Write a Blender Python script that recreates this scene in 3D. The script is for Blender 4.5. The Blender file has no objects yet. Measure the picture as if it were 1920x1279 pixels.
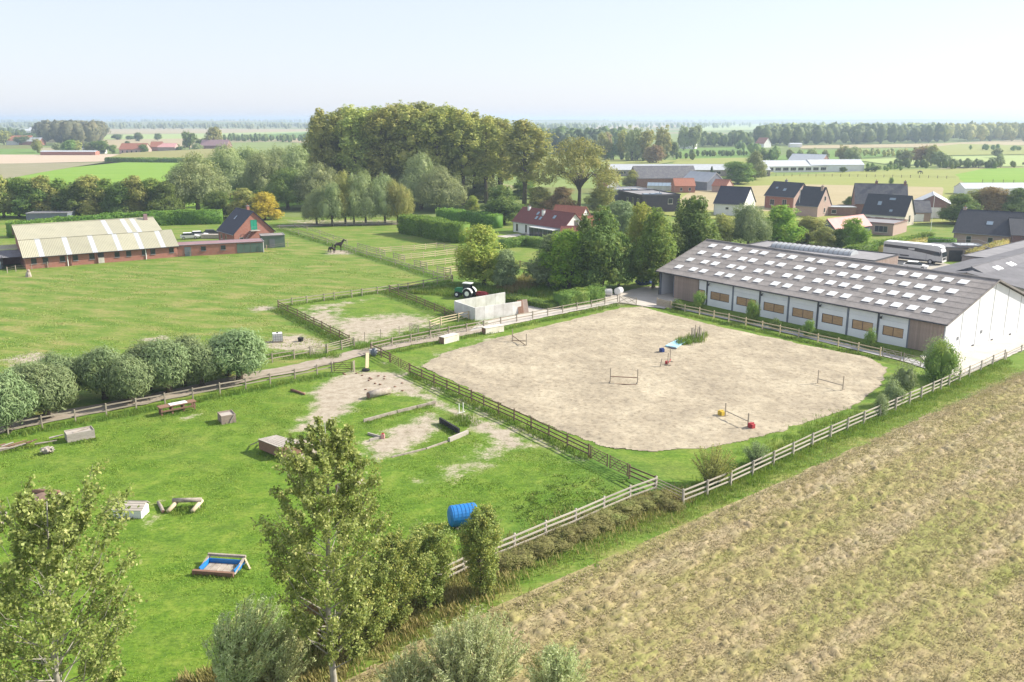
import bpy, math, random
import numpy as np
from mathutils import Vector, Matrix, noise as mnoise

# ------------------------------------------------------------------ camera, sky, sun, exposure
SC = bpy.context.scene
COL = SC.collection
CAM_H = 28.0
PITCH = math.atan(416 / 1650)
cd = bpy.data.cameras.new('camera')
cam = bpy.data.objects.new('camera', cd)
COL.objects.link(cam)
cam.location = (0, 0, CAM_H)
cam.rotation_euler = (math.pi / 2 - PITCH, 0, 0)
cd.sensor_width = 36.0
cd.lens = 36.0 * 1650 / 1920
cd.clip_start = 0.5
cd.clip_end = 40000
SC.camera = cam
SUN_EL, SUN_AZ = math.radians(34), math.radians(75.5)     # azimuth clockwise from +Y
world = bpy.data.worlds.new('World')
SC.world = world
world.use_nodes = True
wn = world.node_tree.nodes
sky_tex = wn.new('ShaderNodeTexSky')
sky_tex.sky_type = 'NISHITA'
sky_tex.sun_disc = False
sky_tex.sun_elevation = SUN_EL
sky_tex.sun_rotation = SUN_AZ
sky_tex.altitude = 30
sky_tex.air_density = 1.0
sky_tex.dust_density = 0.8
sky_tex.ozone_density = 1.5
wn['Background'].inputs["Strength"].default_value = 0.10
hz_mix = wn.new('ShaderNodeMix')          # thin high haze whitens the clear sky
hz_mix.data_type = 'RGBA'
hz_mix.inputs[0].default_value = .66
hz_mix.inputs[7].default_value = (5.25, 5.45, 6.3, 1)
world.node_tree.links.new(sky_tex.outputs[0], hz_mix.inputs[6])
world.node_tree.links.new(hz_mix.outputs[2], wn['Background'].inputs['Color'])
sd = bpy.data.lights.new('sun', 'SUN')
sd.energy = 5.0
sd.angle = math.radians(0.55)
sd.color = (1.0, 0.94, 0.83)
sun = bpy.data.objects.new('sun', sd)
COL.objects.link(sun)
to_sun = Vector((math.sin(SUN_AZ) * math.cos(SUN_EL), math.cos(SUN_AZ) * math.cos(SUN_EL), math.sin(SUN_EL)))
sun.rotation_euler = to_sun.to_track_quat('Z', 'Y').to_euler()
sun.location = (60, 20, 60)
SC.view_settings.view_transform = 'Standard'
SC.view_settings.look = 'None'
SC.view_settings.gamma = 1.0
SC.view_settings.use_curve_mapping = False
SC.view_settings.exposure = 0.84
SC.render.engine = 'CYCLES'
SC.cycles.use_denoising = True
SC.cycles.max_bounces = 7
SC.cycles.transparent_max_bounces = 8
SC.cycles.sample_clamp_indirect = 6.0

# ------------------------------------------------------------------ survey: ground point under a sight line
_c, _s = math.cos(PITCH), math.sin(PITCH)
def G(px, py, z=0.0):
    u, v = (px - 960) / 1650, (639.5 - py) / 1650
    d = (u, _c + v * _s, -_s + v * _c)
    t = (z - CAM_H) / d[2]
    return (d[0] * t, d[1] * t)
def GL(pts, z=0.0):
    return [G(x, y, z) for x, y in pts]

# ------------------------------------------------------------------ materials
def _nodes(name):
    m = bpy.data.materials.new(name)
    m.use_nodes = True
    return m, m.node_tree.nodes, m.node_tree.links, m.node_tree.nodes['Principled BSDF']
def rgba(c):
    return (c[0], c[1], c[2], 1)
def noise_node(N, L, vec, scale, detail=4, rough=.55, dist=0):
    n = N.new('ShaderNodeTexNoise')
    n.inputs['Scale'].default_value = scale
    n.inputs['Detail'].default_value = detail
    n.inputs['Roughness'].default_value = rough
    n.inputs['Distortion'].default_value = dist
    L.new(vec, n.inputs['Vector'])
    return n.outputs['Fac']
def ramp(N, L, fac, stops):
    r = N.new('ShaderNodeValToRGB')
    e = r.color_ramp.elements
    while len(e) < len(stops):
        e.new(.5)
    for k, (p, c) in enumerate(stops):
        e[k].position = p
        e[k].color = rgba(c)
    L.new(fac, r.inputs['Fac'])
    return r.outputs['Color']
def mixc(N, L, fac, a, b, mode='MIX'):
    m = N.new('ShaderNodeMix')
    m.data_type = 'RGBA'
    m.blend_type = mode
    for sock, v in ((m.inputs[0], fac), (m.inputs[6], a), (m.inputs[7], b)):
        if isinstance(v, (int, float)):
            sock.default_value = v
        elif isinstance(v, tuple):
            sock.default_value = rgba(v)
        else:
            L.new(v, sock)
    return m.outputs[2]
def mathn(N, L, op, a, b=None, clamp=False):
    m = N.new('ShaderNodeMath')
    m.operation = op
    m.use_clamp = clamp
    for k, v in enumerate((a, b)):
        if v is None:
            continue
        if isinstance(v, (int, float)):
            m.inputs[k].default_value = v
        else:
            L.new(v, m.inputs[k])
    return m.outputs[0]
def bumpn(N, L, B, h, strength, dist):
    b = N.new('ShaderNodeBump')
    b.inputs["Strength"].default_value = 0.10
    b.inputs['Distance'].default_value = dist
    L.new(h, b.inputs['Height'])
    L.new(b.outputs[0], B.inputs['Normal'])
def pos_node(N, L, scale=None, rot=0):
    g = N.new('ShaderNodeNewGeometry')
    if scale is None and not rot:
        return g.outputs['Position']
    src = g.outputs['Position']
    for sc_, ro in (((1, 1, 1), rot), (scale or (1, 1, 1), 0)):      # turn first, then stretch
        mp = N.new('ShaderNodeMapping')
        mp.inputs['Scale'].default_value = sc_
        mp.inputs['Rotation'].default_value = (0, 0, ro)
        L.new(src, mp.inputs['Vector'])
        src = mp.outputs[0]
    return src
def mat(name, c1, c2=None, scale=2.0, rough=.8, bump=0, stretch=None, spec=.3, metal=0, fine=0):
    """two-tone worn surface: colour varies with noise between c1 and c2"""
    m, N, L, B = _nodes(name)
    c2 = c2 or tuple(x * .75 for x in c1)
    tc = N.new('ShaderNodeTexCoord').outputs['Object']
    if stretch:
        mp = N.new('ShaderNodeMapping')
        mp.inputs['Scale'].default_value = stretch
        L.new(tc, mp.inputs['Vector'])
        tc = mp.outputs[0]
    f = noise_node(N, L, tc, scale, 5, .65)
    col = ramp(N, L, f, [(.35, c1), (.65, c2)])
    oi = N.new('ShaderNodeObjectInfo').outputs['Random']
    v = mathn(N, L, 'MULTIPLY_ADD', oi, .2)
    v.node.inputs[2].default_value = .9
    hs = N.new('ShaderNodeHueSaturation')
    L.new(v, hs.inputs['Value'])
    L.new(col, hs.inputs['Color'])
    L.new(hs.outputs[0], B.inputs['Base Color'])
    B.inputs['Roughness'].default_value = rough
    B.inputs['Specular IOR Level'].default_value = spec
    B.inputs['Metallic'].default_value = metal
    if bump:
        f2 = noise_node(N, L, tc, fine or scale * 6, 4, .7)
        bumpn(N, L, B, f2, .6, bump)
    return m
def brick_mat(name, c1, c2, mortar=(.42, .38, .34), s=1.0):
    m, N, L, B = _nodes(name)
    tc = N.new('ShaderNodeTexCoord').outputs['Object']
    sx = N.new('ShaderNodeSeparateXYZ')
    L.new(tc, sx.inputs[0])
    cx = N.new('ShaderNodeCombineXYZ')
    L.new(mathn(N, L, 'ADD', sx.outputs[0], sx.outputs[1]), cx.inputs[0])
    L.new(sx.outputs[2], cx.inputs[1])
    b = N.new('ShaderNodeTexBrick')
    b.inputs['Color1'].default_value = rgba(c1)
    b.inputs['Color2'].default_value = rgba(c2)
    b.inputs['Mortar'].default_value = rgba(mortar)
    b.inputs['Scale'].default_value = 1.0
    b.inputs['Brick Width'].default_value = .24 * s
    b.inputs['Row Height'].default_value = .08 * s
    b.inputs['Mortar Size'].default_value = .008 * s
    L.new(cx.outputs[0], b.inputs['Vector'])
    f = noise_node(N, L, tc, .9, 5, .6)
    col = mixc(N, L, mathn(N, L, 'MULTIPLY', f, .5), b.outputs['Color'], tuple(x * .55 for x in c1))
    L.new(col, B.inputs['Base Color'])
    B.inputs['Roughness'].default_value = .9
    return m
def tile_mat(name, c1, c2, row=.3, rough=.7, moss=None):
    """roof tiles: courses across the slope with slight colour differences"""
    m, N, L, B = _nodes(name)
    tc = N.new('ShaderNodeTexCoord').outputs['Object']
    sx = N.new('ShaderNodeSeparateXYZ')
    L.new(tc, sx.inputs[0])
    cx = N.new('ShaderNodeCombineXYZ')
    L.new(sx.outputs[0], cx.inputs[0])
    L.new(mathn(N, L, 'MULTIPLY', sx.outputs[2], 1.4), cx.inputs[1])
    b = N.new('ShaderNodeTexBrick')
    b.inputs['Color1'].default_value = rgba(c1)
    b.inputs['Color2'].default_value = rgba(c2)
    b.inputs['Mortar'].default_value = rgba(tuple(x * .5 for x in c1))
    b.inputs['Scale'].default_value = 1.0
    b.inputs['Brick Width'].default_value = row
    b.inputs['Row Height'].default_value = row
    b.inputs['Mortar Size'].default_value = .02
    L.new(cx.outputs[0], b.inputs['Vector'])
    f = noise_node(N, L, tc, .8, 5, .7)
    col = mixc(N, L, ramp(N, L, f, [(.45, (0, 0, 0)), (.7, (.6, .6, .6))]), b.outputs['Color'], moss or tuple(x * .7 for x in c1))
    L.new(col, B.inputs['Base Color'])
    B.inputs['Roughness'].default_value = rough
    bumpn(N, L, B, b.outputs['Fac'], .5, -.03)
    return m
def leaf_mat(name, c1, c2, c3=None, c3amt=.35, nscale=.35, trans=.3, rough=.5, spec=.35, gain=1.0):
    """foliage: each leaf its own tone, whole sprays turning towards c3"""
    m, N, L, B = _nodes(name)
    c1, c2 = [tuple(min(.75, x * gain) for x in c) for c in (c1, c2)]
    c3 = c3 and tuple(min(.75, x * gain) for x in c3)
    g = N.new('ShaderNodeNewGeometry')
    col = ramp(N, L, g.outputs['Random Per Island'], [(0, c1), (1, c2)])
    f = noise_node(N, L, g.outputs['Position'], nscale, 3, .6)
    if c3:
        k = ramp(N, L, f, [(.62 - c3amt * .4, (0, 0, 0)), (.8 - c3amt * .3, (1, 1, 1))])
        k = mathn(N, L, 'MULTIPLY', k, g.outputs['Random Per Island'])
        col = mixc(N, L, k, col, c3)
    oi = N.new('ShaderNodeObjectInfo').outputs['Random']
    hs = N.new('ShaderNodeHueSaturation')
    v = mathn(N, L, 'MULTIPLY_ADD', oi, .3)
    v.node.inputs[2].default_value = .85
    hh = mathn(N, L, 'MULTIPLY_ADD', oi, .03)
    hh.node.inputs[2].default_value = .485
    L.new(v, hs.inputs['Value'])
    L.new(hh, hs.inputs['Hue'])
    L.new(col, hs.inputs['Color'])
    col = hs.outputs[0]
    L.new(col, B.inputs['Base Color'])
    B.inputs['Roughness'].default_value = rough
    B.inputs['Specular IOR Level'].default_value = spec
    t = N.new('ShaderNodeBsdfTranslucent')
    L.new(mixc(N, L, .4, col, (.25, .3, .03)), t.inputs['Color'])
    mx = N.new('ShaderNodeMixShader')
    mx.inputs[0].default_value = trans
    L.new(B.outputs[0], mx.inputs[1])
    L.new(t.outputs[0], mx.inputs[2])
    L.new(mx.outputs[0], N['Material Output'].inputs['Surface'])
    return m
def glass_mat(name, c=(.03, .035, .045), rough=.08):
    m, N, L, B = _nodes(name)
    B.inputs['Base Color'].default_value = rgba(c)
    B.inputs['Roughness'].default_value = rough
    B.inputs['Specular IOR Level'].default_value = .6
    return m

# ------------------------------------------------------------------ mesh and object helpers
def link(name, me, m=None, parent=None):
    o = bpy.data.objects.new(name, me)
    COL.objects.link(o)
    if m is not None and me is not None and not me.materials:
        me.materials.append(m)
    if parent is not None:
        o.parent = parent
    return o
def np_mesh(name, V, Fq, smooth=False):
    """mesh from an (n,3) vertex array and an (m,k) face array"""
    V = np.asarray(V, dtype=np.float32)
    Fq = np.asarray(Fq, dtype=np.int32)
    me = bpy.data.meshes.new(name)
    me.vertices.add(len(V))
    me.vertices.foreach_set('co', V.ravel())
    k = Fq.shape[1]
    me.loops.add(Fq.size)
    me.loops.foreach_set('vertex_index', Fq.ravel())
    me.polygons.add(len(Fq))
    me.polygons.foreach_set('loop_start', np.arange(0, Fq.size, k, dtype=np.int32))
    if smooth:
        me.polygons.foreach_set('use_smooth', np.ones(len(Fq), dtype=bool))
    me.update(calc_edges=True)
    return me
class MB:
    def __init__(self):
        self.v, self.f = [], []
    def add(self, vs, fs):
        b = len(self.v)
        self.v += [tuple(p) for p in vs]
        self.f += [tuple(b + i for i in q) for q in fs]
        return self
    def box(self, x0, x1, y0, y1, z0, z1):
        return self.add([(x0, y0, z0), (x1, y0, z0), (x1, y1, z0), (x0, y1, z0), (x0, y0, z1), (x1, y0, z1), (x1, y1, z1), (x0, y1, z1)],
                        [(3, 2, 1, 0), (4, 5, 6, 7), (0, 1, 5, 4), (1, 2, 6, 5), (2, 3, 7, 6), (3, 0, 4, 7)])
    def beam(self, a, b, w, h, up=(0, 0, 1)):
        """rectangular bar from a to b"""
        a, b = Vector(a), Vector(b)
        d = (b - a).normalized()
        u = Vector(up)
        if abs(d.dot(u)) > .98:
            u = Vector((1, 0, 0))
        s = d.cross(u).normalized()
        t = s.cross(d).normalized()
        s, t = s * w / 2, t * h / 2
        return self.add([a - s - t, a + s - t, a + s + t, a - s + t, b - s - t, b + s - t, b + s + t, b - s + t],
                        [(0, 1, 2, 3), (7, 6, 5, 4), (0, 4, 5, 1), (1, 5, 6, 2), (2, 6, 7, 3), (3, 7, 4, 0)])
    def tube(self, pts, rads, n=8, caps=True):
        pts = [Vector(p) for p in pts]
        rings = []
        for i, p in enumerate(pts):
            d = (pts[min(i + 1, len(pts) - 1)] - pts[max(i - 1, 0)]).normalized()
            u = Vector((0, 0, 1)) if abs(d.z) < .9 else Vector((1, 0, 0))
            s = d.cross(u).normalized()
            t = s.cross(d)
            r = rads[i] if hasattr(rads, '__len__') else rads
            rings.append([p + (s * math.cos(2 * math.pi * k / n) + t * math.sin(2 * math.pi * k / n)) * r for k in range(n)])
        vs = [q for r in rings for q in r]
        fs = []
        for i in range(len(pts) - 1):
            for k in range(n):
                k2 = (k + 1) % n
                fs.append((i * n + k, i * n + k2, (i + 1) * n + k2, (i + 1) * n + k))
        if caps:
            fs.append(tuple(range(n - 1, -1, -1)))
            fs.append(tuple((len(pts) - 1) * n + k for k in range(n)))
        return self.add(vs, fs)
    def prism(self, poly, a, b):
        """poly: list of (p,q) points; a,b: functions placing a point on the two end faces"""
        n = len(poly)
        vs = [a(*p) for p in poly] + [b(*p) for p in poly]
        fs = [tuple(range(n)), tuple(range(2 * n - 1, n - 1, -1))]
        for i in range(n):
            j = (i + 1) % n
            fs.append((j, i, n + i, n + j))
        return self.add(vs, fs)
    def blob(self, c, r, seed=0, rough=.2, rings=6, seg=9):
        rnd = random.Random(seed)
        o = Vector((rnd.random() * 50, rnd.random() * 50, rnd.random() * 50))
        vs, fs = [], []
        for i in range(rings + 1):
            th = math.pi * i / rings
            for k in range(seg):
                ph = 2 * math.pi * k / seg
                d = Vector((math.sin(th) * math.cos(ph), math.sin(th) * math.sin(ph), math.cos(th)))
                q = 1 + rough * mnoise.noise(d * 1.7 + o)
                vs.append((c[0] + d.x * r[0] * q, c[1] + d.y * r[1] * q, c[2] + d.z * r[2] * q))
        for i in range(rings):
            for k in range(seg):
                k2 = (k + 1) % seg
                fs.append((i * seg + k, (i + 1) * seg + k, (i + 1) * seg + k2, i * seg + k2))
        return self.add(vs, fs)
    def mesh(self, name, smooth=False):
        me = bpy.data.meshes.new(name)
        me.from_pydata(self.v, [], self.f)
        if smooth:
            for p in me.polygons:
                p.use_smooth = True
        me.update()
        return me
    def build(self, name, m, parent=None, smooth=False):
        return link(name, self.mesh(name, smooth), m, parent)
def tag(o, label=None, cat=None, group=None, kind=None):
    for k, v in (('label', label), ('category', cat), ('group', group), ('kind', kind)):
        if v:
            o[k] = v
    return o
def thing(name, label, cat, loc=(0, 0, 0), rz=0, group=None):
    o = bpy.data.objects.new(name, None)
    COL.objects.link(o)
    o.empty_display_size = .5
    o.location = (loc[0], loc[1], loc[2] if len(loc) > 2 else 0)
    o.rotation_euler = (0, 0, rz)
    return tag(o, label, cat, group)
KIDS = {}
def dup(root, loc, rz=0, scale=(1, 1, 1), label=None, group=None, mats=None):
    """copy of a thing and of its parts; mats maps a part name to a material for this copy"""
    if root.name not in KIDS:
        KIDS[root.name] = [o for o in COL.objects if o.parent == root]
    r = root.copy()
    COL.objects.link(r)
    r.location = (loc[0], loc[1], loc[2] if len(loc) > 2 else 0)
    r.rotation_euler = (0, 0, rz)
    r.scale = scale
    if label:
        r['label'] = label
    if group:
        r['group'] = group
    for ch in KIDS[root.name]:
        c = ch.copy()
        COL.objects.link(c)
        c.parent = r
        if mats:
            for key, mm in mats.items():
                if c.name.startswith(key):
                    c.material_slots[0].link = 'OBJECT'
                    c.material_slots[0].material = mm
    return r
def inst(name, me, parent, loc=(0, 0, 0), rot=(0, 0, 0), scale=(1, 1, 1), m=None):
    """a piece that shares its mesh with alike pieces"""
    o = bpy.data.objects.new(name, me)
    COL.objects.link(o)
    o.parent = parent
    o.location, o.rotation_euler, o.scale = loc, rot, scale
    if m is not None:
        if not me.materials:
            me.materials.append(m)
        elif me.materials[0] != m:
            o.material_slots[0].link = 'OBJECT'
            o.material_slots[0].material = m
    return o
def unit_box(name='piece'):
    return MB().box(0, 1, -.5, .5, -.5, .5).mesh(name)
# ------------------------------------------------------------------ ground
RNG = np.random.default_rng(11)
def sdf(px, py, poly):
    """signed distance to a polygon, negative inside"""
    d = np.full(px.shape, 1e9)
    inside = np.zeros(px.shape, bool)
    n = len(poly)
    for i in range(n):
        ax, ay = poly[i]
        bx, by = poly[(i + 1) % n]
        ex, ey = bx - ax, by - ay
        wx, wy = px - ax, py - ay
        t = np.clip((wx * ex + wy * ey) / (ex * ex + ey * ey + 1e-9), 0, 1)
        d = np.minimum(d, np.hypot(wx - ex * t, wy - ey * t))
        c = ((ay <= py) & (by > py)) | ((by <= py) & (ay > py))
        xi = ax + (py - ay) * ex / (ey if abs(ey) > 1e-9 else 1e-9)
        inside ^= c & (px < xi)
    return np.where(inside, -d, d)
def line_d(px, py, pts):
    d = np.full(px.shape, 1e9)
    for (ax, ay), (bx, by) in zip(pts[:-1], pts[1:]):
        ex, ey = bx - ax, by - ay
        t = np.clip(((px - ax) * ex + (py - ay) * ey) / (ex * ex + ey * ey + 1e-9), 0, 1)
        d = np.minimum(d, np.hypot(px - ax - ex * t, py - ay - ey * t))
    return d
def vnoise(x, y, scale, seed=0, octaves=3):
    """smooth lattice noise, 0..1"""
    out = np.zeros(x.shape)
    amp, tot = 1.0, 0
    for o in range(octaves):
        tab = np.random.default_rng(seed * 17 + o).random((256, 256))
        xs, ys = x * scale * 2 ** o + 500.3, y * scale * 2 ** o + 500.7
        xi, yi = np.floor(xs).astype(int), np.floor(ys).astype(int)
        fx, fy = xs - xi, ys - yi
        fx, fy = fx * fx * (3 - 2 * fx), fy * fy * (3 - 2 * fy)
        a, b = tab[xi % 256, yi % 256], tab[(xi + 1) % 256, yi % 256]
        c, d = tab[xi % 256, (yi + 1) % 256], tab[(xi + 1) % 256, (yi + 1) % 256]
        out += amp * ((a * (1 - fx) + b * fx) * (1 - fy) + (c * (1 - fx) + d * fx) * fy)
        tot += amp
        amp *= .5
    return out / tot
def sheet(name, poly, z, m, kind='structure'):
    me = bpy.data.meshes.new(name)
    me.from_pydata([(x, y, z) for x, y in poly], [], [tuple(range(len(poly)))])
    if me.polygons[0].normal.z < 0:
        me.flip_normals()
    o = link(name, me, m)
    o['kind'] = kind
    return o
def ragged(poly, step=.6, amp=.25, seed=1):
    """polygon outline resampled and roughened, as a worn or overgrown edge is"""
    out = []
    for i in range(len(poly)):
        a, b = poly[i], poly[(i + 1) % len(poly)]
        n = max(1, int(math.hypot(b[0] - a[0], b[1] - a[1]) / step))
        for k in range(n):
            x, y = a[0] + (b[0] - a[0]) * k / n, a[1] + (b[1] - a[1]) * k / n
            q = Vector((x * .8, y * .8, seed * 3.1))
            out.append((x + amp * mnoise.noise(q), y + amp * mnoise.noise(q + Vector((9, 4, 2)))))
    return out
def grid_mesh(name, X, Y, Z, keep=None):
    ny, nx = X.shape
    idx = np.arange(nx * ny).reshape(ny, nx)
    q = np.stack([idx[:-1, :-1], idx[:-1, 1:], idx[1:, 1:], idx[1:, :-1]], -1).reshape(-1, 4)
    V = np.stack([X, Y, Z], -1).reshape(-1, 3)
    if keep is not None:
        kq = keep.ravel()[q].all(1)
        q = q[kq]
        used = np.unique(q)
        re = np.full(len(V), -1)
        re[used] = np.arange(len(used))
        V, q = V[used], re[q]
        return np_mesh(name, V, q, True), used
    return np_mesh(name, V, q, True), None

# far country: a patchwork of fields to the horizon
m, N, L, B = _nodes('patchwork_fields')
mp = N.new('ShaderNodeMapping')
mp.inputs['Scale'].default_value = (1 / 420, 1 / 240, 1)
mp.inputs['Rotation'].default_value = (0, 0, .5)
L.new(pos_node(N, L), mp.inputs['Vector'])
vo = N.new('ShaderNodeTexVoronoi')
vo.inputs['Scale'].default_value = 1
vo.distance = 'CHEBYCHEV'
L.new(mp.outputs[0], vo.inputs['Vector'])
sx = N.new('ShaderNodeSeparateXYZ')
L.new(vo.outputs['Color'], sx.inputs[0])
col = ramp(N, L, sx.outputs[0], [(0, (.13, .19, .045)), (.3, (.20, .27, .07)), (.5, (.31, .27, .15)), (.65, (.15, .17, .05)), (.8, (.36, .31, .2)), (.9, (.18, .26, .06))])
col.node.color_ramp.interpolation = 'CONSTANT'
f = noise_node(N, L, pos_node(N, L), .02, 6, .7)
L.new(mixc(N, L, .35, col, ramp(N, L, f, [(.3, (.08, .11, .03)), (.7, (.3, .3, .14))])), B.inputs['Base Color'])
B.inputs['Roughness'].default_value = 1
B.inputs['Specular IOR Level'].default_value = .1
FARM = m
ring, vs, fs = 96, [(0, 300, -.12)], []
rad = [400, 1500, 5000, 14000]
for r in rad:
    vs += [(r * math.cos(2 * math.pi * k / ring), 300 + r * math.sin(2 * math.pi * k / ring), -.12) for k in range(ring)]
for k in range(ring):
    fs.append((0, 1 + k, 1 + (k + 1) % ring))
for j in range(len(rad) - 1):
    for k in range(ring):
        a, b = 1 + j * ring, 1 + (j + 1) * ring
        fs.append((a + k, b + k, b + (k + 1) % ring, a + (k + 1) % ring))
me = bpy.data.meshes.new('ground')
me.from_pydata(vs, [], fs)
tag(link('ground', me, FARM), kind='structure')

# pasture and paddocks: one grass sheet with worn, dry and rank places
def grass_shader():
    m, N, L, B = _nodes('grassland')
    at = N.new('ShaderNodeAttribute')
    at.attribute_name = 'wear'
    sp = N.new('ShaderNodeSeparateColor')
    L.new(at.outputs['Color'], sp.inputs[0])
    P = pos_node(N, L)
    big = noise_node(N, L, P, .09, 5, .6)
    mid = noise_node(N, L, P, .55, 5, .65)
    fin = noise_node(N, L, P, 5.0, 4, .7)
    str_ = noise_node(N, L, pos_node(N, L, (.16, .42, 1), .25), 1.0, 4, .6)
    lush = ramp(N, L, mid, [(.34, (.08, .162, .014)), (.5, (.125, .222, .02)), (.66, (.19, .265, .036))])
    dry = ramp(N, L, str_, [(.34, (.10, .19, .022)), (.48, (.165, .235, .04)), (.64, (.27, .265, .085))])
    kk = mathn(N, L, 'MULTIPLY', sp.outputs[1], mathn(N, L, 'MULTIPLY', big, 2.0), True)
    col = mixc(N, L, kk, lush, dry)
    rank = ramp(N, L, mid, [(.35, (.055, .135, .018)), (.65, (.12, .225, .035))])
    col = mixc(N, L, mathn(N, L, 'MULTIPLY', sp.outputs[2], .8, True), col, rank)
    med = noise_node(N, L, pos_node(N, L, (1, 1.4, 1)), 1.9, 5, .75)
    col = mixc(N, L, .9, col, ramp(N, L, med, [(.32, (.55, .66, .5)), (.5, (1, 1, 1)), (.68, (1.3, 1.2, 1.35))]), 'MULTIPLY')
    col = mixc(N, L, .9, col, ramp(N, L, fin, [(.3, (.6, .62, .6)), (.7, (1.15, 1.12, 1.1))]), 'MULTIPLY')
    # bare soil breaks through where the sward is worn
    n2 = mathn(N, L, 'ADD', mathn(N, L, 'MULTIPLY', mid, .7), mathn(N, L, 'MULTIPLY', fin, .4))
    e = mathn(N, L, 'ADD', sp.outputs[0], mathn(N, L, 'MULTIPLY', mathn(N, L, 'SUBTRACT', n2, .55), 2.0))
    e = mathn(N, L, 'MULTIPLY', mathn(N, L, 'SUBTRACT', e, .36), 3.2, True)
    soil = ramp(N, L, noise_node(N, L, P, 1.1, 6, .7), [(.3, (.27, .22, .155)), (.5, (.39, .335, .255)), (.7, (.48, .42, .33))])
    soil = mixc(N, L, .5, soil, ramp(N, L, fin, [(.3, (.55, .55, .55)), (.6, (1, 1, 1))]), 'MULTIPLY')
    col = mixc(N, L, e, col, soil)
    L.new(col, B.inputs['Base Color'])
    B.inputs['Roughness'].default_value = .9
    B.inputs['Specular IOR Level'].default_value = .15
    h = mathn(N, L, 'ADD', mathn(N, L, 'MULTIPLY', fin, .5), mathn(N, L, 'MULTIPLY', noise_node(N, L, P, 1.6, 4, .6), .8))
    bumpn(N, L, B, h, .7, .16)
    return m
GRASS = grass_shader()
xs = np.unique(np.round(np.concatenate([np.arange(-190, -60, 2.0), np.arange(-60, 32, .5), np.arange(32, 175, 2.0)]), 3))
ys = np.unique(np.round(np.concatenate([np.arange(16, 128, .5), np.arange(128, 262, 1.6)]), 3))
X, Y = np.meshgrid(xs, ys)
Z = .10 * (vnoise(X, Y, .22, 3) - .5) + .05 * (vnoise(X, Y, .9, 4) - .5)
soil = np.zeros(X.shape)
def wear(poly, soft, amt=1.0):
    d = sdf(X, Y, GL(poly))
    np.maximum(soil, amt * np.clip(.62 - d / (soft * 1.9), 0, 1), out=soil)
wear([(592, 735), (640, 706), (665, 698), (735, 700), (800, 745), (885, 787), (950, 812), (985, 835), (960, 838), (905, 805), (862, 782), (825, 757), (775, 738), (735, 732), (690, 742), (655, 757), (640, 775), (600, 795), (560, 802), (600, 770)], 2.0)
wear([(690, 830), (745, 805), (800, 778), (825, 783), (800, 815), (745, 850), (700, 862)], 2.0, .85)
wear([(690, 835), (740, 800), (790, 780), (800, 790), (740, 822)], 1.4, .7)
wear([(780, 905), (850, 880), (910, 838), (950, 815), (965, 830), (920, 868), (850, 893)], 2.5, .66)
wear([(536, 828), (590, 820), (630, 830), (610, 850), (560, 862), (540, 856)], 1.4)
wear([(52, 935), (75, 922), (115, 925), (110, 955), (70, 960)], 1.2)
wear([(566, 592), (620, 580), (640, 600), (700, 594), (760, 590), (800, 598), (812, 610), (770, 614), (690, 640), (660, 642), (600, 606), (575, 600)], 4.5, .8)
wear([(590, 574), (690, 562), (650, 570), (580, 588), (560, 586)], 3.0, .7)
wear([(490, 645), (520, 632), (560, 628), (605, 645), (590, 660), (520, 655)], 2.5, .85)
wear([(620, 470), (650, 470), (655, 476), (618, 477)], 2.0)
wear([(475, 577), (505, 573), (507, 579), (478, 583)], 2.0)
wear([(272, 636), (300, 632), (312, 637), (290, 641)], 2.0)
wear([(22, 673), (60, 664), (82, 668), (60, 678), (30, 682)], 2.5)
wear([(345, 782), (372, 775), (375, 780), (350, 786)], 1.0, .7)
wear([(300, 940), (330, 935), (360, 950), (350, 965)], 1.5, .45)
wear([(250, 970), (290, 960), (300, 985), (260, 990)], 1.5, .5)
wear([(790, 685), (835, 660), (930, 632), (945, 640), (860, 690)], 3.0, .6)
wear([(715, 675), (755, 690), (1100, 862), (1085, 868), (900, 785)], 1.3, .55)
wear([(560, 425), (760, 421), (760, 412), (530, 412)], 4, .5)
wear([(1015, 575), (1125, 560), (1160, 548), (1240, 540), (1240, 560), (1100, 580)], 3, .7)
wear([(890, 548), (930, 540), (960, 548), (900, 556)], 3, .7)
dry = np.full(X.shape, .35)
dF = sdf(X, Y, GL([(-600, 500), (530, 425), (850, 525), (520, 577), (655, 645), (-600, 1100)]))
dry = np.where(dF < 0, .95, dry)
dP = sdf(X, Y, GL([(-800, 940), (620, 700), (1230, 920), (600, 1330), (-800, 1500)]))
dry = np.where(dP < 0, .12 + .4 * np.clip((Y - 62) / 40, 0, 1) * vnoise(X, Y, .08, 9), dry)
dry = np.where((Y > 140) & (dF > 0), .75, dry)
dE = line_d(X, Y, GL([(1960, 682), (1700, 795), (1500, 888), (1290, 980), (1100, 1068), (900, 1150), (740, 1225), (600, 1300)]))
dry = np.maximum(dry, np.clip(1.5 - dE / 1.6, 0, 1))
rank = np.zeros(X.shape)
for ln, w in (([(524, 430), (840, 527)], 2.2), ([(522, 577), (655, 645)], 2.4), ([(1104, 862), (1230, 922), (1010, 1015)], 3.5), ([(0, 822), (620, 702)], 1.2),
              ([(665, 655), (900, 605)], 2.5), ([(730, 548), (860, 590)], 2.6), ([(850, 530), (960, 545), (1130, 545)], 6)):
    rank = np.maximum(rank, np.clip(1.2 - line_d(X, Y, GL(ln)) / w, 0, 1))
rank = np.maximum(rank, .5 * (sdf(X, Y, GL([(900, 960), (1050, 890), (1170, 905), (1000, 1010)])) < 0) * vnoise(X, Y, .35, 7))
fld = sdf(X, Y, GL([(1960, 682), (1700, 795), (1500, 888), (1290, 980), (1100, 1068), (900, 1150), (740, 1225), (600, 1300)]) + [(-18, 20), (30, 0), (170, 60), (170, 185)])
me, used = grid_mesh('pasture', X, Y, Z, fld > -2.0)
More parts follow.
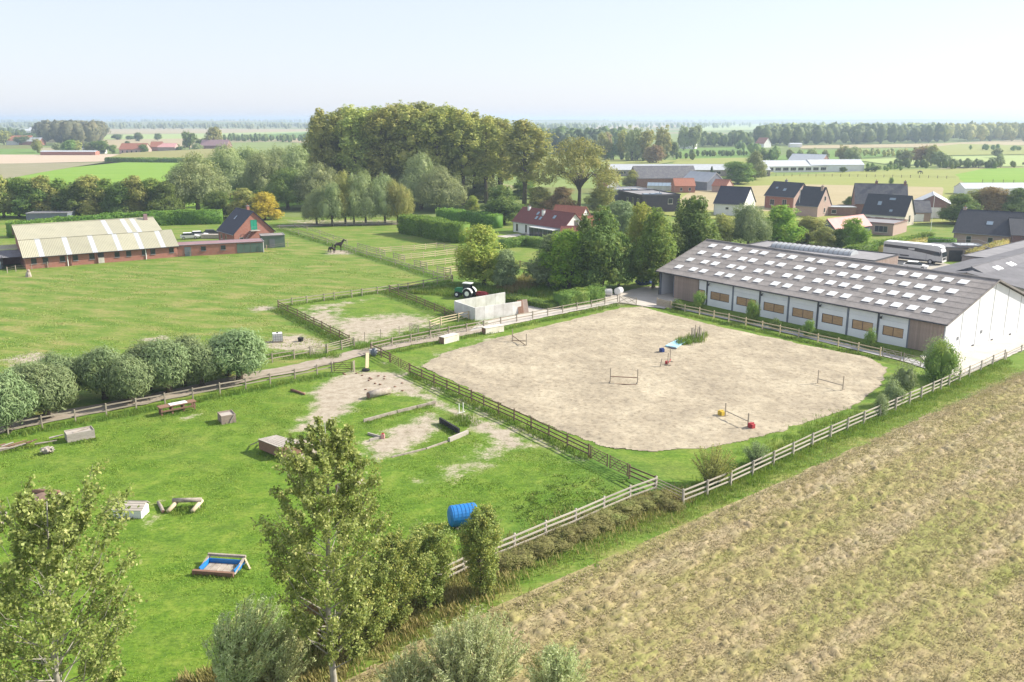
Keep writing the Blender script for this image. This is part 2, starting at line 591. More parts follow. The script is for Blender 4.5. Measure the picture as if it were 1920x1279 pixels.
ca = me.color_attributes.new('wear', 'FLOAT_COLOR', 'POINT')
ca.data.foreach_set('color', np.stack([soil, dry, rank, np.ones_like(soil)], -1).reshape(-1, 4)[used].astype(np.float32).ravel())
tag(link('pasture', me, GRASS), kind='structure')

# riding arena: raked sand pocked by hooves
m, N, L, B = _nodes('arena_sand')
P = pos_node(N, L)
a = noise_node(N, L, P, .16, 4, .6)
b = noise_node(N, L, P, 2.6, 5, .7)
c_ = noise_node(N, L, pos_node(N, L, (1, 1, 1)), .8, 4, .7, .6)
col = ramp(N, L, a, [(.3, (.33, .28, .205)), (.5, (.405, .345, .25)), (.68, (.49, .425, .31))])
col = mixc(N, L, .8, col, ramp(N, L, c_, [(.3, (.72, .71, .70)), (.62, (1, 1, 1))]), 'MULTIPLY')
col = mixc(N, L, .85, col, ramp(N, L, b, [(.32, (.52, .50, .47)), (.47, (.95, .95, .95)), (.7, (1.12, 1.12, 1.1))]), 'MULTIPLY')
sp_ = noise_node(N, L, P, 6.5, 3, .6)
col = mixc(N, L, ramp(N, L, sp_, [(.62, (0, 0, 0)), (.70, (.8, .8, .8))]), col, (.24, .20, .16))
L.new(col, B.inputs['Base Color'])
B.inputs['Roughness'].default_value = .95
B.inputs['Specular IOR Level'].default_value = .1
bumpn(N, L, B, b, .8, .10)
SAND = m
ARENA = ragged(GL([(788, 686), (835, 661), (930, 634), (1060, 602), (1165, 577), (1205, 575), (1240, 585), (1330, 608), (1500, 645), (1620, 668), (1665, 690), (1655, 722), (1600, 765), (1480, 805), (1350, 838), (1215, 848), (1140, 842), (1060, 812), (950, 764), (860, 722)]), .5, .5, 2)
ax = np.arange(-14, 46, .17)
ay = np.arange(68, 137, .17)
AX, AY = np.meshgrid(ax, ay)
sa = sdf(AX, AY, ARENA)
hoof = vnoise(AX, AY, 1.3, 21, 3)
AZ = .13 + .12 * (hoof - .5) + .05 * (vnoise(AX, AY, 2.6, 22, 2) - .5) + .05 * (vnoise(AX, AY, .3, 5) - .5)
AZ = np.where(sa > -1.2, AZ + (sa + 1.2) * .1 * -1, AZ)
AZ = np.maximum(AZ, .035)
me, _ = grid_mesh('riding_arena', AX, AY, AZ, sa < 0)
tag(link('riding_arena', me, SAND), kind='structure')

# mown field to the right: tussocky dry stubble
m, N, L, B = _nodes('dry_stubble')
P = pos_node(N, L)
rot = math.radians(42)
st = noise_node(N, L, pos_node(N, L, (.03, .36, 1), -rot), 1.0, 4, .6)
b = noise_node(N, L, pos_node(N, L, (.9, 1.7, 1), -rot), 2.4, 5, .75)
q = noise_node(N, L, P, .45, 5, .7)
col = ramp(N, L, q, [(.3, (.27, .205, .115)), (.45, (.245, .205, .105)), (.55, (.21, .20, .08)), (.7, (.19, .215, .05))])
col = mixc(N, L, .6, col, ramp(N, L, st, [(.36, (.235, .24, .072)), (.46, (.30, .25, .115)), (.54, (.34, .27, .165)), (.64, (.38, .315, .21))]))
col = mixc(N, L, .9, col, ramp(N, L, b, [(.34, (.42, .40, .37)), (.46, (.95, .95, .95)), (.68, (1.5, 1.48, 1.5))]), 'MULTIPLY')
L.new(col, B.inputs['Base Color'])
B.inputs['Roughness'].default_value = .95
B.inputs['Specular IOR Level'].default_value = .1
bumpn(N, L, B, mathn(N, L, 'ADD', b, noise_node(N, L, P, 8, 3, .7)), .9, .12)
STUB = m
EDGE = GL([(1960, 682), (1700, 795), (1500, 888), (1290, 980), (1100, 1068), (900, 1150), (740, 1225), (600, 1300)])
ca_, sa_ = math.cos(rot), math.sin(rot)
U, W = np.meshgrid(np.arange(-2, 125, .2), np.arange(-70, 40, .2))
ox, oy = EDGE[-1]
FX, FY = ox + U * ca_ - W * sa_, oy + U * sa_ + W * ca_
fp = EDGE + [(EDGE[-1][0] - 4, EDGE[-1][1] - 12), (30, 0), (150, 60), (150, 185)]
fs_ = sdf(FX, FY, ragged(fp, 1, .5, 5))
lump = vnoise(FX * ca_ + FY * sa_, (-FX * sa_ + FY * ca_) * 1.8, 2.0, 31, 3)
clod = np.clip(lump - .52, 0, 1)
FZ = .12 + 1.15 * np.clip(lump - .56, 0, 1) * (.25 + vnoise(FX, FY, .2, 33, 2)) + .10 * (vnoise(FX, FY, 2.1, 34, 2) - .5)
FZ = np.where(fs_ > -1.5, np.maximum(.03, FZ * np.clip(-fs_ / 1.5, .2, 1)), FZ)
vis = (FY > 24) & (FX > -14) & (np.abs(FX) < FY * .68 + 14)
me, _ = grid_mesh('stubble_field', FX, FY, FZ, (fs_ < 0) & vis)
tag(link('stubble_field', me, STUB), kind='structure')
tag(sheet('field_margin', [EDGE[0], EDGE[2], EDGE[5], EDGE[-1], (EDGE[-1][0] - 4, EDGE[-1][1] - 14), (40, 0), (180, 60), (180, 190)], .012, STUB), kind='structure')

# tracks and yards
TRACK = mat('track_gravel', (.40, .345, .28), (.31, .26, .20), 1.2, .95, .05, spec=.1)
CONC = mat('pale_concrete_ground', (.52, .48, .42), (.43, .39, .34), .5, .9, .02, spec=.15)
SHADEP = mat('paving_shade_grey', (.42, .41, .40), (.34, .33, .33), .6, .9, .02, spec=.15)  # concrete greyed for the path beside the hall, shade put into its colour
def ribbon(name, px, w, z, m, seed=1, amp=.35):
    pts = GL(px)
    out = []
    for i in range(len(pts) - 1):
        a, b = pts[i], pts[i + 1]
        n = max(1, int(math.hypot(b[0] - a[0], b[1] - a[1]) / .7))
        for k in range(n):
            out.append((a[0] + (b[0] - a[0]) * k / n, a[1] + (b[1] - a[1]) * k / n))
    out.append(pts[-1])
    vs, fs = [], []
    for i, p in enumerate(out):
        q = out[min(i + 1, len(out) - 1)]
        o = out[max(i - 1, 0)]
        d = Vector((q[0] - o[0], q[1] - o[1], 0)).normalized()
        nrm = (-d.y, d.x)
        for s in (1, -1):
            ww = w / 2 + amp * mnoise.noise(Vector((p[0] * .7, p[1] * .7, s * 7 + seed)))
            vs.append((p[0] + nrm[0] * ww * s, p[1] + nrm[1] * ww * s, z))
    for i in range(len(out) - 1):
        fs.append((2 * i + 1, 2 * i + 3, 2 * i + 2, 2 * i))
    me = bpy.data.meshes.new(name)
    me.from_pydata(vs, [], fs)
    return tag(link(name, me, m), kind='structure')
ribbon('farm_track', [(-60, 818), (95, 783), (250, 755), (400, 724), (480, 705), (555, 692), (610, 678), (655, 667), (697, 657), (755, 645), (830, 632), (880, 622), (930, 607)], 3.0, .085, TRACK)
tag(sheet('farm_yard', ragged(GL([(880, 622), (900, 603), (952, 594), (985, 588), (990, 568), (1010, 566), (1050, 572), (1125, 558), (1165, 549), (1210, 538), (1260, 538), (1275, 560), (1245, 580), (1200, 574), (1160, 568), (1100, 580), (1040, 592), (940, 613)]), .6, .3, 3), .095, CONC), kind='structure')
ribbon('barn_path', [(1240, 570), (1300, 583), (1400, 604), (1500, 628), (1600, 652), (1700, 676), (1745, 690)], 1.9, .09, SHADEP, 4, .1)
tag(sheet('gable_yard', ragged(GL([(1745, 690), (1725, 668), (1775, 660), (1925, 618), (2050, 590), (2100, 620), (1925, 655), (1800, 707)]), .6, .2, 6), .088, CONC), kind='structure')
YARDG = mat('lorry_yard_gravel', (.33, .31, .27), (.42, .39, .33), .8, .95, .03, spec=.1)
tag(sheet('lorry_yard', ragged(GL([(1560, 468), (1640, 470), (1800, 500), (1870, 470), (1960, 470), (1960, 560), (1700, 600)]), 1.5, .5, 7), .09, YARDG), kind='structure')
ribbon('house_drive', [(940, 445), (985, 440), (1010, 447)], 4, .09, CONC, 5, .3)
ribbon('lane', [(520, 424), (600, 423), (700, 421), (765, 420)], 3.0, .085, TRACK, 8)

# fields between the farm and the horizon
def field_mat(name, c1, c2, sc=.05, rows=0, rot=0):
    m, N, L, B = _nodes(name)
    f = noise_node(N, L, pos_node(N, L, (.25, 1, 1), rot), sc * 2, 6, .65)
    col = ramp(N, L, f, [(.3, c1), (.7, c2)])
    f2 = noise_node(N, L, pos_node(N, L), .8, 3, .7)
    col = mixc(N, L, .3, col, ramp(N, L, f2, [(.3, (.6, .6, .6)), (.7, (1, 1, 1))]), 'MULTIPLY')
    L.new(col, B.inputs['Base Color'])
    B.inputs['Roughness'].default_value = 1
    B.inputs['Specular IOR Level'].default_value = .1
    return m
FM = dict(bright=field_mat('bright_grass_field', (.17, .30, .035), (.22, .34, .05)),
          green=field_mat('green_field', (.12, .22, .04), (.17, .26, .06)),
          pale=field_mat('pale_green_field', (.30, .38, .13), (.36, .42, .17)),
          yellow=field_mat('yellowing_grass_field', (.25, .28, .075), (.30, .31, .10), .08),
          tan=field_mat('dry_stubble_far', (.36, .30, .17), (.42, .35, .21)),
          pink=field_mat('ploughed_pale_soil', (.47, .37, .27), (.52, .42, .31)),
          grey=field_mat('fallow_rough', (.22, .22, .11), (.33, .29, .20), .15),
          maize=field_mat('maize_tops', (.24, .24, .08), (.30, .27, .11), .1),
          olive=field_mat('olive_crop', (.15, .17, .05), (.20, .20, .07)))
FIELDS = [('meadow', 'bright', [(-80, 352), (20, 334), (90, 321), (200, 304), (420, 305), (600, 330), (600, 380), (420, 400), (-80, 410)]),
          ('fallow_field', 'grey', [(-80, 308), (60, 306), (235, 304), (200, 304), (90, 321), (20, 334), (-80, 352)]),
          ('ploughed_field', 'pink', [(-80, 290), (240, 289), (196, 303), (60, 306), (-80, 308)]),
          ('green_field', 'green', [(-80, 278), (75, 279), (75, 290), (-80, 290)]),
          ('olive_field', 'olive', [(-80, 272), (75, 271), (75, 279), (-80, 279)]),
          ('stubble_strip', 'tan', [(180, 242), (300, 241), (600, 242), (600, 249), (180, 251)]),
          ('pale_field', 'pale', [(180, 253), (400, 250), (600, 246), (600, 254), (440, 262), (180, 262)]),
          ('crop_strip', 'tan', [(190, 262), (430, 259), (430, 276), (195, 279)]),
          ('green_strip', 'green', [(440, 254), (600, 247), (600, 258), (460, 261)]),
          ('brown_strip', 'tan', [(520, 262), (600, 257), (600, 270), (530, 266)]),
          ('far_meadow', 'green', [(1262, 300), (1275, 279), (1430, 275), (1420, 292), (1390, 305)]),
          ('rough_grass', 'yellow', [(1250, 318), (1270, 298), (1400, 296), (1460, 318), (1440, 330), (1250, 330)]),
          ('horse_pasture', 'yellow', [(1180, 395), (1200, 358), (1440, 332), (1600, 322), (1700, 318), (1940, 314), (2100, 318), (2100, 420), (1700, 420), (1300, 410)]),
          ('hay_meadow', 'tan', [(1270, 378), (1300, 355), (1490, 346), (1680, 350), (1770, 352), (1760, 392), (1650, 400), (1300, 395)]),
          ('right_meadow', 'bright', [(1810, 345), (1790, 328), (1850, 316), (2100, 314), (2100, 352)]),
          ('crop_field', 'tan', [(1500, 273), (1650, 271), (1760, 269), (1920, 262), (2100, 262), (2100, 268), (1760, 276), (1500, 279)]),
          ('mid_green_field', 'green', [(1440, 300), (1500, 282), (1640, 282), (1720, 279), (1720, 290), (1500, 304)]),
          ('ridge_field', 'yellow', [(1730, 278), (1800, 270), (1920, 273), (2100, 275), (2100, 288), (1900, 290), (1760, 292)]),
          ('river_meadow', 'pale', [(1600, 300), (1760, 294), (2100, 290), (2100, 312), (1700, 314)]),
          ('sunny_field', 'yellow', [(940, 298), (1010, 296), (1280, 301), (1240, 308), (940, 312)]),
          ('faint_field', 'pale', [(1290, 233), (1440, 232), (1440, 243), (1310, 246)]),
          ('faint_stubble', 'tan', [(1100, 236), (1290, 232), (1290, 238), (1120, 242)]),
          ('faint_meadow', 'pale', [(1560, 228), (1700, 228), (1680, 234), (1560, 234)])]
for k, (nm, mm, px) in enumerate(FIELDS):
    sheet(nm, ragged(GL(px), 12, 1.0, k), .02 + .012 * k, FM[mm])
# distant low rises behind the woods
mb = MB()
for (x0, x1, y, h) in ((-2600, -700, 4200, 26), (-600, 1200, 5600, 30), (900, 4200, 6200, 34)):
    n = 40
    vs, fs = [], []
    for i in range(n + 1):
        t = i / n
        x = x0 + (x1 - x0) * t
        hh = h * math.sin(math.pi * t) ** .6 * (.8 + .3 * mnoise.noise(Vector((x * .002, y, 0))))
        vs += [(x, y - 700, -.1), (x, y, hh), (x, y + 900, -.1)]
    for i in range(n):
        for j in (0, 1):
            a = 3 * i + j
            fs.append((a, a + 3, a + 4, a + 1))
    mb.add(vs, fs)
tag(mb.build('hills', FARM), kind='structure')
# ------------------------------------------------------------------ buildings
R_ = math.radians
BRICK = brick_mat('red_brick', (.42, .135, .075), (.34, .10, .06))
BRICKD = brick_mat('dark_red_brick', (.24, .10, .075), (.19, .08, .06))
BRICKP = brick_mat('pinkish_pale_brick', (.50, .34, .28), (.44, .29, .24))
BRICKY = brick_mat('cream_brick', (.62, .55, .44), (.55, .48, .38))
BRICKG = brick_mat('grey_brown_brick', (.30, .25, .23), (.25, .21, .19))
WHITE = mat('white_wall_paint', (.80, .79, .76), (.72, .71, .68), .8, .8, spec=.2)
WPANEL = mat('white_concrete_panel', (.78, .79, .80), (.71, .72, .74), .5, .85, .005, spec=.2)
SLATE = tile_mat('dark_slate_tiles', (.035, .038, .05), (.05, .053, .065), .3, .75)
SLATEM = tile_mat('old_mossy_slates', (.10, .10, .12), (.13, .13, .14), .35, .8, (.22, .21, .18))
NAVY = tile_mat('blue_black_tiles', (.018, .021, .04), (.028, .03, .052), .3, .65)
TERRA = tile_mat('terracotta_tiles', (.43, .17, .10), (.36, .135, .08), .28, .8)
MAROON = tile_mat('maroon_tiles', (.21, .055, .045), (.17, .045, .038), .28, .75)
ETERNIT = mat('weathered_fibre_cement', (.29, .265, .25), (.195, .18, .17), .55, .9, .006, spec=.15)
ETERND = mat('dark_fibre_cement', (.185, .18, .19), (.14, .138, .145), .5, .9, spec=.15)
SHEETY = mat('cream_yellow_sheeting', (.385, .365, .265), (.335, .32, .235), .35, .7, spec=.3)
CLEARS = mat('grey_translucent_sheeting', (.50, .52, .53), (.43, .45, .46), .6, .5, spec=.4)
SKYL = mat('white_rooflight', (.82, .83, .82), (.76, .77, .76), 1.5, .5, spec=.4)
PURPLE = mat('purple_grey_roofing', (.30, .19, .20), (.25, .16, .17), .5, .8)
PINKR = mat('faded_pink_roofing', (.62, .33, .31), (.55, .28, .26), .5, .8)
LARCH = mat('silvered_larch_boards', (.36, .28, .235), (.27, .21, .18), 2, .85, .01, (6, 6, .6), spec=.15)
STEEL = mat('blue_grey_steel', (.17, .19, .23), (.14, .155, .19), 1, .6)
DARKM = mat('dark_metal_trim', (.05, .05, .055), (.07, .07, .075), 1, .6)
GREENM = mat('dull_green_sheeting', (.10, .155, .12), (.13, .18, .14), .7, .7)
GREYD = mat('grey_painted_door', (.16, .185, .20), (.13, .15, .165), 1, .6)
GREEND = mat('bright_green_shutter', (.02, .33, .20), (.02, .28, .17), 1, .6)
CREAMF = mat('cream_window_frame', (.66, .62, .54), None, 1, .6)
LIT_INSIDE = mat('tan_lit_interior_pane', (.50, .315, .165), (.38, .235, .12), 1.4, .5, 0, (1, 1, 3), spec=.5)  # opaque pane colour standing in for the lit interior seen through the windows
GLASS = glass_mat('dark_window_glass')
SKYG = glass_mat('roof_window_glass', (.25, .32, .38), .1)
FLAT = mat('grey_roofing_felt', (.27, .26, .265), (.21, .205, .21), .4, .9, spec=.15)
CHARC = mat('charcoal_cladding', (.055, .048, .06), (.075, .065, .08), .6, .7)
GUTTER = mat('zinc_gutter', (.28, .29, .30), None, 1, .5)
def corr(nw, amp, name='roof_sheet', width=1.0, length=1.0, seg=4):
    """corrugated sheet: waves across x, length along y, a unit piece"""
    n = nw * seg
    V = []
    for i in range(n + 1):
        x = width * i / n
        z = amp * math.sin(2 * math.pi * nw * i / n)
        V += [(x, 0, z), (x, length, z)]
    me = np_mesh(name, V, [(2 * i, 2 * i + 2, 2 * i + 3, 2 * i + 1) for i in range(n)], True)
    return me
def window(root, x, z, w, h, fr, y=0.0, face='front', bars=1, sill=True, gl=None, depth=.05, dpt=0, name='window'):
    """frame standing 5 cm proud of the wall with its pane set back inside it"""
    mb = MB()
    t = .07
    if w < .8:
        t = .055
    def bx(m_, a0, a1, d0, d1, z0, z1):
        if face == 'front':
            m_.box(a0, a1, y - d1, y - d0, z0, z1)
        elif face == 'right':
            m_.box(y + d0, y + d1, a0, a1, z0, z1)
        elif face == 'left':
            m_.box(y - d1, y - d0, a0, a1, z0, z1)
        else:
            m_.box(a0, a1, y + d0, y + d1, z0, z1)
    bx(mb, x, x + w, .004, depth, z, z + t)
    bx(mb, x, x + w, .004, depth, z + h - t, z + h)
    bx(mb, x, x + t, .004, depth, z + t, z + h - t)
    bx(mb, x + w - t, x + w, .004, depth, z + t, z + h - t)
    for k in range(bars):
        xx = x + w * (k + 1) / (bars + 1)
        bx(mb, xx - .025, xx + .025, .006, depth - .004, z + t, z + h - t)
    f = mb.build(name, fr, root)
    g = MB()
    bx(g, x + t, x + w - t, .002, .018, z + t, z + h - t)
    g.build('pane', gl or GLASS, f)
    if sill:
        s = MB()
        bx(s, x - .06, x + w + .06, .004, .13, z - .09, z - .01)
        s.build('sill', GUTTER if fr != CREAMF else fr, f)
    return f
def door(root, x, w, h, m, y=0.0, face='front', planks=0):
    mb = MB()
    def bx(m_, a0, a1, d0, d1, z0, z1):
        if face == 'front':
            m_.box(a0, a1, y - d1, y - d0, z0, z1)
        elif face == 'right':
            m_.box(y + d0, y + d1, a0, a1, z0, z1)
        else:
            m_.box(y - d1, y - d0, a0, a1, z0, z1)
    bx(mb, x, x + w, .004, .06, .02, h)
    d = mb.build('door', m, root)
    hb = MB()
    bx(hb, x + w - .16, x + w - .11, .062, .10, h * .45, h * .52)
    hb.build('handle', GUTTER, d)
    return d
def roof_slab(mb, x0, x1, y0, z0, y1, z1, t=.12):
    """sloping slab from eave line (y0,z0) to ridge line (y1,z1)"""
    n = Vector((0, -(z1 - z0), (y1 - y0))).normalized()
    if n.z < 0:
        n = -n
    n *= t
    vs = [(x0, y0, z0), (x1, y0, z0), (x1, y1, z1), (x0, y1, z1)]
    vs += [(x, y + n.y, z + n.z) for x, y, z in vs]
    mb.add(vs, [(3, 2, 1, 0), (4, 5, 6, 7), (0, 1, 5, 4), (1, 2, 6, 5), (2, 3, 7, 6), (3, 0, 4, 7)])
def gable_house(name, label, xy, ang, ln, dep, eave, ridge, wm, rm, cat='house', over=.3, front=(), right=(), left=(), chim=(), rooflights=(), doors=(), ridge_y=None, group=None, gable_m=None, fr=None, gutter=True, z=0):
    root = thing(name, label, cat, (*xy, z), R_(ang), group)
    ry = dep / 2 if ridge_y is None else ridge_y
    pr = [(0, -.3), (dep, -.3), (dep, eave), (ry, ridge), (0, eave)]
    if gable_m is None:
        MB().prism(pr, lambda p, q: (ln, p, q), lambda p, q: (0, p, q)).build('wall', wm, root)
    else:
        MB().prism(pr, lambda p, q: (ln - .2, p, q), lambda p, q: (.2, p, q)).build('wall', wm, root)
        for a, b in ((ln - .195, ln), (0, .195)):
            MB().prism(pr, lambda p, q: (b, p, q), lambda p, q: (a, p, q)).build('gable_wall', gable_m, root)
    s1 = (ridge - eave) / ry
    s2 = (ridge - eave) / (dep - ry)
    for k, (y0, sl) in enumerate(((-over, s1), (dep + over, s2))):
        mb = MB()
        roof_slab(mb, -over, ln + over, y0, eave - over * sl + .02, ry + (-.004 if k == 0 else .004), ridge + .02)
        mb.build('roof', rm, root)
    MB().tube([(-over, ry, ridge + .13), (ln + over, ry, ridge + .13)], .11, 6).build('ridge_cap', rm, root)
    if gutter:
        MB().tube([(-over, -over - .07, eave - over * s1 + .06), (ln + over, -over - .07, eave - over * s1 + .06)], .07, 6).build('gutter', GUTTER, root)
        MB().tube([(.12, -.09, -.1), (.12, -.09, eave - .1)], .045, 6).build('downpipe', GUTTER, root)
    fr = fr or CREAMF
    for x, zz, w, h, b in front:
        window(root, x, zz, w, h, fr, 0, 'front', b)
    for y, zz, w, h, b in right:
        window(root, y, zz, w, h, fr, ln, 'right', b)
    for y, zz, w, h, b in left:
        window(root, y, zz, w, h, fr, 0, 'left', b)
    for x, w, h, dm, f in doors:
        door(root, x, w, h, dm, 0 if f != 'right' else ln, f)
    for cx, cy, ch, cm in chim:
        base = eave + (cy / ry if cy < ry else (dep - cy) / (dep - ry)) * (ridge - eave) - .3
        c = MB().box(cx - .35, cx + .35, cy - .3, cy + .3, base, ridge + ch).build('chimney', cm, root)
        MB().box(cx - .42, cx + .42, cy - .37, cy + .37, ridge + ch + .002, ridge + ch + .1).build('chimney_cap', GUTTER, c)
        MB().tube([(cx, cy, ridge + ch + .1), (cx, cy, ridge + ch + .45)], .11, 8).build('chimney_pot', TERRA, c)
    for x, t, w, h in rooflights:
        n = Vector((0, -s1, 1)).normalized()
        d = Vector((0, 1, s1)).normalized()
        p = Vector((x, ry * t, eave + (ridge - eave) * t + .02)) + n * .12
        fm = MB().beam(p - d * h / 2, p + d * h / 2, w + .16, .10, n).build('roof_window', DARKM, root)
        MB().beam(p + n * .055 - d * (h / 2 - .06), p + n * .055 + d * (h / 2 - .06), w, .03, n).build('pane', SKYG, fm)
    return root
def flat_house(name, label, xy, ang, ln, dep, h, wm, rm, cat='house', front=(), right=(), left=(), doors=(), rim=.18, fr=None, trim=None):
    root = thing(name, label, cat, (*xy, 0), R_(ang))
    MB().box(0, ln, 0, dep, -.3, h).build('wall', wm, root)
    MB().box(-.12, ln + .12, -.12, dep + .12, h + .003, h + .09).build('roof', rm, root)
    mb = MB()
    for b in ((-.16, ln + .16, -.16, -.02), (-.16, ln + .16, dep + .02, dep + .16), (-.16, -.02, -.02, dep + .02), (ln + .02, ln + .16, -.02, dep + .02)):
        mb.box(*b, h + .092, h + .092 + rim)
    mb.build('roof_edge', trim or GUTTER, root)
    for x, zz, w, hh, b in front:
        window(root, x, zz, w, hh, fr or CREAMF, 0, 'front', b)
    for y, zz, w, hh, b in right:
        window(root, y, zz, w, hh, fr or CREAMF, ln, 'right', b)
    for y, zz, w, hh, b in left:
        window(root, y, zz, w, hh, fr or CREAMF, 0, 'left', b)
    for x, w, hh, dm, f in doors:
        door(root, x, w, hh, dm, 0 if f != 'right' else ln, f)
    return root
# ---- the riding hall
BA = math.degrees(math.atan2(103.772 - 141.988, 52.6 - 24.186))
bl_, bw, be, br = 47.6, 23.0, 4.0, 8.0
barn = thing('riding_hall', 'long white riding hall with a grey corrugated roof dotted with white rooflights', 'barn', (24.186, 141.988, 0), R_(BA))
nb = 11
bay = bl_ / nb
door_l, door_r = (3.3, 8.4), (43.1, 47.45)
posts = [10.07, 15.1, 20.06, 25.0, 29.8, 34.4, 38.8, 43.0]
panel_x = [(a + .14, b - .14) for a, b in zip(posts[:-1], posts[1:])]
for a, b in panel_x:
    w0, w1 = a + .55, b - .55
    for z0, z1 in ((-.2, 1.05), (2.305, 3.0), (3.02, 3.9)):
        MB().box(a, b, 0, .18, z0, z1).build('wall_panel', WPANEL, barn)
    MB().box(a, w0, 0, .18, 1.053, 2.302).build('wall_panel', WPANEL, barn)
    MB().box(w1, b, 0, .18, 1.053, 2.302).build('wall_panel', WPANEL, barn)
    window(barn, w0 + .004, 1.06, w1 - w0 - .008, 1.235, DARKM, .1, 'front', 1, False, LIT_INSIDE, .06)
for x in posts:
    MB().box(x - .13, x + .13, -.07, .2, -.2, 3.93).build('wall_post', STEEL, barn)
MB().box(8.4, 9.92, 0, .18, -.2, 3.9).build('wall_panel', WPANEL, barn)
window(barn, 8.45, 1.06, 1.2, 1.2, DARKM, 0, 'front', 0, False, LIT_INSIDE, .06)
for x in (.12, 3.15):
    MB().box(x - .12, x + .12, -.03, .2, -.2, 3.93).build('door_post', STEEL, barn)
def plank_door(a, b):
    d = MB().box(a, b, -.10, -.06, .05, 3.75).build('sliding_door', DARKM, barn)
    n = int((b - a) / .2)
    me = MB().box(.006, (b - a) / n - .006, -.135, -.102, .06, 3.74).mesh('plank')
    for k in range(n):
        inst('plank', me, d, (a + k * (b - a) / n, random.Random(k).uniform(-.004, .004), 0), m=LARCH)
plank_door(*door_l)
plank_door(*door_r)
MB().box(3.3, bl_, -.16, -.02, 3.76, 3.9).build('door_rail', STEEL, barn)
# inside seen through the open end bay
MB().box(.2, bl_ - .3, .5, bw - .3, -.1, .03).build('sand_floor', SAND, barn)
MB().box(.0, bl_, bw - .2, bw, -.2, 3.9).build('back_wall', WPANEL, barn)
MB().box(.25, 12, 8, 8.15, 0, 1.4).build('kickboard', LARCH, barn)
MB().box(.25, 12, 8.16, 8.3, 0, 3.9).build('inner_wall', WPANEL, barn)
def gable_panels(x0, x1, nm, n, m):
    for k in range(n):
        y0, y1 = bw * k / n + .05, bw * (k + 1) / n - .05
        zf = lambda y: be - .1 + (br - be) * (1 - abs(y - bw / 2) / (bw / 2))
        poly = [(y0, -.2), (y1, -.2), (y1, zf(y1))] + ([(bw / 2, zf(bw / 2))] if y0 < bw / 2 - .1 < y1 - .2 else []) + [(y0, zf(y0))]
        MB().prism(poly, lambda p, q: (x1, p, q), lambda p, q: (x0, p, q)).build(nm, m, barn)
gable_panels(bl_ - .2, bl_, 'gable_panel', 6, WPANEL)
for k in range(1, 6):
    y = bw * k / 6
    MB().box(bl_ + .003, bl_ + .014, y - .055, y + .055, -.1, be - .2 + (br - be) * (1 - abs(y - bw / 2) / (bw / 2))).build('panel_joint', GUTTER, barn)
gable_panels(0, .18, 'gable_panel', 6, WPANEL)
MB().box(bl_ + .003, bl_ + .06, 8.9, 9.3, 1.5, 1.9).build('wall_vent', GUTTER, barn)
MB().box(bl_ + .003, bl_ + .06, 3.0, 3.4, 1.5, 1.9).build('wall_vent', GUTTER, barn)
for k in range(4):
    MB().box(bl_ + .003, bl_ + .05, 2 + 5 * k, 2.5 + 5 * k, .05, .28).build('foot_vent', DARKM, barn)
slope = math.hypot(bw / 2 + .5, (br - be) * (bw / 2 + .5) / (bw / 2))
sang = math.atan2(br - be, bw / 2)
nc, nr = 28, 9
sw, sl = (bl_ + .8) / nc, slope / nr
sheet_me = corr(9, .03, 'roof_sheet', sw - .012, sl + .10)
light_me = MB().box(-.60, .60, -.56, .56, .02, .06).mesh('rooflight')
cols_ = (2.4, 5.5, 7.6, 10.8, 12.8, 16.0, 18.1, 21.2, 23.3, 26.4, 28.5, 30.6, 32.7, 35.9, 37.9, 40.0, 42.2, 44.3)
ey = -.5
ez = be - .5 * (br - be) / (bw / 2) + .1
rr = random.Random(4)
for q in range(nr):
    y = ey + q * sl * math.cos(sang)
    z = ez + q * sl * math.sin(sang)
    for c in range(nc):
        inst('roof_sheet', sheet_me, barn, (-.4 + c * sw, y, z + .05 + rr.uniform(0, .008)), (sang - .018, 0, rr.uniform(-.002, .002)), m=ETERNIT)
for v in (1.8, 4.45, 7.1, 9.72):
    for x in cols_:
        inst('rooflight', light_me, barn, (x, v, ez + (v - ey) * math.tan(sang) + .09), (sang, 0, 0), m=SKYL)
mb = MB()
roof_slab(mb, -.4, bl_ + .4, bw + .5, ez - .03, bw / 2, br + .1)
roof_slab(mb, -.38, bl_ + .38, ey + .06, ez - .12, bw / 2 - .01, br - .03, .06)
mb.build('roof_deck', ETERNIT, barn)
MB().tube([(-.42, bw / 2, br + .17), (bl_ + .42, bw / 2, br + .17)], .14, 8).build('ridge_cap', ETERNIT, barn)
for x in (-.44, bl_ + .40):
    for y0 in (ey, bw - ey):
        MB().beam((x, y0, ez + .05), (x, bw / 2, br + .15), .06, .22).build('verge_trim', ETERNIT, barn)
MB().tube([(-.4, ey - .09, ez), (bl_ + .4, ey - .09, ez)], .10, 8).build('gutter', DARKM, barn)
for x in (posts[0], posts[2], posts[4], posts[6], .0):
    MB().tube([(x, -.15, 0), (x, -.15, 3.75)], .06, 6).build('downpipe', DARKM, barn)
for x in (posts[0] + .5, posts[2] + .5, posts[4] + .5, posts[6] + .5):
    MB().beam((x, -.01, 3.5), (x, -.35, 3.4), .05, .05).beam((x, -.35, 3.46), (x, -.35, 3.18), .22, .2).build('floodlight', DARKM, barn)
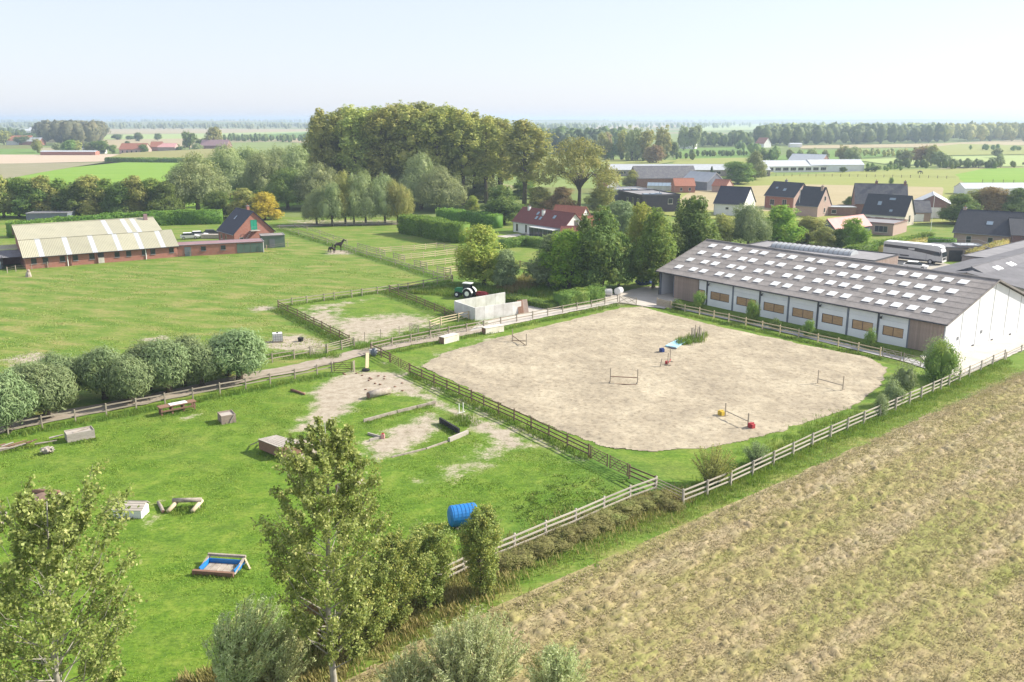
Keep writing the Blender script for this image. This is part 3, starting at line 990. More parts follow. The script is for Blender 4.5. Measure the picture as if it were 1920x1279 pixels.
# flat roofed annex behind with a barrel rooflight
an = flat_house('flat_roofed_annex', 'low flat roofed annex with a ribbed barrel rooflight behind the riding hall', (46.2, 177.2), -45.2, 27.3, 10.9, 3.0, LARCH, FLAT, 'annex', trim=DARKM)
mb = MB()
for k in range(9):
    a0, a1 = math.pi * k / 9, math.pi * (k + 1) / 9
    p = lambda a, x: (x, 4.8 - 1.7 * math.cos(a), 3.1 + .9 * math.sin(a))
    mb.add([p(a0, 5), p(a0, 21.5), p(a1, 21.5), p(a1, 5)], [(0, 1, 2, 3)])
mb.prism([(4.8 - 1.7 * math.cos(math.pi * k / 9), 3.1 + .9 * math.sin(math.pi * k / 9)) for k in range(10)], lambda a, b: (21.5, a, b), lambda a, b: (21.4, a, b))
mb.build('barrel_rooflight', CLEARS, an)
for j in range(17):
    mb = MB()
    mb.tube([(5 + j, 4.8 - 1.74 * math.cos(math.pi * k / 8), 3.1 + .94 * math.sin(math.pi * k / 8)) for k in range(9)], .07, 4)
    mb.build('rooflight_rib', FLAT, an)
for k in range(28):
    MB().box(27.31, 27.35, .1 + k * .38, .44 + k * .38, .1, 3.2).build('cladding_board', LARCH, an)
# stables at the right edge
_c42, _s42 = math.cos(R_(42)), math.sin(R_(42))
bx_, by_ = 72.3 + 46 * _c42, 150.8 + 46 * _s42
sb = gable_house('stable_block', 'broad dark grey roofed stable block beside the lorry yard', (bx_, by_), 222, 52, 17, 2.5, 3.9, BRICKG, ETERND, 'stable', .3, gutter=False)
bx_, by_ = 85.6 + 46 * _c42, 166.2 + 46 * _s42
sb3 = flat_house('flat_stable_row', 'long low flat roofed stable row behind the dark roofed block', (bx_, by_), 222, 46, 9, 2.75, BRICKG, FLAT, 'stable', rim=.1, trim=DARKM)
sb2 = gable_house('stable_wing', 'smaller stable wing with a blue grey gable and four rooflights', (77.9, 139.8), 42, 40, 7.6, 2.9, 4.45, STEEL, ETERND, 'stable', .3, gutter=False, gable_m=STEEL)
for x, y in ((5.5, 1.0), (7.0, 1.0), (11.5, 1.0), (13.0, 1.0)):
    s1 = (4.45 - 2.9) / 3.8
    n = Vector((0, -s1, 1)).normalized()
    d = Vector((0, 1, s1)).normalized()
    p = Vector((x, y + .9, 2.9 + (y + .9) * s1)) + n * .17
    MB().beam(p - d * .8, p + d * .8, 1.0, .05, n).build('rooflight', SKYL, sb2)
# ---- long brick stable on the left
S0, SA = (-93.35, 167.34), 34.7
st = thing('long_brick_stable', 'long red brick stable with a stepped cream corrugated roof', 'stable', (*S0, 0), R_(SA))
SLN, SE = 28.3, 2.4
pr = [(0, -.3), (12.6, -.3), (12.6, 5.6), (11.4, 7.15), (4.55, 5.0), (0, SE)]
MB().prism(pr, lambda p, q: (SLN - 1.7, p, q), lambda p, q: (0, p, q)).build('wall', BRICK, st)
MB().prism([(0, -.3), (8.5, -.3), (8.5, SE), (4.55, 5.0), (0, SE)], lambda p, q: (SLN, p, q), lambda p, q: (SLN - 1.695, p, q)).build('end_wall', BRICK, st)
MB().prism([(4.6, 5.15), (8.8, 2.5), (8.8, 2.42), (4.6, 5.05)], lambda p, q: (SLN + .3, p, q), lambda p, q: (SLN - 1.68, p, q)).build('end_roof', SHEETY, st)
def clad_wide(root, x0, x1, y0, z0, y1, z1, lights=(), m=SHEETY, lw=.95):
    ang = math.atan2(z1 - z0, y1 - y0)
    L_ = math.hypot(z1 - z0, y1 - y0)
    ed = sorted([x0, x1] + [v for a in lights for v in (a, a + lw)])
    for a, b in zip(ed[:-1], ed[1:]):
        lite = any(abs(a - q) < .01 for q in lights)
        me = corr(max(3, int((b - a) / .28)), .035, 'roof_sheet', b - a - .01, L_, 4)
        inst('translucent_sheet' if lite else 'roof_sheet', me, root, (a, y0, z0 + (.012 if lite else 0)), (ang, 0, 0), m=CLEARS if lite else m)
clad_wide(st, -.4, SLN + .3, -.5, SE - .15, 4.6, 5.25, (2.5, 7.3, 12.0, 16.6, 20.8, 25.0))
clad_wide(st, -.4, SLN - 1.6, 4.3, 5.18, 11.5, 7.35, (16.0, 19.8, 21.7))
mb = MB()
roof_slab(mb, -.4, SLN - 1.6, 13.2, 5.2, 11.5, 7.25, .08)
mb.build('roof_back', SHEETY, st)
MB().tube([(-.4, 11.5, 7.38), (SLN - 1.6, 11.5, 7.38)], .12, 6).build('ridge_cap', SHEETY, st)
MB().tube([(-.4, -.58, SE - .16), (SLN + .3, -.58, SE - .16)], .08, 6).build('gutter', DARKM, st)
for x in (1.0, 3.0, 6.0, 8.3, 11.3, 16.0, 18.2, 21.2, 22.9, 26.6):
    window(st, x, .95, .95, 1.05, DARKM, 0, 'front', 0)
door(st, 12.9, 1.1, 1.15, CREAMF)
MB().box(12.9, 14.0, -.02, -.004, 1.2, 2.1).build('opening_shade_panel', DARKM, st)  # dark panel on the solid wall, in place of a shaded opening
for x in (7.35, 21.95):
    MB().tube([(x, -.12, 0), (x, -.12, 2.1)], .09, 6).build('downpipe', WHITE, st)
MB().box(7.9, 8.0, -.25, -.004, 0, 2.1).build('buttress', BRICKD, st)
MB().box(12.75, 12.85, -.25, -.004, 0, 2.1).build('buttress', BRICKD, st)
c = MB().box(24.5, 25.2, 10.2, 10.9, 6.6, 8.2).build('roof_vent', PURPLE, st)
# lean-to at its left end
lt = thing('open_lean_to', 'open dark shelter with a sagging cream roof left of the long stable', 'shelter', (*G(4, 505), 0), R_(SA))
for x in (.2, 4.6):
    for y in (.2, 5.4):
        MB().box(x - .1, x + .1, y - .1, y + .1, -.1, 2.4).build('post', DARKM, lt)
clad_wide(lt, -6, 5.2, -.3, 2.2, 6, 2.9, (), ETERND)
clad_wide(lt, -6, 5.0, 6.1, 2.95, 8.4, 3.6, (), SHEETY)
MB().box(-6, 5, 5.9, 6.05, 0, 2.85).build('back_wall', BRICKD, lt)
MB().box(-6, 0, .1, .2, 0, 1.5).build('front_boards', GREYD, lt)
# low link building
LK = flat_house('low_link_building', 'low brick link building with a purple grey roof and green sheeted end', (S0[0] + 28.35 * math.cos(R_(SA)), S0[1] + 28.35 * math.sin(R_(SA))), 22, 17.5, 5.2, 2.25, BRICK, PURPLE, 'outbuilding',
                front=((4.6, 1.0, 1.0, .9, 0), (8.6, 1.0, 1.0, .9, 0)), doors=((1.3, 1.3, 1.95, GREYD, 'front'),), rim=.06, fr=DARKM)
for k in range(4):
    MB().box(11.9 + k * 1.4, 13.25 + k * 1.4, -.05, -.004, .1, 2.1).build('green_panel', GREENM, LK)
MB().tube([(17.4, -.2, 0), (17.4, -.2, 2.2)], .07, 6).build('downpipe', WHITE, LK)
# brick house with blue-black roof
bh = gable_house('brick_house', 'red brick house with a steep blue black roof, green shutter and chimney', (-68.7, 206.0), -53, 10.2, 9.4, 3.0, 7.6, BRICK, NAVY, over=.35, right=((1.2, .9, .9, 1.2, 0),),
                 chim=((3.2, 6.2, .7, BRICK),), rooflights=((4.2, .62, .5, 1.2),), front=((1.4, 1.0, .9, 1.2, 0), (4.4, 1.0, .9, 1.2, 0)))
window(bh, 4.0, 3.6, 1.5, 2.2, GREEND, 10.2, 'right', 1, True, GREEND)
MB().box(10.21, 11.2, 3.7, 5.8, 3.35, 3.45).build('balcony_slab', CONC, bh)
mb = MB()
mb.beam((11.15, 3.75, 4.3), (11.15, 5.75, 4.3), .05, .05).beam((11.15, 3.75, 3.5), (11.15, 3.75, 4.3), .05, .05).beam((11.15, 5.75, 3.5), (11.15, 5.75, 4.3), .05, .05)
mb.build('balcony_rail', GUTTER, bh)
mb = MB()
for k in range(9):
    mb.box(10.25 + .1, 11.1, 3.6 - k * .28, 3.6 - (k - 1) * .28 - .01, 3.3 - k * .34, 3.36 - k * .34)
mb.build('outer_stair', GUTTER, bh)
gs = flat_house('green_shed', 'small flat roofed green shed at the end of the brick house', G(492, 466), 22, 5.0, 4.0, 2.7, GREENM, ETERNIT, 'shed', doors=((1.6, 1.2, 2.0, GREYD, 'front'),), rim=.06)
# white farmhouse with maroon and terracotta roofs
wf = gable_house('white_farmhouse', 'white farmhouse with a long maroon tiled roof and four roof windows', (.3, 225.8), -53, 20, 6.8, 2.8, 6.0, WHITE, MAROON, over=.3,
                 front=((1.2, .3, .9, 1.9, 0), (5.0, .3, .8, 2.0, 0), (6.6, .8, 1.4, 1.2, 1), (9.0, .3, 2.6, 2.0, 2)), right=((3.2, 3.0, 1.4, 1.5, 3),),
                 chim=((3.0, 2.9, .5, WHITE), (9.6, 2.2, .1, WHITE)), rooflights=((7.4, .7, .8, 1.1), (8.0, .4, .8, 1.1), (9.6, .4, .8, 1.1), (14.2, .6, .9, 1.1)))
gable_house('terracotta_wing', 'orange red tiled wing behind the white farmhouse', (9.5, 224.5), -38, 9, 6, 3.2, 6.6, WHITE, TERRA, over=.25, gutter=False)
tw = gable_house('terracotta_annex', 'low white annex with orange tiles right of the white farmhouse', (13.2, 214.0), -6, 8.5, 5, 2.6, 5.0, WHITE, TERRA, over=.25, rooflights=((4.6, .5, 1.0, 1.2),))
gable_house('maroon_porch', 'small maroon roofed porch at the gable of the white farmhouse', (11.6, 208.4), -8, 4.2, 3.6, 2.1, 3.2, WHITE, MAROON, over=.2, gutter=False, front=((.8, .4, .8, 1.4, 0), (2.4, .4, .8, 1.4, 0)))
vr = thing('glazed_veranda', 'flat pale veranda with glass doors along the white farmhouse', 'veranda', (.3 + 9.6 * math.cos(R_(-53)) - .8 * 2.4, 225.8 - 9.6 * .799 - .6 * 2.4, 0), R_(-53))
MB().box(0, 9, 0, 2.3, 2.25, 2.42).build('roof', WHITE, vr)
for k in range(5):
    MB().box(.2 + k * 1.75, 1.8 + k * 1.75, .1, .16, .1, 2.2).build('pane', GLASS, vr)
    MB().box(.08 + k * 1.75, .16 + k * 1.75, .05, .2, 0, 2.22).build('post', STEEL, vr)
# dark modern house: two flat blocks
mod = flat_house('modern_house', 'dark flat roofed modern house with charcoal cladding, front block', (39.9, 271.6), 16, 12.6, 19, 5.2, CHARC, FLAT, 'house', front=((8.6, 2.6, 1.6, 1.6, 0),), left=((2.5, 2.4, 1.4, 1.8, 0), (6.5, 1.6, 1.2, 2.6, 0), (10.5, 2.4, 1.4, 1.6, 0)), rim=.3, fr=CREAMF, trim=CHARC)
for x, y, w, d in ((2, 3, 1.6, 2), (4.4, 3, 1.6, 2), (6.8, 4, 1.6, 2)):
    MB().box(x, x + w, y, y + d, 5.3, 5.62).build('rooflight', SKYG, mod)
MB().tube([(8.5, 6, 5.3), (8.5, 6, 6.4)], .12, 6).build('flue', GUTTER, mod)
mod2 = flat_house('flat_roofed_house', 'rear flat block of the dark modern house with pale roof edge', (33.5, 292), 16, 14, 14, 5.0, STEEL, FLAT, 'house', rim=.3, trim=CLEARS)
for x in (2, 5, 8):
    MB().box(x, x + 1.8, 3, 5, 5.1, 5.4).build('rooflight', SKYG, mod2)
gh = thing('glass_greenhouse', 'long low greenhouse with pale green panes behind the modern house', 'greenhouse', (*G(1213, 358), 0), R_(-14))
for k in range(9):
    MB().box(k * 1.5, k * 1.5 + 1.44, 0, .08, 0, 2.0).build('pane', CLEARS, gh)
    mb = MB()
    roof_slab(mb, k * 1.5, k * 1.5 + 1.44, -.05, 2.02, 2.2, 3.2, .05)
    mb.build('roof_pane', SKYG, gh)
mb = MB()
mb.box(-.1, 13.5, 3.9, 4.0, 0, 2.0)
roof_slab(mb, -.1, 13.5, 4.1, 2.02, 2.21, 3.2, .05)
mb.build('rear', CLEARS, gh)
gable_house('white_gable_cottage', 'white gabled cottage half hidden by trees near the modern house', G(1118, 362), -60, 7, 6, 3, 5.6, WHITE, TERRA, over=.2, right=((2, 1, 1, 1.2, 0),), gutter=False)
# old red farm
gable_house('old_red_farmhouse', 'old brick farmhouse with an orange tiled roof beyond the modern house', G(1247, 351), 35, 9, 7.5, 3.0, 7.0, BRICKP, TERRA, over=.2, chim=((.6, 3.8, .8, BRICKP),), gable_m=BRICKP)
gable_house('old_farm_wing', 'brick wing with orange tiles joined to the old farmhouse', (63.5, 347), 4, 8, 6, 2.8, 5.4, BRICK, TERRA, over=.2, front=((2, .9, 1, 1.2, 0), (5.4, .9, 1, 1.2, 0)), gutter=False)
gable_house('old_farm_barn', 'dark roofed brick barn behind the old farmhouse', (52, 372), 6, 26, 14, 4, 8.6, BRICKD, SLATEM, over=.2, gutter=False)
gable_house('old_farm_shed', 'grey gabled shed right of the old farmhouse', (70, 368), -55, 14, 10, 3.6, 7.0, STEEL, CLEARS, over=.2, gutter=False, cat='shed')
gable_house('old_farm_cart_shed', 'small orange roofed cart shed at the right of the old farm', (79, 352), -40, 6, 6, 2.6, 4.8, BRICKP, TERRA, over=.2, gutter=False, cat='shed')
gable_house('long_grey_shed', 'very long low grey roofed livestock shed beyond the old farm', G(1140, 330), -1, 82, 16, 3, 5.4, BRICKG, CLEARS, over=.3, gutter=False, cat='shed', front=tuple((4 + 8 * k, 1, 5, 1.4, 3) for k in range(10)))
gable_house('white_livestock_shed', 'long pale livestock shed with a row of openings across the pasture', G(1436, 323), 9, 36, 14, 3.0, 5.8, WHITE, CLEARS, over=.3, gutter=False, cat='shed', front=tuple((1 + 4.4 * k, .8, 3.2, 1.6, 2) for k in range(8)))
gable_house('purple_gabled_barn', 'barn with a dark purple gable standing behind the pale livestock shed', G(1476, 315), -40, 20, 14, 4, 8, BRICKD, CLEARS, over=.3, gutter=False, cat='barn')
gable_house('silver_roofed_shed', 'silver roofed shed at the right end of the pale livestock sheds', G(1520, 322), 4, 30, 12, 3.6, 6.2, WPANEL, CLEARS, over=.3, gutter=False, cat='shed')
# houses on the right
gable_house('white_black_roof_house', 'white house with a plain black roof behind the pale willow', (60.6, 266), -33, 9.0, 11, 3.6, 8.2, WHITE, NAVY, over=.25, front=((3.6, 1.9, 1.0, .7, 0), (6.6, .9, 1.2, 1.2, 1)))
gable_house('slate_and_brick_house', 'brick and render house with a slate roof and a white gable strip', (82.0, 288), -50, 10.6, 9.4, 4.2, 8.2, BRICK, SLATE, over=.3, gable_m=BRICKP, front=((2, 1.2, 1.6, 1.8, 1), (6.5, 1.0, 1.6, 2.2, 1)), right=((6.4, 3.4, 1.2, 1.4, 0), (3.2, 1.0, .9, 5.4, 0)), chim=((4, 5.4, .7, GUTTER),), rooflights=((5.8, .45, 1.0, 1.2), (2.6, .55, .8, .9)))
gable_house('pink_brick_house', 'narrow pink brick gabled house with a chimney right of the slate roofed one', (84.5, 264), -46, 7.0, 8.4, 3.2, 8.4, BRICKP, SLATE, over=.15, right=((3.6, 4.6, 1.1, 1.4, 0), (3.8, 1.2, .9, 1.4, 0)), chim=((6.2, 3.6, .5, BRICKP),))
gable_house('tall_slate_house', 'big house with a dark slate roof and a tall cream gable', (96.6, 244.0), -42, 11.4, 7.6, 2.9, 7.8, WHITE, SLATE, over=.25, gable_m=BRICKY, front=((1.0, .9, 1.4, 1.2, 1), (3.6, .9, 2.4, 1.2, 2), (7.6, .9, 1.6, 1.2, 1)), right=((3.2, .9, 1.3, 1.9, 0),), rooflights=((3.8, .55, 1.0, 1.3), (6.8, .8, 1.6, .8), (7.4, .2, .8, .8)))
gable_house('mossy_roof_house', 'house with a mossy patched slate roof directly behind the cream gable', (103, 266), -14, 14.5, 9, 3.6, 9.0, BRICKD, SLATEM, over=.25, chim=((6, 4.6, .9, BRICKD), (14, 4.4, .9, BRICKD)), gutter=False)
gable_house('garage_link', 'low garage with a white door between the cream gable and the purple shed', (110, 248.5), -12, 7.2, 7, 2.7, 5.6, BRICKP, SLATEM, over=.15, doors=((1.2, 4.2, 2.2, WHITE, 'front'),), cat='garage')
PBRICK = brick_mat('purple_brick', (.27, .13, .125), (.22, .105, .10))
ps = gable_house('purple_shed', 'purple brick shed with a big white roller door and a pale roof', G(1779, 411), 66, 14, 9.2, 4.2, 6.6, PBRICK, CLEARS, over=.2, cat='shed', gutter=False)
MB().box(-.08, -.004, 2.3, 5.3, .05, 3.2).build('roller_door', WHITE, ps)
fb = flat_house('flat_bungalow', 'flat roofed brick bungalow extension before the cream gabled house', (86.0, 224.0), -40, 10.5, 11, 2.7, BRICKP, FLAT, 'house', front=((1.0, .6, 1.6, 1.8, 1), (3.6, .1, 1.2, 2.1, 0), (6.0, .7, 3.2, 1.6, 2)), rim=.3, trim=BRICKD)
gable_house('pink_roofed_shed', 'shed with a faded pink roof and a blue grey gable among the gardens', (76.5, 208), 39, 15.5, 4.6, 2.7, 4.9, STEEL, PINKR, over=.3, cat='shed', gutter=False)
cp = thing('garden_carport', 'small garden lean-to with a pale flat roof left of the round tree', 'shelter', (*G(1535, 462), 0), R_(-10))
MB().box(0, 4.5, 0, 3, 2.2, 2.34).build('roof', CLEARS, cp)
for x in (.1, 4.2):
    for y in (.1, 2.8):
        MB().box(x, x + .14, y, y + .14, -.1, 2.2).build('post', LARCH, cp)
MB().box(.3, 4.2, 2.82, 2.9, 0, 2.18).build('back_boards', BRICKD, cp)
flat_house('garden_shed_row', 'low dark garden shed with a pale roof at the hay meadow edge', G(1545, 405), -8, 9, 5, 2.6, BRICKD, CLEARS, 'shed', rim=.06, front=((2, .8, 1.4, 1.1, 0),))
gable_house('big_slate_house', 'large slate roofed house with pale verge tiles at the right', (101.2, 201.4), -37, 14, 13.2, 3.0, 7.5, BRICKP, SLATE, over=.35, front=((2.6, .8, 1.1, 1.5, 0), (7.0, .8, 1.1, 1.5, 0)), chim=((.5, 6.6, .5, BRICKP),), rooflights=((6.6, .45, 1.3, 1.3),))
gable_house('edge_brick_house', 'brick house with a white window cut by the right picture edge', (110.0, 193.5), -20, 12, 10, 3.4, 6.4, BRICKD, SLATE, over=.25, front=((2.6, 1.5, 1.7, 1.1, 1),), fr=WHITE)
gable_house('polytunnel_shed', 'long pale roofed shed just visible above the brown red tree', G(1808, 366), 2, 30, 8, 2.4, 4.2, WPANEL, CLEARS, over=.2, cat='shed', gutter=False)
cb = flat_house('carport', 'low carport with a railed flat roof and a wooden door behind the lorry', G(1745, 489), -6, 11, 6, 2.7, BRICKG, FLAT, 'garage', rim=.1, doors=((6.4, 1.5, 2.2, LARCH, 'front'), (3.4, 2.6, 2.2, DARKM, 'front')))
mb = MB()
for k in range(9):
    mb.beam((k * 1.36, .3, 2.85), (k * 1.36, .3, 3.7), .05, .05)
mb.beam((0, .3, 3.7), (11, .3, 3.7), .05, .05).beam((0, 5.6, 3.7), (11, 5.6, 3.7), .05, .05).beam((11, .3, 3.7), (11, 5.6, 3.7), .05, .05).beam((0, .3, 3.3), (11, .3, 3.3), .03, .03)
mb.build('roof_railing', GUTTER, cb)
flat_house('pump_house', 'small pink brick outhouse with a white roof right of the carport', G(1796, 489), -6, 4.2, 4, 3.0, BRICKP, CLEARS, 'outbuilding', rim=.1)
flat_house('dark_marquee', 'low dark roofed shelter half hidden behind the hedge of trees', G(50, 416), 8, 11, 6, 2.2, STEEL, ETERND, 'shelter', rim=.1)
# far farms on the left
gable_house('red_roof_far_farm', 'far farmhouse with a red tiled roof and white gable on the left', G(224, 289), -6, 22, 12, 4, 8.5, BRICKP, TERRA, over=.4, gutter=False, front=tuple((2 + 4 * k, 1, 1.6, 2, 0) for k in range(5)))
gable_house('red_roof_far_barn', 'far barn with an orange roof right of the red roofed farmhouse', G(282, 283), 4, 10, 10, 3.6, 8, BRICK, TERRA, over=.3, gutter=False)
gable_house('pink_roof_far_house', 'far low house with a pinkish roof right of the orange barn', G(296, 283), -4, 16, 9, 3.4, 6.6, BRICKP, PINKR, over=.3, gutter=False)
gable_house('red_strip_shed', 'very long low red shed at the edge of the ploughed field', G(76, 291), 0, 44, 8, 2.6, 3.4, BRICK, CLEARS, over=.3, gutter=False, cat='shed')
gable_house('slate_far_house', 'dark roofed far house in front of the rounded wood', G(155, 288), -8, 16, 10, 5, 9, WHITE, SLATE, over=.3, gutter=False)
gable_house('far_village_house', 'far house with an orange roof at the left edge of the view', G(12, 272), 10, 26, 12, 5, 10, WHITE, TERRA, over=.3, gutter=False)
gable_house('far_orange_house', 'far low house with an orange wall left of the rounded wood', G(36, 272), -5, 24, 12, 4, 8, BRICK, CLEARS, over=.3, gutter=False)
gable_house('far_white_hall', 'far white industrial hall among the trees on the left', G(28, 254), 0, 70, 30, 8, 11, WHITE, CLEARS, over=.3, gutter=False, cat='hall')
gable_house('far_pale_hall', 'second far pale hall nearer the rounded wood', G(54, 249), 12, 50, 26, 8, 11, WPANEL, CLEARS, over=.3, gutter=False, cat='hall')
gable_house('tree_house_farm', 'purple brown far farm between two tall trees on the left', G(376, 281), -6, 26, 12, 4, 9, BRICKD, PURPLE, over=.3, gutter=False)
gable_house('far_red_farm_right', 'far red roofed farmhouse with a white gable right of the hazy trees', G(1272, 279), -25, 16, 9, 4, 8, WHITE, TERRA, over=.3, gutter=False)
gable_house('far_gable_pair', 'far house with steep white gables in front of the blue wood', G(1416, 276), -60, 12, 10, 4, 9.5, WHITE, TERRA, over=.3, gutter=False)
gable_house('far_caravan_shed', 'far pale flat shed before the blue wood', G(1482, 276), 0, 12, 8, 3, 4, WHITE, CLEARS, over=.2, gutter=False, cat='shed')
# ------------------------------------------------------------------ post and rail fences, gates
W_GREY = mat('weathered_fence_wood', (.40, .35, .28), (.28, .235, .18), 3, .85, .01, (1, 8, 8), spec=.15)
W_BROWN_SHADED = mat('brown_shaded_fence_wood', (.20, .145, .095), (.13, .09, .06), 3, .85, .01, (1, 8, 8), spec=.15)  # fence wood darkened in colour, as on rails seen from their shaded side
W_PALE = mat('silvered_fence_wood', (.53, .48, .41), (.40, .35, .29), 3, .85, .01, (1, 8, 8), spec=.15)
W_NEW = mat('new_fence_wood', (.60, .50, .34), (.50, .40, .26), 3, .8, .01, (1, 8, 8), spec=.15)
def post_mesh(w, h, seed):
    r = random.Random(seed)
    mb = MB()
    w2 = w / 2
    j = lambda: r.uniform(-.012, .012)
    t = [(-w2 + j(), -w2 + j(), h), (w2 + j(), -w2 + j(), h), (w2 + j(), w2 + j(), h), (-w2 + j(), w2 + j(), h)]
    mb.add([(-w2, -w2, -.2), (w2, -w2, -.2), (w2, w2, -.2), (-w2, w2, -.2)] + t + [(0, 0, h + .035)],
           [(0, 1, 5, 4), (1, 2, 6, 5), (2, 3, 7, 6), (3, 0, 4, 7), (4, 5, 8), (5, 6, 8), (6, 7, 8), (7, 4, 8)])
    return mb.mesh('post')
_PM = {}
def fence(label, px, h=1.25, rails=(.38, .76, 1.12), m=None, w=.12, rh=.12, spacing=None, world=False, side=1, name='rail_fence', group='timber fences of the riding ground', gaps=(), rail_m=None, seed=0, round_posts=False):
    pts = px if world else GL(px)
    if spacing:
        out = []
        for a, b in zip(pts[:-1], pts[1:]):
            n = max(1, round(math.hypot(b[0] - a[0], b[1] - a[1]) / spacing))
            out += [(a[0] + (b[0] - a[0]) * k / n, a[1] + (b[1] - a[1]) * k / n) for k in range(n)]
        pts = out + [pts[-1]]
    m = m or W_GREY
    root = thing(name, label, 'fence', (pts[0][0], pts[0][1], 0), 0, group)
    rnd = random.Random(len(pts) * 7 + seed)
    x0, y0 = pts[0]
    key = (w, h, m.name)
    if key not in _PM:
        _PM[key] = [post_mesh(w, h, k) for k in range(4)]
        for q in _PM[key]:
            q.materials.append(m)
    rk = ('rail', rh, (rail_m or m).name)
    if rk not in _PM:
        me = MB().box(0, 1, -.02, .02, -rh / 2, rh / 2).mesh('rail')
        me.materials.append(rail_m or m)
        _PM[rk] = me
    tops = [rnd.uniform(-.03, .03) for _ in pts]
    for i, (x, y) in enumerate(pts):
        b = pts[min(i + 1, len(pts) - 1)]
        a = pts[max(i - 1, 0)]
        ang = math.atan2(b[1] - a[1], b[0] - a[0])
        inst('post', rnd.choice(_PM[key]), root, (x - x0, y - y0, tops[i]), (rnd.uniform(-.02, .02), rnd.uniform(-.02, .02), ang))
    for i in range(len(pts) - 1):
        if i in gaps:
            continue
        (ax_, ay_), (bx_, by_) = pts[i], pts[i + 1]
        d = math.hypot(bx_ - ax_, by_ - ay_)
        ang = math.atan2(by_ - ay_, bx_ - ax_)
        off = (w / 2 + .024) * side
        for z in rails:
            za, zb = z + tops[i] + rnd.uniform(-.025, .025), z + tops[i + 1] + rnd.uniform(-.025, .025)
            inst('rail', _PM[rk], root, (ax_ - x0 - math.sin(ang) * off, ay_ - y0 + math.cos(ang) * off, za),
                 (0, -math.atan2(zb - za, d), ang), (d - .006, 1, 1))
    return root
def gate(label, a, b, h=1.2, m=None, bars=5, world=False, name='field_gate', brace='x', t=.05):
    """bar gate hung between two ground points"""
    (ax_, ay_), (bx_, by_) = (a, b) if world else (G(*a), G(*b))
    L_ = math.hypot(bx_ - ax_, by_ - ay_)
    root = thing(name, label, 'gate', (ax_, ay_, 0), math.atan2(by_ - ay_, bx_ - ax_), 'bar gates of the riding ground')
    m = m or W_BROWN_SHADED
    for x in (.10, L_ - .10):
        MB().box(x - .045, x + .045, -.03, .03, .08, h + .03).build('stile', m, root)
    for k in range(bars):
        z = .18 + (h - .24) * k / (bars - 1)
        MB().box(.15, L_ - .15, -.02, .02, z - t / 2, z + t / 2).build('bar', m, root)
    segs = {'x': [((.2, .2), (L_ / 2, h - .1)), ((L_ / 2, .2), (.2, h - .1)), ((L_ / 2, .2), (L_ - .2, h - .1)), ((L_ - .2, .2), (L_ / 2, h - .1))],
            'v': [((.2, .2), (L_ / 2, h - .1)), ((L_ / 2, h - .1), (L_ - .2, .2))], 'd': [((.2, .2), (L_ - .2, h - .1))]}[brace]
    for k, (p, q) in enumerate(segs):
        y = .035 if k % 2 else -.035
        MB().beam((p[0], y, p[1]), (q[0], y, q[1]), .02, .05).build('brace', m, root)
    return root
F1P = [(715, 671), (731, 680)]
fence('brown three rail fence dividing the paddock from the sand arena', [(769, 701), (791, 711.5), (814, 722), (838, 732.5), (861, 743), (884, 753), (907, 764), (935, 776.5), (964, 790), (996, 805), (1029, 821), (1064, 838.5), (1104, 858)], m=W_BROWN_SHADED, side=-1)
fence('short brown fence and shared corner post at the arena gateway', [(696, 662), (715, 671), (731, 679.5)], m=W_BROWN_SHADED, side=-1)
gate('brown braced gate closing the head of the paddock beside the arena', (732, 681), (749, 690))
gate('second brown gate leaf, next to the long arena fence', (751, 691.5), (768, 700))
gate('left leaf of the dark brown gate pair near the lower corner', (1106, 860), (1140, 878))
gate('right leaf of the dark brown gate pair near the lower corner', (1142, 879), (1178, 896))
fence('short brown three rail fence from the gate post to the lower corner', [(1180, 898), (1229, 920)], m=W_BROWN_SHADED, side=-1)
fence('silvery three rail fence along the bottom of the green paddock', [(1230, 921.5), (1181, 939), (1132, 959), (1079, 983), (1023, 1008), (965, 1032), (920, 1050), (870, 1075), (818, 1100), (760, 1128), (700, 1160), (640, 1192)], m=W_PALE, side=1)
f3 = [(1281, 947), (1326, 930), (1370, 911), (1411, 892), (1450, 873), (1487, 855), (1523, 838), (1557, 823), (1589, 808), (1620, 795), (1650, 782), (1679, 769), (1705, 757.5), (1727, 748), (1749, 738), (1764, 731), (1779, 724), (1799, 715), (1817, 706.5), (1839, 696), (1861, 685.5), (1883, 675)]
fence('pale three rail fence along the edge of the brown stubble field', f3, m=W_PALE, side=1, h=1.3, rails=(.38, .76, 1.14))
fence('low pale rail continuing the stubble field fence past the white gable', [(1886, 674), (1915, 660), (1948, 645), (1990, 625)], m=W_PALE, rails=(.75,), h=.95)
fence('two rail timber fence between the gravel track and the sand arena', [(697, 659), (736, 650), (771, 643), (807, 636), (842, 629), (875, 623), (907, 616.5), (939, 610), (969, 604), (999, 598.5), (1027, 593), (1055, 587.5), (1082, 582), (1109, 577), (1134, 572), (1158, 567)], rails=(.6, 1.05), h=1.2)
gate('pale metal gate at the far corner of the arena by the yard', (1160, 568), (1194, 573), m=W_GREY)
fence('two rail fence with pale post tops along the barn path', [(1258, 579), (1284, 585), (1311, 591), (1338, 597), (1366, 603.5), (1398, 611), (1429, 618), (1462, 625.5), (1497, 633.5), (1533, 642), (1571, 650.5), (1609, 659.5), (1650, 669)], m=W_NEW, rails=(.55, 1.0), h=1.2, side=-1)
bd = thing('board_fence', 'short boarded fence panel at the barn end of the arena fence', 'fence', (*G(1231, 573), 0), math.atan2(G(1256, 579)[1] - G(1231, 573)[1], G(1256, 579)[0] - G(1231, 573)[0]))
bl = math.hypot(G(1256, 579)[0] - G(1231, 573)[0], G(1256, 579)[1] - G(1231, 573)[1])
for k in range(5):
    MB().box(0, bl, -.02, .02, .1 + k * .21, .29 + k * .21).build('board', W_GREY, bd)
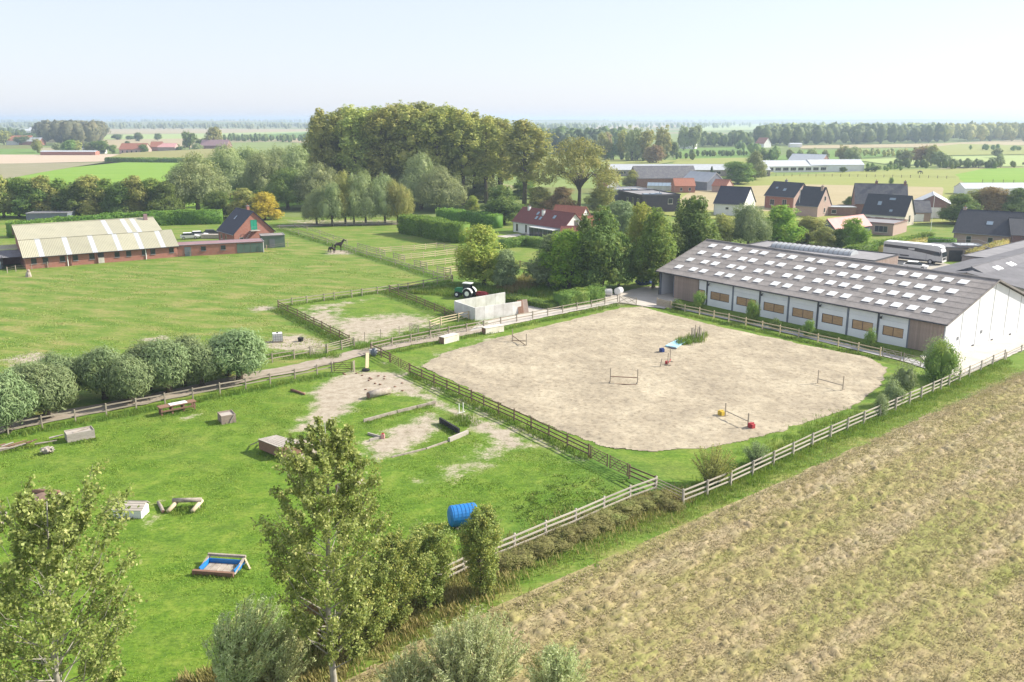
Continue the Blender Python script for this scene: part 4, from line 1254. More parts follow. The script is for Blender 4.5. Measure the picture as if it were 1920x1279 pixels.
for x in (.05, bl - .05):
    MB().box(x - .06, x + .06, .022, .14, -.1, 1.25).build('post', W_GREY, bd)
gate('metal gate at the right end of the barn path fence, first leaf', (1653, 670), (1690, 679), m=W_GREY)
gate('metal gate leaf by the round bush, right end of the barn path fence', (1692, 680), (1727, 689), m=W_GREY)
fence('two rail fence between the track and the jumping paddock, left of the gate', [(-58, 838), (-20, 828), (16, 817), (80, 804.5), (142, 792), (200, 780.5), (256, 769.5), (310, 759), (362, 749), (413, 739.5), (461, 730), (507, 721), (553, 712), (595, 703.5), (622, 698)], rails=(.58, 1.08), h=1.28)
gate('closed brown bar gate with diamond braces at the paddock entrance', (625, 698), (661, 697), brace='v')
fence('lone gate post right of the paddock entrance', [(663, 697), (664.5, 696)], rails=(), name='gate_post_pair')
fence('low rails between the pollard willows and the big left pasture', [(-60, 778), (0, 768), (60, 757), (127, 744), (192, 732), (255, 721), (320, 710), (385, 700), (450, 690), (511, 680), (552, 673), (582, 667)], rails=(.5, 1.0), h=1.2)
gate('pale bar gate with diamond braces on the left of the track', (584, 667), (613, 663), m=W_GREY, brace='v')
fence('pale leaning rails beside the track gate', [(614, 663), (641, 656.5), (664, 650)], rails=(.3, .6, .9, 1.15), rh=.09)
fence('brown three rail fence on the left side of the small bare paddock', [(522, 578), (540, 587), (558, 595.5), (573, 603), (589, 611), (604, 618.5), (620, 627), (637, 635.5), (655, 645)], m=W_BROWN_SHADED, side=-1)
fence('pale two rail fence along the back of the small bare paddock', [(522, 577), (548, 573), (576, 569), (608, 564.5), (627, 562), (660, 558), (679, 555), (708, 551), (730, 548), (747, 545.5), (765, 543), (794, 538), (820, 533), (848, 528)], rails=(.6, 1.05))
fence('brown three rail fence on the right side of the small bare paddock', [(731, 549), (747, 555), (763, 562), (781, 569), (797, 576), (815, 584), (834, 592), (852, 600)], m=W_BROWN_SHADED, side=-1)
fence('new pale three rail fence at the near corner of the small bare paddock', [(806, 617), (827, 610), (860, 603), (879, 599)], m=W_NEW)
gate('open bar gate leaf at the near side of the small bare paddock', (770, 622), (786, 626), m=W_GREY)
gate('half open bar gate leaf beside the new pale rails', (806, 619), (825, 627), m=W_GREY)
fence('thin electric fence posts along the front of the small bare paddock', [(665, 651), (684, 640), (714, 634), (749, 628), (768, 622)], rails=(1.0,), rh=.02, w=.08, h=1.2)
fence('weathered fence on the near side of the lane above the pasture', [(524, 431), (560, 441), (587, 449), (614, 456.5), (630, 462), (647, 468), (667, 474.5), (688, 481), (714, 489), (741, 497), (767, 505.5), (794, 514), (813, 520), (833, 526)], rails=(.5, 1.0))
fence('weathered fence on the far side of the lane, upper stretch', [(552, 427), (576, 433), (600, 441), (625, 450), (651, 459)], rails=(.5, 1.0))
gate('dark gate closing the lower end of the lane', (835, 526), (850, 528))
for lab, pts in (('first pale fence run of the schooling lanes, the farthest one', [(712, 475), (733, 473), (755, 471.5), (777, 470), (798, 468), (819, 466)]),
                 ('second pale fence run of the schooling lanes', [(748, 488), (771, 486), (794, 484), (816, 481.5), (838, 479), (857, 477)]),
                 ('third pale fence run of the schooling lanes', [(789, 501), (812, 498.5), (835, 496), (857, 493)]),
                 ('nearest short pale fence run of the schooling lanes', [(833, 514), (845, 512), (857, 510)])):
    fence(lab, pts, m=W_NEW, rails=(.35, .75, 1.15), h=1.3, side=-1)
for lab, pts in (('slanting side rails beginning the farthest schooling lane', [(671, 466), (688, 471), (706, 476), (722, 480)]),
                 ('slanting end rails right of the farthest schooling lane', [(819, 466), (833, 468), (857, 472)]),
                 ('slanting side rails beginning the second schooling lane', [(738, 485), (748, 488), (759, 491)]),
                 ('slanting side rails beginning the third schooling lane', [(777, 499), (789, 502), (801, 505)]),
                 ('slanting side rails beginning the nearest schooling lane', [(820, 511), (833, 514), (846, 517)])):
    fence(lab, pts, m=W_GREY, rails=(.35, .75, 1.15), h=1.3)
fence('brown rails in the shade behind the bright green tree', [(866, 513), (883, 517), (900, 520), (930, 523)], m=W_BROWN_SHADED, h=1.1)
fence('dark rails in the sunny grass right of the bright green tree', [(955, 498), (975, 502), (990, 505), (1007, 508), (1030, 508)], m=W_BROWN_SHADED, rails=(.3, .6, .9, 1.2), h=1.4)
fence('faint rails along the lane under the row of willows', [(600, 424), (625, 424), (650, 424), (680, 423.5), (710, 423), (735, 422), (757, 421)], rails=(.6, 1.0), m=W_GREY)
fence('plain wires and posts in front of the long brick stable', [(14, 512), (30, 509), (60, 506), (90, 502), (122, 499), (164, 495), (214, 490), (260, 486), (311, 483), (357, 480.5), (388, 478), (403, 476), (430, 473), (470, 471), (500, 469), (540, 463)], rails=(.6, 1.0), rh=.015, w=.10, h=1.15, name='wire_fence')
fence('sagging wires joining the two pale corner posts', [(1230, 921.5), (1280, 946)], rails=(.3, .55, .8, 1.05), rh=.05, m=W_GREY, name='wire_fence')
# far pasture fences, posts only a few pixels tall
mb = MB()
for px in ([(1440, 331), (1560, 332), (1690, 334), (1792, 336)], [(1842, 343), (1920, 344)]):
    pts = GL(px)
    for a, b in zip(pts[:-1], pts[1:]):
        n = int(math.hypot(b[0] - a[0], b[1] - a[1]) / 3.7)
        for k in range(n):
            x, y = a[0] + (b[0] - a[0]) * k / n, a[1] + (b[1] - a[1]) * k / n
            mb.box(x - .09, x + .09, y - .09, y + .09, 0, 1.6)
        mb.beam((*a, 1.2), (*b, 1.2), .05, .05)
        mb.beam((*a, .7), (*b, .7), .05, .05)
tag(mb.build('wire_fence', W_BROWN_SHADED), 'thin dark post fence across the far pasture behind the houses', 'fence')
# ------------------------------------------------------------------ trees and shrubs
def unit_rand(rng, n):
    v = rng.normal(size=(n, 3))
    return v / (np.linalg.norm(v, axis=1, keepdims=True) + 1e-9)
def leaf_quads(P, Nn, ln, wd, rng, along=None):
    """one small folded diamond per leaf or spray at P facing Nn; along = preferred long direction"""
    n = len(P)
    t = rng.normal(size=(n, 3)) if along is None else along + rng.normal(size=(n, 3)) * .35
    t -= Nn * (t * Nn).sum(1, keepdims=True)
    t /= np.linalg.norm(t, axis=1, keepdims=True) + 1e-9
    b = np.cross(Nn, t)
    ln = (np.asarray(ln) * rng.uniform(.65, 1.35, n))[:, None] / 2
    wd = (np.asarray(wd) * rng.uniform(.65, 1.35, n))[:, None] / 2
    V = np.stack([P - t * ln, P + b * wd + Nn * wd * .25, P + t * ln, P - b * wd + Nn * wd * .25], 1).reshape(-1, 3)
    return V, np.arange(4 * n).reshape(-1, 4)
def lumpy_core(c, r, seed, k=.8):
    return MB().blob(c, (r[0] * k, r[1] * k, r[2] * k), seed, .35, 7, 10)
def join_np(parts):
    V, Fq, off = [], [], 0
    for v, f in parts:
        V.append(v)
        Fq.append(f + off)
        off += len(v)
    return np.concatenate(V), np.concatenate(Fq)
def core_np(c, r, seed, k):
    mb = lumpy_core(c, r, seed, k)
    return np.array(mb.v), np.array(mb.f)
def crown_mesh(name, lobes, n, ln, wd, seed, clump=.32, per=14, core=.72, droop=0, low=-.55, strand=0.0, core_on=True):
    """lobes: (x,y,z,rx,ry,rz). Leaves sit on many small sprays spread over the lobes, so the crown has gaps and clumps."""
    rng = np.random.default_rng(seed)
    lb = np.array(lobes, float)
    area = (lb[:, 3] * lb[:, 4] + lb[:, 3] * lb[:, 5] + lb[:, 4] * lb[:, 5])
    pick = rng.choice(len(lb), size=int(n / per * 1.7), p=area / area.sum())
    d = unit_rand(rng, len(pick))
    d = d[d[:, 2] > low] if low > -1 else d
    pick = pick[:len(d)]
    rr = 1 - .3 * rng.random(len(d)) ** 2 + .08 * rng.normal(size=len(d))
    C = lb[pick, :3] + d * lb[pick, 3:6] * rr[:, None]
    ok = np.ones(len(C), bool)
    for k in range(len(lb)):
        q = np.linalg.norm((C - lb[k, :3]) / lb[k, 3:6], axis=1)
        ok &= (q > .74) | (pick == k)
    C, d, pick = C[ok][:int(n / per)], d[ok][:int(n / per)], pick[ok][:int(n / per)]
    m = len(C)
    rs = lb[pick, 3:6].mean(1) * clump * rng.uniform(.6, 1.3, m)
    dd = unit_rand(rng, m * per)
    dd[:, 2] += .25
    dd /= np.linalg.norm(dd, axis=1, keepdims=True)
    Cc, rc, oc = np.repeat(C, per, 0), np.repeat(rs, per), np.repeat(d, per, 0)
    P = Cc + dd * rc[:, None] * rng.uniform(.55, 1.0, (m * per, 1))
    Nn = dd * .55 + oc * .5 + rng.normal(size=P.shape) * .35
    Nn[:, 2] += .25
    Nn /= np.linalg.norm(Nn, axis=1, keepdims=True)
    al = None
    if strand:
        al = oc * .8 + np.array([0, 0, strand])
    V, Fq = leaf_quads(P, Nn, ln, wd, rng, al)
    if droop:
        V[:, 2] -= droop * np.repeat(rng.random(len(P)) ** 2, 4)
    parts = [(V, Fq)]
    if core_on:
        parts += [core_np(l[:3], l[3:6], seed + k, core) for k, l in enumerate(lobes)]
    V, Fq = join_np(parts)
    return np_mesh(name, V, Fq)
BARK = mat('tree_bark', (.16, .13, .10), (.09, .075, .055), 4, .95, .03, (1, 1, .3), spec=.1)
BARK_PALE = mat('pale_poplar_bark', (.46, .43, .36), (.24, .22, .18), 3, .9, .02, (1, 1, .5), spec=.15)
def trunk_mesh(pts, rads, limbs=(), n=8):
    mb = MB().tube(pts, rads, n)
    for p, r in limbs:
        mb.tube(p, r, 6)
    return mb.mesh('trunk', True)
def master(kind, crown, trunk, leafm, bark=BARK):
    r = thing(kind, 'tree', 'tree')
    link('trunk', trunk, bark, r)
    link('crown', crown, leafm, r)
    return r
LM = dict(
    willow=leaf_mat('silver_willow_leaves', (.14, .20, .085), (.28, .35, .175), (.34, .39, .18), .3, .5, 0.40, .6, .15, 1.32),
    mound=leaf_mat('grey_willow_leaves', (.17, .22, .085), (.33, .37, .185), (.38, .40, .15), .35, .2, 0.40, .6, .15, 1.32),
    poplar=leaf_mat('old_poplar_leaves', (.18, .225, .055), (.38, .42, .13), (.56, .52, .14), .55, .16, 0.45, .6, .15, 1.32),
    rust=leaf_mat('rusty_leaves', (.20, .14, .07), (.32, .24, .12), (.36, .22, .09), .5, .3, 0.40, .6, .15, 1.32),
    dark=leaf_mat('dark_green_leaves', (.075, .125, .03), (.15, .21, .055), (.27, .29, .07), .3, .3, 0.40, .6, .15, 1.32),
    mid=leaf_mat('mid_green_leaves', (.10, .18, .035), (.20, .29, .07), (.32, .33, .08), .3, .3, 0.45, .6, .15, 1.32),
    bright=leaf_mat('bright_green_leaves', (.15, .28, .03), (.27, .40, .06), (.40, .43, .07), .3, .5, 0.50, .6, .15, 1.32),
    lime=leaf_mat('yellowing_green_leaves', (.20, .27, .045), (.34, .38, .09), (.50, .45, .10), .5, .5, 0.50, .6, .15, 1.32),
    gold=leaf_mat('golden_leaves', (.32, .25, .04), (.52, .38, .06), (.58, .38, .06), .5, .5, 0.50, .6, .15, 1.32),
    scrub=leaf_mat('brown_green_scrub', (.12, .115, .04), (.22, .20, .08), (.16, .20, .05), .4, .8, .35, .6, .15, 1.6),
    dusk=leaf_mat('dull_grey_green_leaves', (.11, .115, .06), (.20, .195, .105), (.24, .19, .10), .4, .1, .3, .6, .15, 1.0),
    olive=leaf_mat('olive_leaves', (.18, .205, .06), (.34, .345, .115), (.48, .42, .12), .5, .35, 0.42, .6, .15, 1.32),
    hedge=leaf_mat('clipped_hedge_leaves', (.08, .17, .028), (.16, .29, .05), (.27, .38, .07), .3, .4, 0.45, .6, .15, 1.32),
    beech=leaf_mat('beech_hedge_leaves', (.28, .23, .075), (.42, .33, .12), (.34, .38, .10), .4, .4, 0.40, .6, .15, 1.32),
    fir=leaf_mat('dark_fir_needles', (.045, .08, .035), (.09, .13, .055), None, .3, .3, 0.25, .6, .15, 1.32),
    young=leaf_mat('young_poplar_leaves', (.115, .165, .035), (.31, .35, .115), (.56, .50, .20), .32, 1.4, .45, .5, .25, 1.45),
    column=leaf_mat('aspen_leaves', (.12, .175, .04), (.29, .33, .11), (.44, .40, .11), .45, 1.6, .42, .5, .25, 1.45),
    osier=leaf_mat('osier_leaves', (.30, .37, .16), (.52, .58, .32), (.48, .38, .17), .3, 1.2, 0.40, .6, .15, 1.32))
# --- masters, each built once near the origin of its own thing and later moved to its first place
def mk_pollard(seed):
    r = random.Random(seed)
    lobes = [(0, 0, 2.8, 1.6, 1.6, 1.7), (.5, .3, 3.7, 1.2, 1.2, 1.2), (-.6, -.2, 3.5, 1.2, 1.2, 1.2), (.2, -.8, 2.7, 1.2, 1.1, 1.4), (-.1, .8, 2.8, 1.2, 1.2, 1.3), (1.0, -.2, 2.5, .95, 1.0, 1.2), (-1.0, .1, 2.4, .95, 1.0, 1.1)]
    lobes = [tuple(a + (r.uniform(-.15, .15) if k < 3 else r.uniform(-.08, .08)) for k, a in enumerate(l)) for l in lobes]
    cr = crown_mesh('crown', lobes, 11000, .42, .085, seed, .50, 16, .42, 0, -.95, 1.1)
    tr = trunk_mesh([(0, 0, -.2), (.03, .02, .6), (0, 0, 1.5), (0, 0, 2.2)], [.30, .24, .24, .30], [([(0, 0, 1.9), (math.cos(a) * .8, math.sin(a) * .8, 3.2)], [.12, .04]) for a in (0, 1.3, 2.5, 3.7, 5)])
    return master('pollard_willow', cr, tr, LM['willow'])
def mk_mound(seed):
    r = random.Random(seed)
    lobes = []
    for k in range(10):
        a, q = r.uniform(0, 6.28), r.random() ** .5 * 5.6
        z = 10.5 - .16 * q * q + r.uniform(-1.2, .6)
        s = r.uniform(3.0, 4.6)
        lobes.append((math.cos(a) * q, math.sin(a) * q, max(5, z), s, s, s * .95))
    lobes += [(math.cos(a) * 5.4, math.sin(a) * 5.4, 5.2, 3.6, 3.6, 3.8) for a in (0.3, 1.6, 2.8, 4.0, 5.2)]
    cr = crown_mesh('crown', lobes, 17000, .66, .20, seed, .30, 15, .60, .3, -.75, .35)
    tr = trunk_mesh([(0, 0, -.3), (0, 0, 2), (.2, .1, 6)], [.7, .55, .4], [([(0, 0, 2), (math.cos(a) * 3.5, math.sin(a) * 3.5, 8)], [.4, .12]) for a in (.5, 2.2, 4)])
    return master('grey_willow', cr, tr, LM['mound'])
def mk_poplar(seed):
    r = random.Random(seed)
    lobes = []
    limbs = []
    for k in range(13):
        z = 12 + 19.5 * (k / 12) ** .9
        q = (1 - abs(z - 21) / 15) * r.uniform(1.2, 4.0) + .4
        a = k * 2.4 + r.uniform(-.5, .5)
        s = r.uniform(1.7, 3.0) * (1.1 if z < 27 else .8)
        lobes.append((math.cos(a) * q, math.sin(a) * q, z, s, s, s * 1.25))
        limbs.append(([(0, 0, max(6, z - 6)), (math.cos(a) * q * .6, math.sin(a) * q * .6, z - 1.5)], [.2, .06]))
    cr = crown_mesh('crown', lobes, 6500, .75, .38, seed, .40, 13, .5, 0, -.9, .2)
    tr = trunk_mesh([(0, 0, -.3), (.2, 0, 10), (0, .2, 22), (0, 0, 30)], [.55, .42, .25, .08], limbs)
    return master('tall_poplar', cr, tr, LM['poplar'])
def mk_broad(seed, tall=1.0, open_=0):
    r = random.Random(seed)
    lobes = []
    for k in range(11):
        a, q = r.uniform(0, 6.28), r.random() ** .6 * 2.9
        z = 6.2 + r.uniform(-4.2, 4.0)
        q *= 1 - max(0, z - 7) / 6
        s = r.uniform(1.2, 2.1)
        lobes.append((math.cos(a) * q, math.sin(a) * q, z, s, s, s * 1.1))
    lobes.append((0, 0, 5.6, 2.3, 2.3, 3.6))
    lobes += [(math.cos(a) * 1.9, math.sin(a) * 1.9, 2.7, 1.5, 1.5, 1.7) for a in (0.4, 2.0, 3.4, 5.0)]
    lobes.append((0, 0, 10.6, 1.2, 1.2, 1.3))
    cr = crown_mesh('crown', lobes, 11000, .38, .22, seed, .32, 14, .55, 0, -.9)
    tr = trunk_mesh([(0, 0, -.2), (.05, 0, 2), (0, .1, 5), (0, 0, 9)], [.32, .25, .18, .05], [([(0, 0, 2.4), (math.cos(a) * 1.8, math.sin(a) * 1.8, 6)], [.14, .04]) for a in (0, 1.6, 3.2, 4.8)])
    return master('broadleaf_tree', cr, tr, LM['mid'])
def mk_far(seed):
    r = random.Random(seed)
    lobes = [(r.uniform(-2.2, 2.2), r.uniform(-2.2, 2.2), 5.4 + r.uniform(-3.0, 3.4), r.uniform(1.8, 2.8), r.uniform(1.8, 2.8), r.uniform(2, 3.2)) for k in range(8)]
    cr = crown_mesh('crown', lobes, 2400, .8, .45, seed, .36, 11, .6, 0, -.9)
    tr = trunk_mesh([(0, 0, -.2), (0, 0, 5)], [.3, .2], (), 5)
    return master('far_tree', cr, tr, LM['olive'])
def mk_fir(seed):
    rng = np.random.default_rng(seed)
    n = 1500
    z = 1 + 11 * rng.random(n) ** 1.3
    rad = (12.2 - z) * .27 * (.6 + .4 * rng.random(n)) * (1 + .25 * np.sin(z * 5))
    a = rng.random(n) * 6.283
    P = np.stack([np.cos(a) * rad, np.sin(a) * rad, z], 1)
    out = np.stack([np.cos(a), np.sin(a), -.4 + 0 * a], 1)
    Nn = np.stack([np.cos(a) * .5, np.sin(a) * .5, .8 + 0 * a], 1) + rng.normal(size=P.shape) * .3
    Nn /= np.linalg.norm(Nn, axis=1, keepdims=True)
    V, Fq = leaf_quads(P, Nn, .9, .45, rng, out)
    mb = MB().tube([(0, 0, .8), (0, 0, 6), (0, 0, 12)], [2.0, 1.1, .05], 8, False)
    V, Fq = join_np([(V, Fq), (np.array(mb.v), np.array(mb.f))])
    return master('fir_tree', np_mesh('crown', V, Fq), trunk_mesh([(0, 0, -.2), (0, 0, 2)], [.2, .18], (), 5), LM['fir'])
def mk_bush(seed):
    r = random.Random(seed)
    lobes = [(r.uniform(-.6, .6), r.uniform(-.6, .6), .9 + r.uniform(-.2, .6), r.uniform(.5, .8), r.uniform(.5, .8), r.uniform(.6, .9)) for k in range(7)] + [(0, 0, .6, 1, 1, .7)]
    cr = crown_mesh('foliage', lobes, 3200, .17, .06, seed, .42, 14, .6, 0, -.9, .8)
    rr = thing('bush', 'bush', 'bush')
    mb = MB()
    for a in range(5):
        mb.tube([(0, 0, -.1), (math.cos(a * 1.26) * .5, math.sin(a * 1.26) * .5, 1.2)], [.05, .02], 5)
    mb.build('stems', BARK, rr)
    link('foliage', cr, LM['mid'], rr)
    return rr
def osier_np(rng, h, spread, nst, leaves, lean=(0, 0), ln=.14, wd=.022):
    """whips fanning from a stool, each lined with narrow leaves"""
    stems, Ps, Al = MB(), [], []
    for k in range(nst):
        a, q = rng.random() * 6.283, rng.random() ** .6
        hh = h * (1 - .35 * q * q) * rng.uniform(.75, 1.05)
        ex, ey = math.cos(a) * q * spread + lean[0] * hh, math.sin(a) * q * spread + lean[1] * hh
        bx, by = math.cos(a) * q * spread * .25, math.sin(a) * q * spread * .25
        p = [np.array((bx + (ex - bx) * t ** 1.4, by + (ey - by) * t ** 1.4, hh * (t - .08 * t * t))) for t in (0, .33, .66, 1)]
        stems.tube(p, [.03, .022, .014, .006], 4, False)
        m = leaves // nst
        t = .18 + .82 * rng.random(m)
        t3 = np.clip(t * 3, 0, 2.999)
        i = t3.astype(int)
        fr = (t3 - i)[:, None]
        pa = np.array(p)
        pos = pa[i] * (1 - fr) + pa[i + 1] * fr
        dr = pa[i + 1] - pa[i]
        dr /= np.linalg.norm(dr, axis=1, keepdims=True)
        Ps.append(pos + rng.normal(size=pos.shape) * .10 * (1.2 - t[:, None] * .6))
        Al.append(dr)
    P, A = np.concatenate(Ps), np.concatenate(Al)
    A = A + rng.normal(size=A.shape) * .45 + np.array([lean[0], lean[1], -.05])
    Nn = unit_rand(rng, len(P))
    V, Fq = leaf_quads(P, Nn, ln, wd, rng, A)
    return stems, V, Fq
def osier(label, xy, h, spread, nst, leaves, lean, seed, m, ln=.16, wd=.03, rz=0, cat='bush', name='osier_bush'):
    st, V, Fq = osier_np(np.random.default_rng(seed), h, spread, nst, leaves, lean, ln, wd)
    r = thing(name, label, cat, (*xy, 0), rz)
    st.build('stems', BARK, r)
    link('foliage', np_mesh('foliage', V, Fq), m, r)
    return r
def pop_tree(label, xy, h, rad, seed, nlimb, leaves, lean=(0, 0), base=.16, m=None, ln=.15, wd=.13, bark=None, name='young_poplar', r0=.17):
    """single leader with steep limbs, twigs and separate fluttering leaves"""
    rng = np.random.default_rng(seed)
    rnd = random.Random(seed)
    root = thing(name, label, 'tree', (*xy, 0))
    tp = [(lean[0] * h * t * t + .12 * math.sin(t * 6 + seed), lean[1] * h * t * t + .1 * math.cos(t * 5), h * t) for t in np.linspace(-.02, 1, 12)]
    MB().tube(tp, [r0 * (1 - t) ** .8 + .012 for t in np.linspace(0, 1, 12)], 9).build('trunk', bark or BARK_PALE, root, True)
    bm, Ps, Rs = MB(), [], []
    tpn = np.array(tp)
    def at(t):
        q = np.clip(t, 0, 1) * 11
        i = int(min(q, 10.999))
        return tpn[i] * (1 - (q - i)) + tpn[i + 1] * (q - i)
    for k in range(nlimb):
        f = base + (1 - base) * ((k + .5) / nlimb) ** .92
        a = k * 2.39996 + rnd.uniform(-.4, .4)
        prof = max(.10, math.sin(math.pi * min(1, max(0.04, (f - base * .5) / (1 - base * .5))) ** .8)) ** .7
        L_ = rad * prof * rnd.uniform(.75, 1.2) + .25
        b = at(f * .93)
        up = rnd.uniform(.9, 1.5) * (1.2 if f > .7 else 1)
        e = b + np.array([math.cos(a) * L_, math.sin(a) * L_, L_ * up])
        md = (b + e) / 2 + np.array([math.cos(a) * L_ * .14, math.sin(a) * L_ * .14, -L_ * .12])
        bm.tube([b, md, e], [.045 * (1.15 - f), .03 * (1.1 - f), .008], 5, False)
        for j in range(7):
            t = rnd.uniform(.25, 1)
            p0 = b * (1 - t) ** 2 + 2 * md * t * (1 - t) + e * t * t
            dv = np.array([math.cos(a) + rnd.uniform(-1, 1), math.sin(a) + rnd.uniform(-1, 1), rnd.uniform(.3, 1.5)])
            dv = dv / np.linalg.norm(dv) * L_ * rnd.uniform(.18, .38)
            if j < 3:
                bm.tube([p0, p0 + dv], [.012, .004], 4, False)
            n_ = max(1, leaves // (nlimb * 7))
            tt = rng.random((n_, 1)) ** .8
            Ps.append(p0 + dv * tt + rng.normal(size=(n_, 3)) * (.05 + .07 * L_ / rad))
    bm.build('branches', bark or BARK_PALE, root)
    P = np.concatenate(Ps)
    Nn = unit_rand(rng, len(P)) + np.array([.25, -.1, .35])
    Nn /= np.linalg.norm(Nn, axis=1, keepdims=True)
    V, Fq = leaf_quads(P, Nn, ln, wd, rng)
    link('crown', np_mesh('crown', V, Fq), m or LM['young'], root)
    return root

FIRST = {}
MK = dict(pollard=mk_pollard, mound=mk_mound, poplar=mk_poplar, broad=mk_broad, far=mk_far, fir=mk_fir, bush=mk_bush)
NVAR = dict(pollard=4, mound=4, poplar=5, broad=5, far=5, fir=2, bush=4)
SIZE = dict(pollard=(5.0, 4.2), mound=(14.5, 18), poplar=(33, 8.5), broad=(12, 7.2), far=(11, 8.6), fir=(12, 6), bush=(2.2, 3.0))
NAMES = dict(broad='broadleaf_tree', far='far_tree')
_n = [0]
def plant(kind, px=None, h=None, w=None, leaf=None, label=None, group=None, xy=None, cat=None, var=None, name=None, top=None, wpx=None):
    """stand a tree on the ground; w and h in metres"""
    xy = xy or G(*px)
    if top is not None:
        v = (639.5 - top) / 1650
        h = (v * xy[1] * _c - xy[1] * _s) / (_c + v * _s) + CAM_H
    if wpx is not None:
        w = wpx * (xy[1] * _c + CAM_H * _s) / 1650
    _n[0] += 1
    k = _n[0]
    v = (k * 7 + k // 3) % NVAR[kind] if var is None else var
    key = (kind, v)
    h0, w0 = SIZE[kind]
    sc = (w / w0, w / w0, h / h0)
    rz = (k * 1.7) % 6.28
    part = 'foliage' if kind == 'bush' else 'crown'
    mm = {part: LM[leaf]} if leaf else None
    if key not in FIRST:
        FIRST[key] = MK[kind](100 + v * 13 + len(kind))
        KIDS[FIRST[key].name] = [o for o in COL.objects if o.parent == FIRST[key]]
        r = FIRST[key]
        r.location, r.rotation_euler, r.scale = (*xy, 0), (0, 0, rz), sc
        r['label'] = label
        if group:
            r['group'] = group
        if leaf:
            for c in KIDS[r.name]:
                if c.name.startswith(part):
                    c.material_slots[0].link = 'OBJECT'
                    c.material_slots[0].material = LM[leaf]
    else:
        r = dup(FIRST[key], xy, rz, sc, label, group, mm)
        if not group and 'group' in r:
            del r['group']
    if cat:
        r['category'] = cat
    if name:
        r.name = name
    return r
# pollard willows along the track (front row, back row)
PW = 'pollard willows along the track'
for px, top, w, lab in (((16, 812), 704, 88, 'leftmost pollard willow at the edge of the picture'), ((90, 785), 682, 92, 'pollard willow with a pale trunk, nearest the track fence on the left'),
                        ((197, 748), 652, 78, 'pollard willow on a clear trunk with a gap on its left'), ((246, 757), 668, 72, 'pollard willow leaning over the track, low in the front row'),
                        ((319, 738), 640, 80, 'pollard willow in the middle of the front row'), ((380, 725), 645, 70, 'small pollard willow between the middle one and the round last one'),
                        ((449, 714), 622, 96, 'round pollard willow at the right end of the row'), ((44, 776), 690, 80, 'pollard willow behind the leftmost one'),
                        ((122, 752), 664, 70, 'back row pollard willow left of the gap'), ((280, 733), 640, 78, 'back row pollard willow behind the middle of the row'),
                        ((345, 722), 632, 76, 'back row pollard willow right of the middle'), ((428, 704), 630, 72, 'back row pollard willow half hidden by the round last one')):
    plant('pollard', (px[0], px[1]), top=top + 4, wpx=w * 1.14, label=lab, group=PW, cat='tree')
# hedge of trees behind the stable
ORD = ('first', 'second', 'third', 'fourth', 'fifth', 'sixth', 'seventh', 'eighth', 'ninth', 'tenth', 'eleventh', 'twelfth', 'thirteenth', 'fourteenth')
for k, x in enumerate((-22, 8, 36, 62, 90, 118, 147, 176, 205, 232, 260, 290, 312)):
    plant('broad', (x, 408 - (k % 3)), top=340 - 6 * ((k * 5) % 3), wpx=58 + 8 * (k % 2), leaf=('dark', 'olive', 'mid')[k % 3], label=ORD[k] + ' tree from the left in the dark row behind the long stable', group='tree row behind the long brick stable', cat='tree')
# grey willow clump
CL = 'grey willows massed left of the poplars'
WL = {(372, 398): 'widest pale willow at the left front of the willow mass', (345, 392): 'low willow at the far left end of the willow mass', (430, 372): 'wide willow rising right behind the leftmost pale one', (405, 362): 'willow peeping out behind the two leftmost ones',
      (500, 376): 'dark sided willow in the middle of the mass', (470, 362): 'rear willow at the middle top of the mass', (560, 372): 'tallest rounded willow left of the rusty poplar', (600, 392): 'front willow at the right end of the mass before the poplars',
      (540, 392): 'shaded dark willow low in the middle of the mass', (575, 360): 'rear willow touching the rusty poplar', (525, 360): 'rear willow between the middle and the tallest one', (630, 380): 'last willow of the mass, under the first tall poplars'}
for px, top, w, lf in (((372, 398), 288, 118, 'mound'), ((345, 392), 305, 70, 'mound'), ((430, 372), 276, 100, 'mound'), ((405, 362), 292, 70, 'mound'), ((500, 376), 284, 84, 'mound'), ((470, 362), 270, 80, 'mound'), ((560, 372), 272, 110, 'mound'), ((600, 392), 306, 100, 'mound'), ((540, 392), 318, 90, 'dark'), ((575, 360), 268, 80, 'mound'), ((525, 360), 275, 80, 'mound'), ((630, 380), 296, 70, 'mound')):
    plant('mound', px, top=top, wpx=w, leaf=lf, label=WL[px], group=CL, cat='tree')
for px, top, w, lab in (((790, 392), 288, 92, 'tallest silvery willow before the right half of the poplars'), ((825, 396), 312, 96, 'wide silvery willow right of the tallest one'), ((765, 382), 296, 78, 'silvery willow half behind the tallest one on its left'), ((740, 376), 300, 60, 'small silvery willow farthest left before the poplars')):
    plant('mound', px, top=top, wpx=w, leaf='mound', label=lab, group='silvery willows before the poplar stand', cat='tree')
for px, top, w, lab in (((594, 421), 352, 60, 'leftmost willow of the row along the lane'), ((623, 423), 336, 56, 'second willow of the row along the lane'), ((648, 421), 322, 60, 'tallest willow of the row along the lane'),
                        ((664, 421), 328, 52, 'willow behind the tallest of the row along the lane'), ((686, 420), 326, 64, 'willow in the middle of the row along the lane'), ((722, 419), 326, 62, 'second last willow of the row along the lane'), ((746, 419), 338, 62, 'last willow of the row, beside the clipped hedge')):
    plant('mound', px, top=top, wpx=w, label=lab, leaf='olive' if px[0] in (648, 746) else 'mound', group='row of willows along the lane', cat='tree')
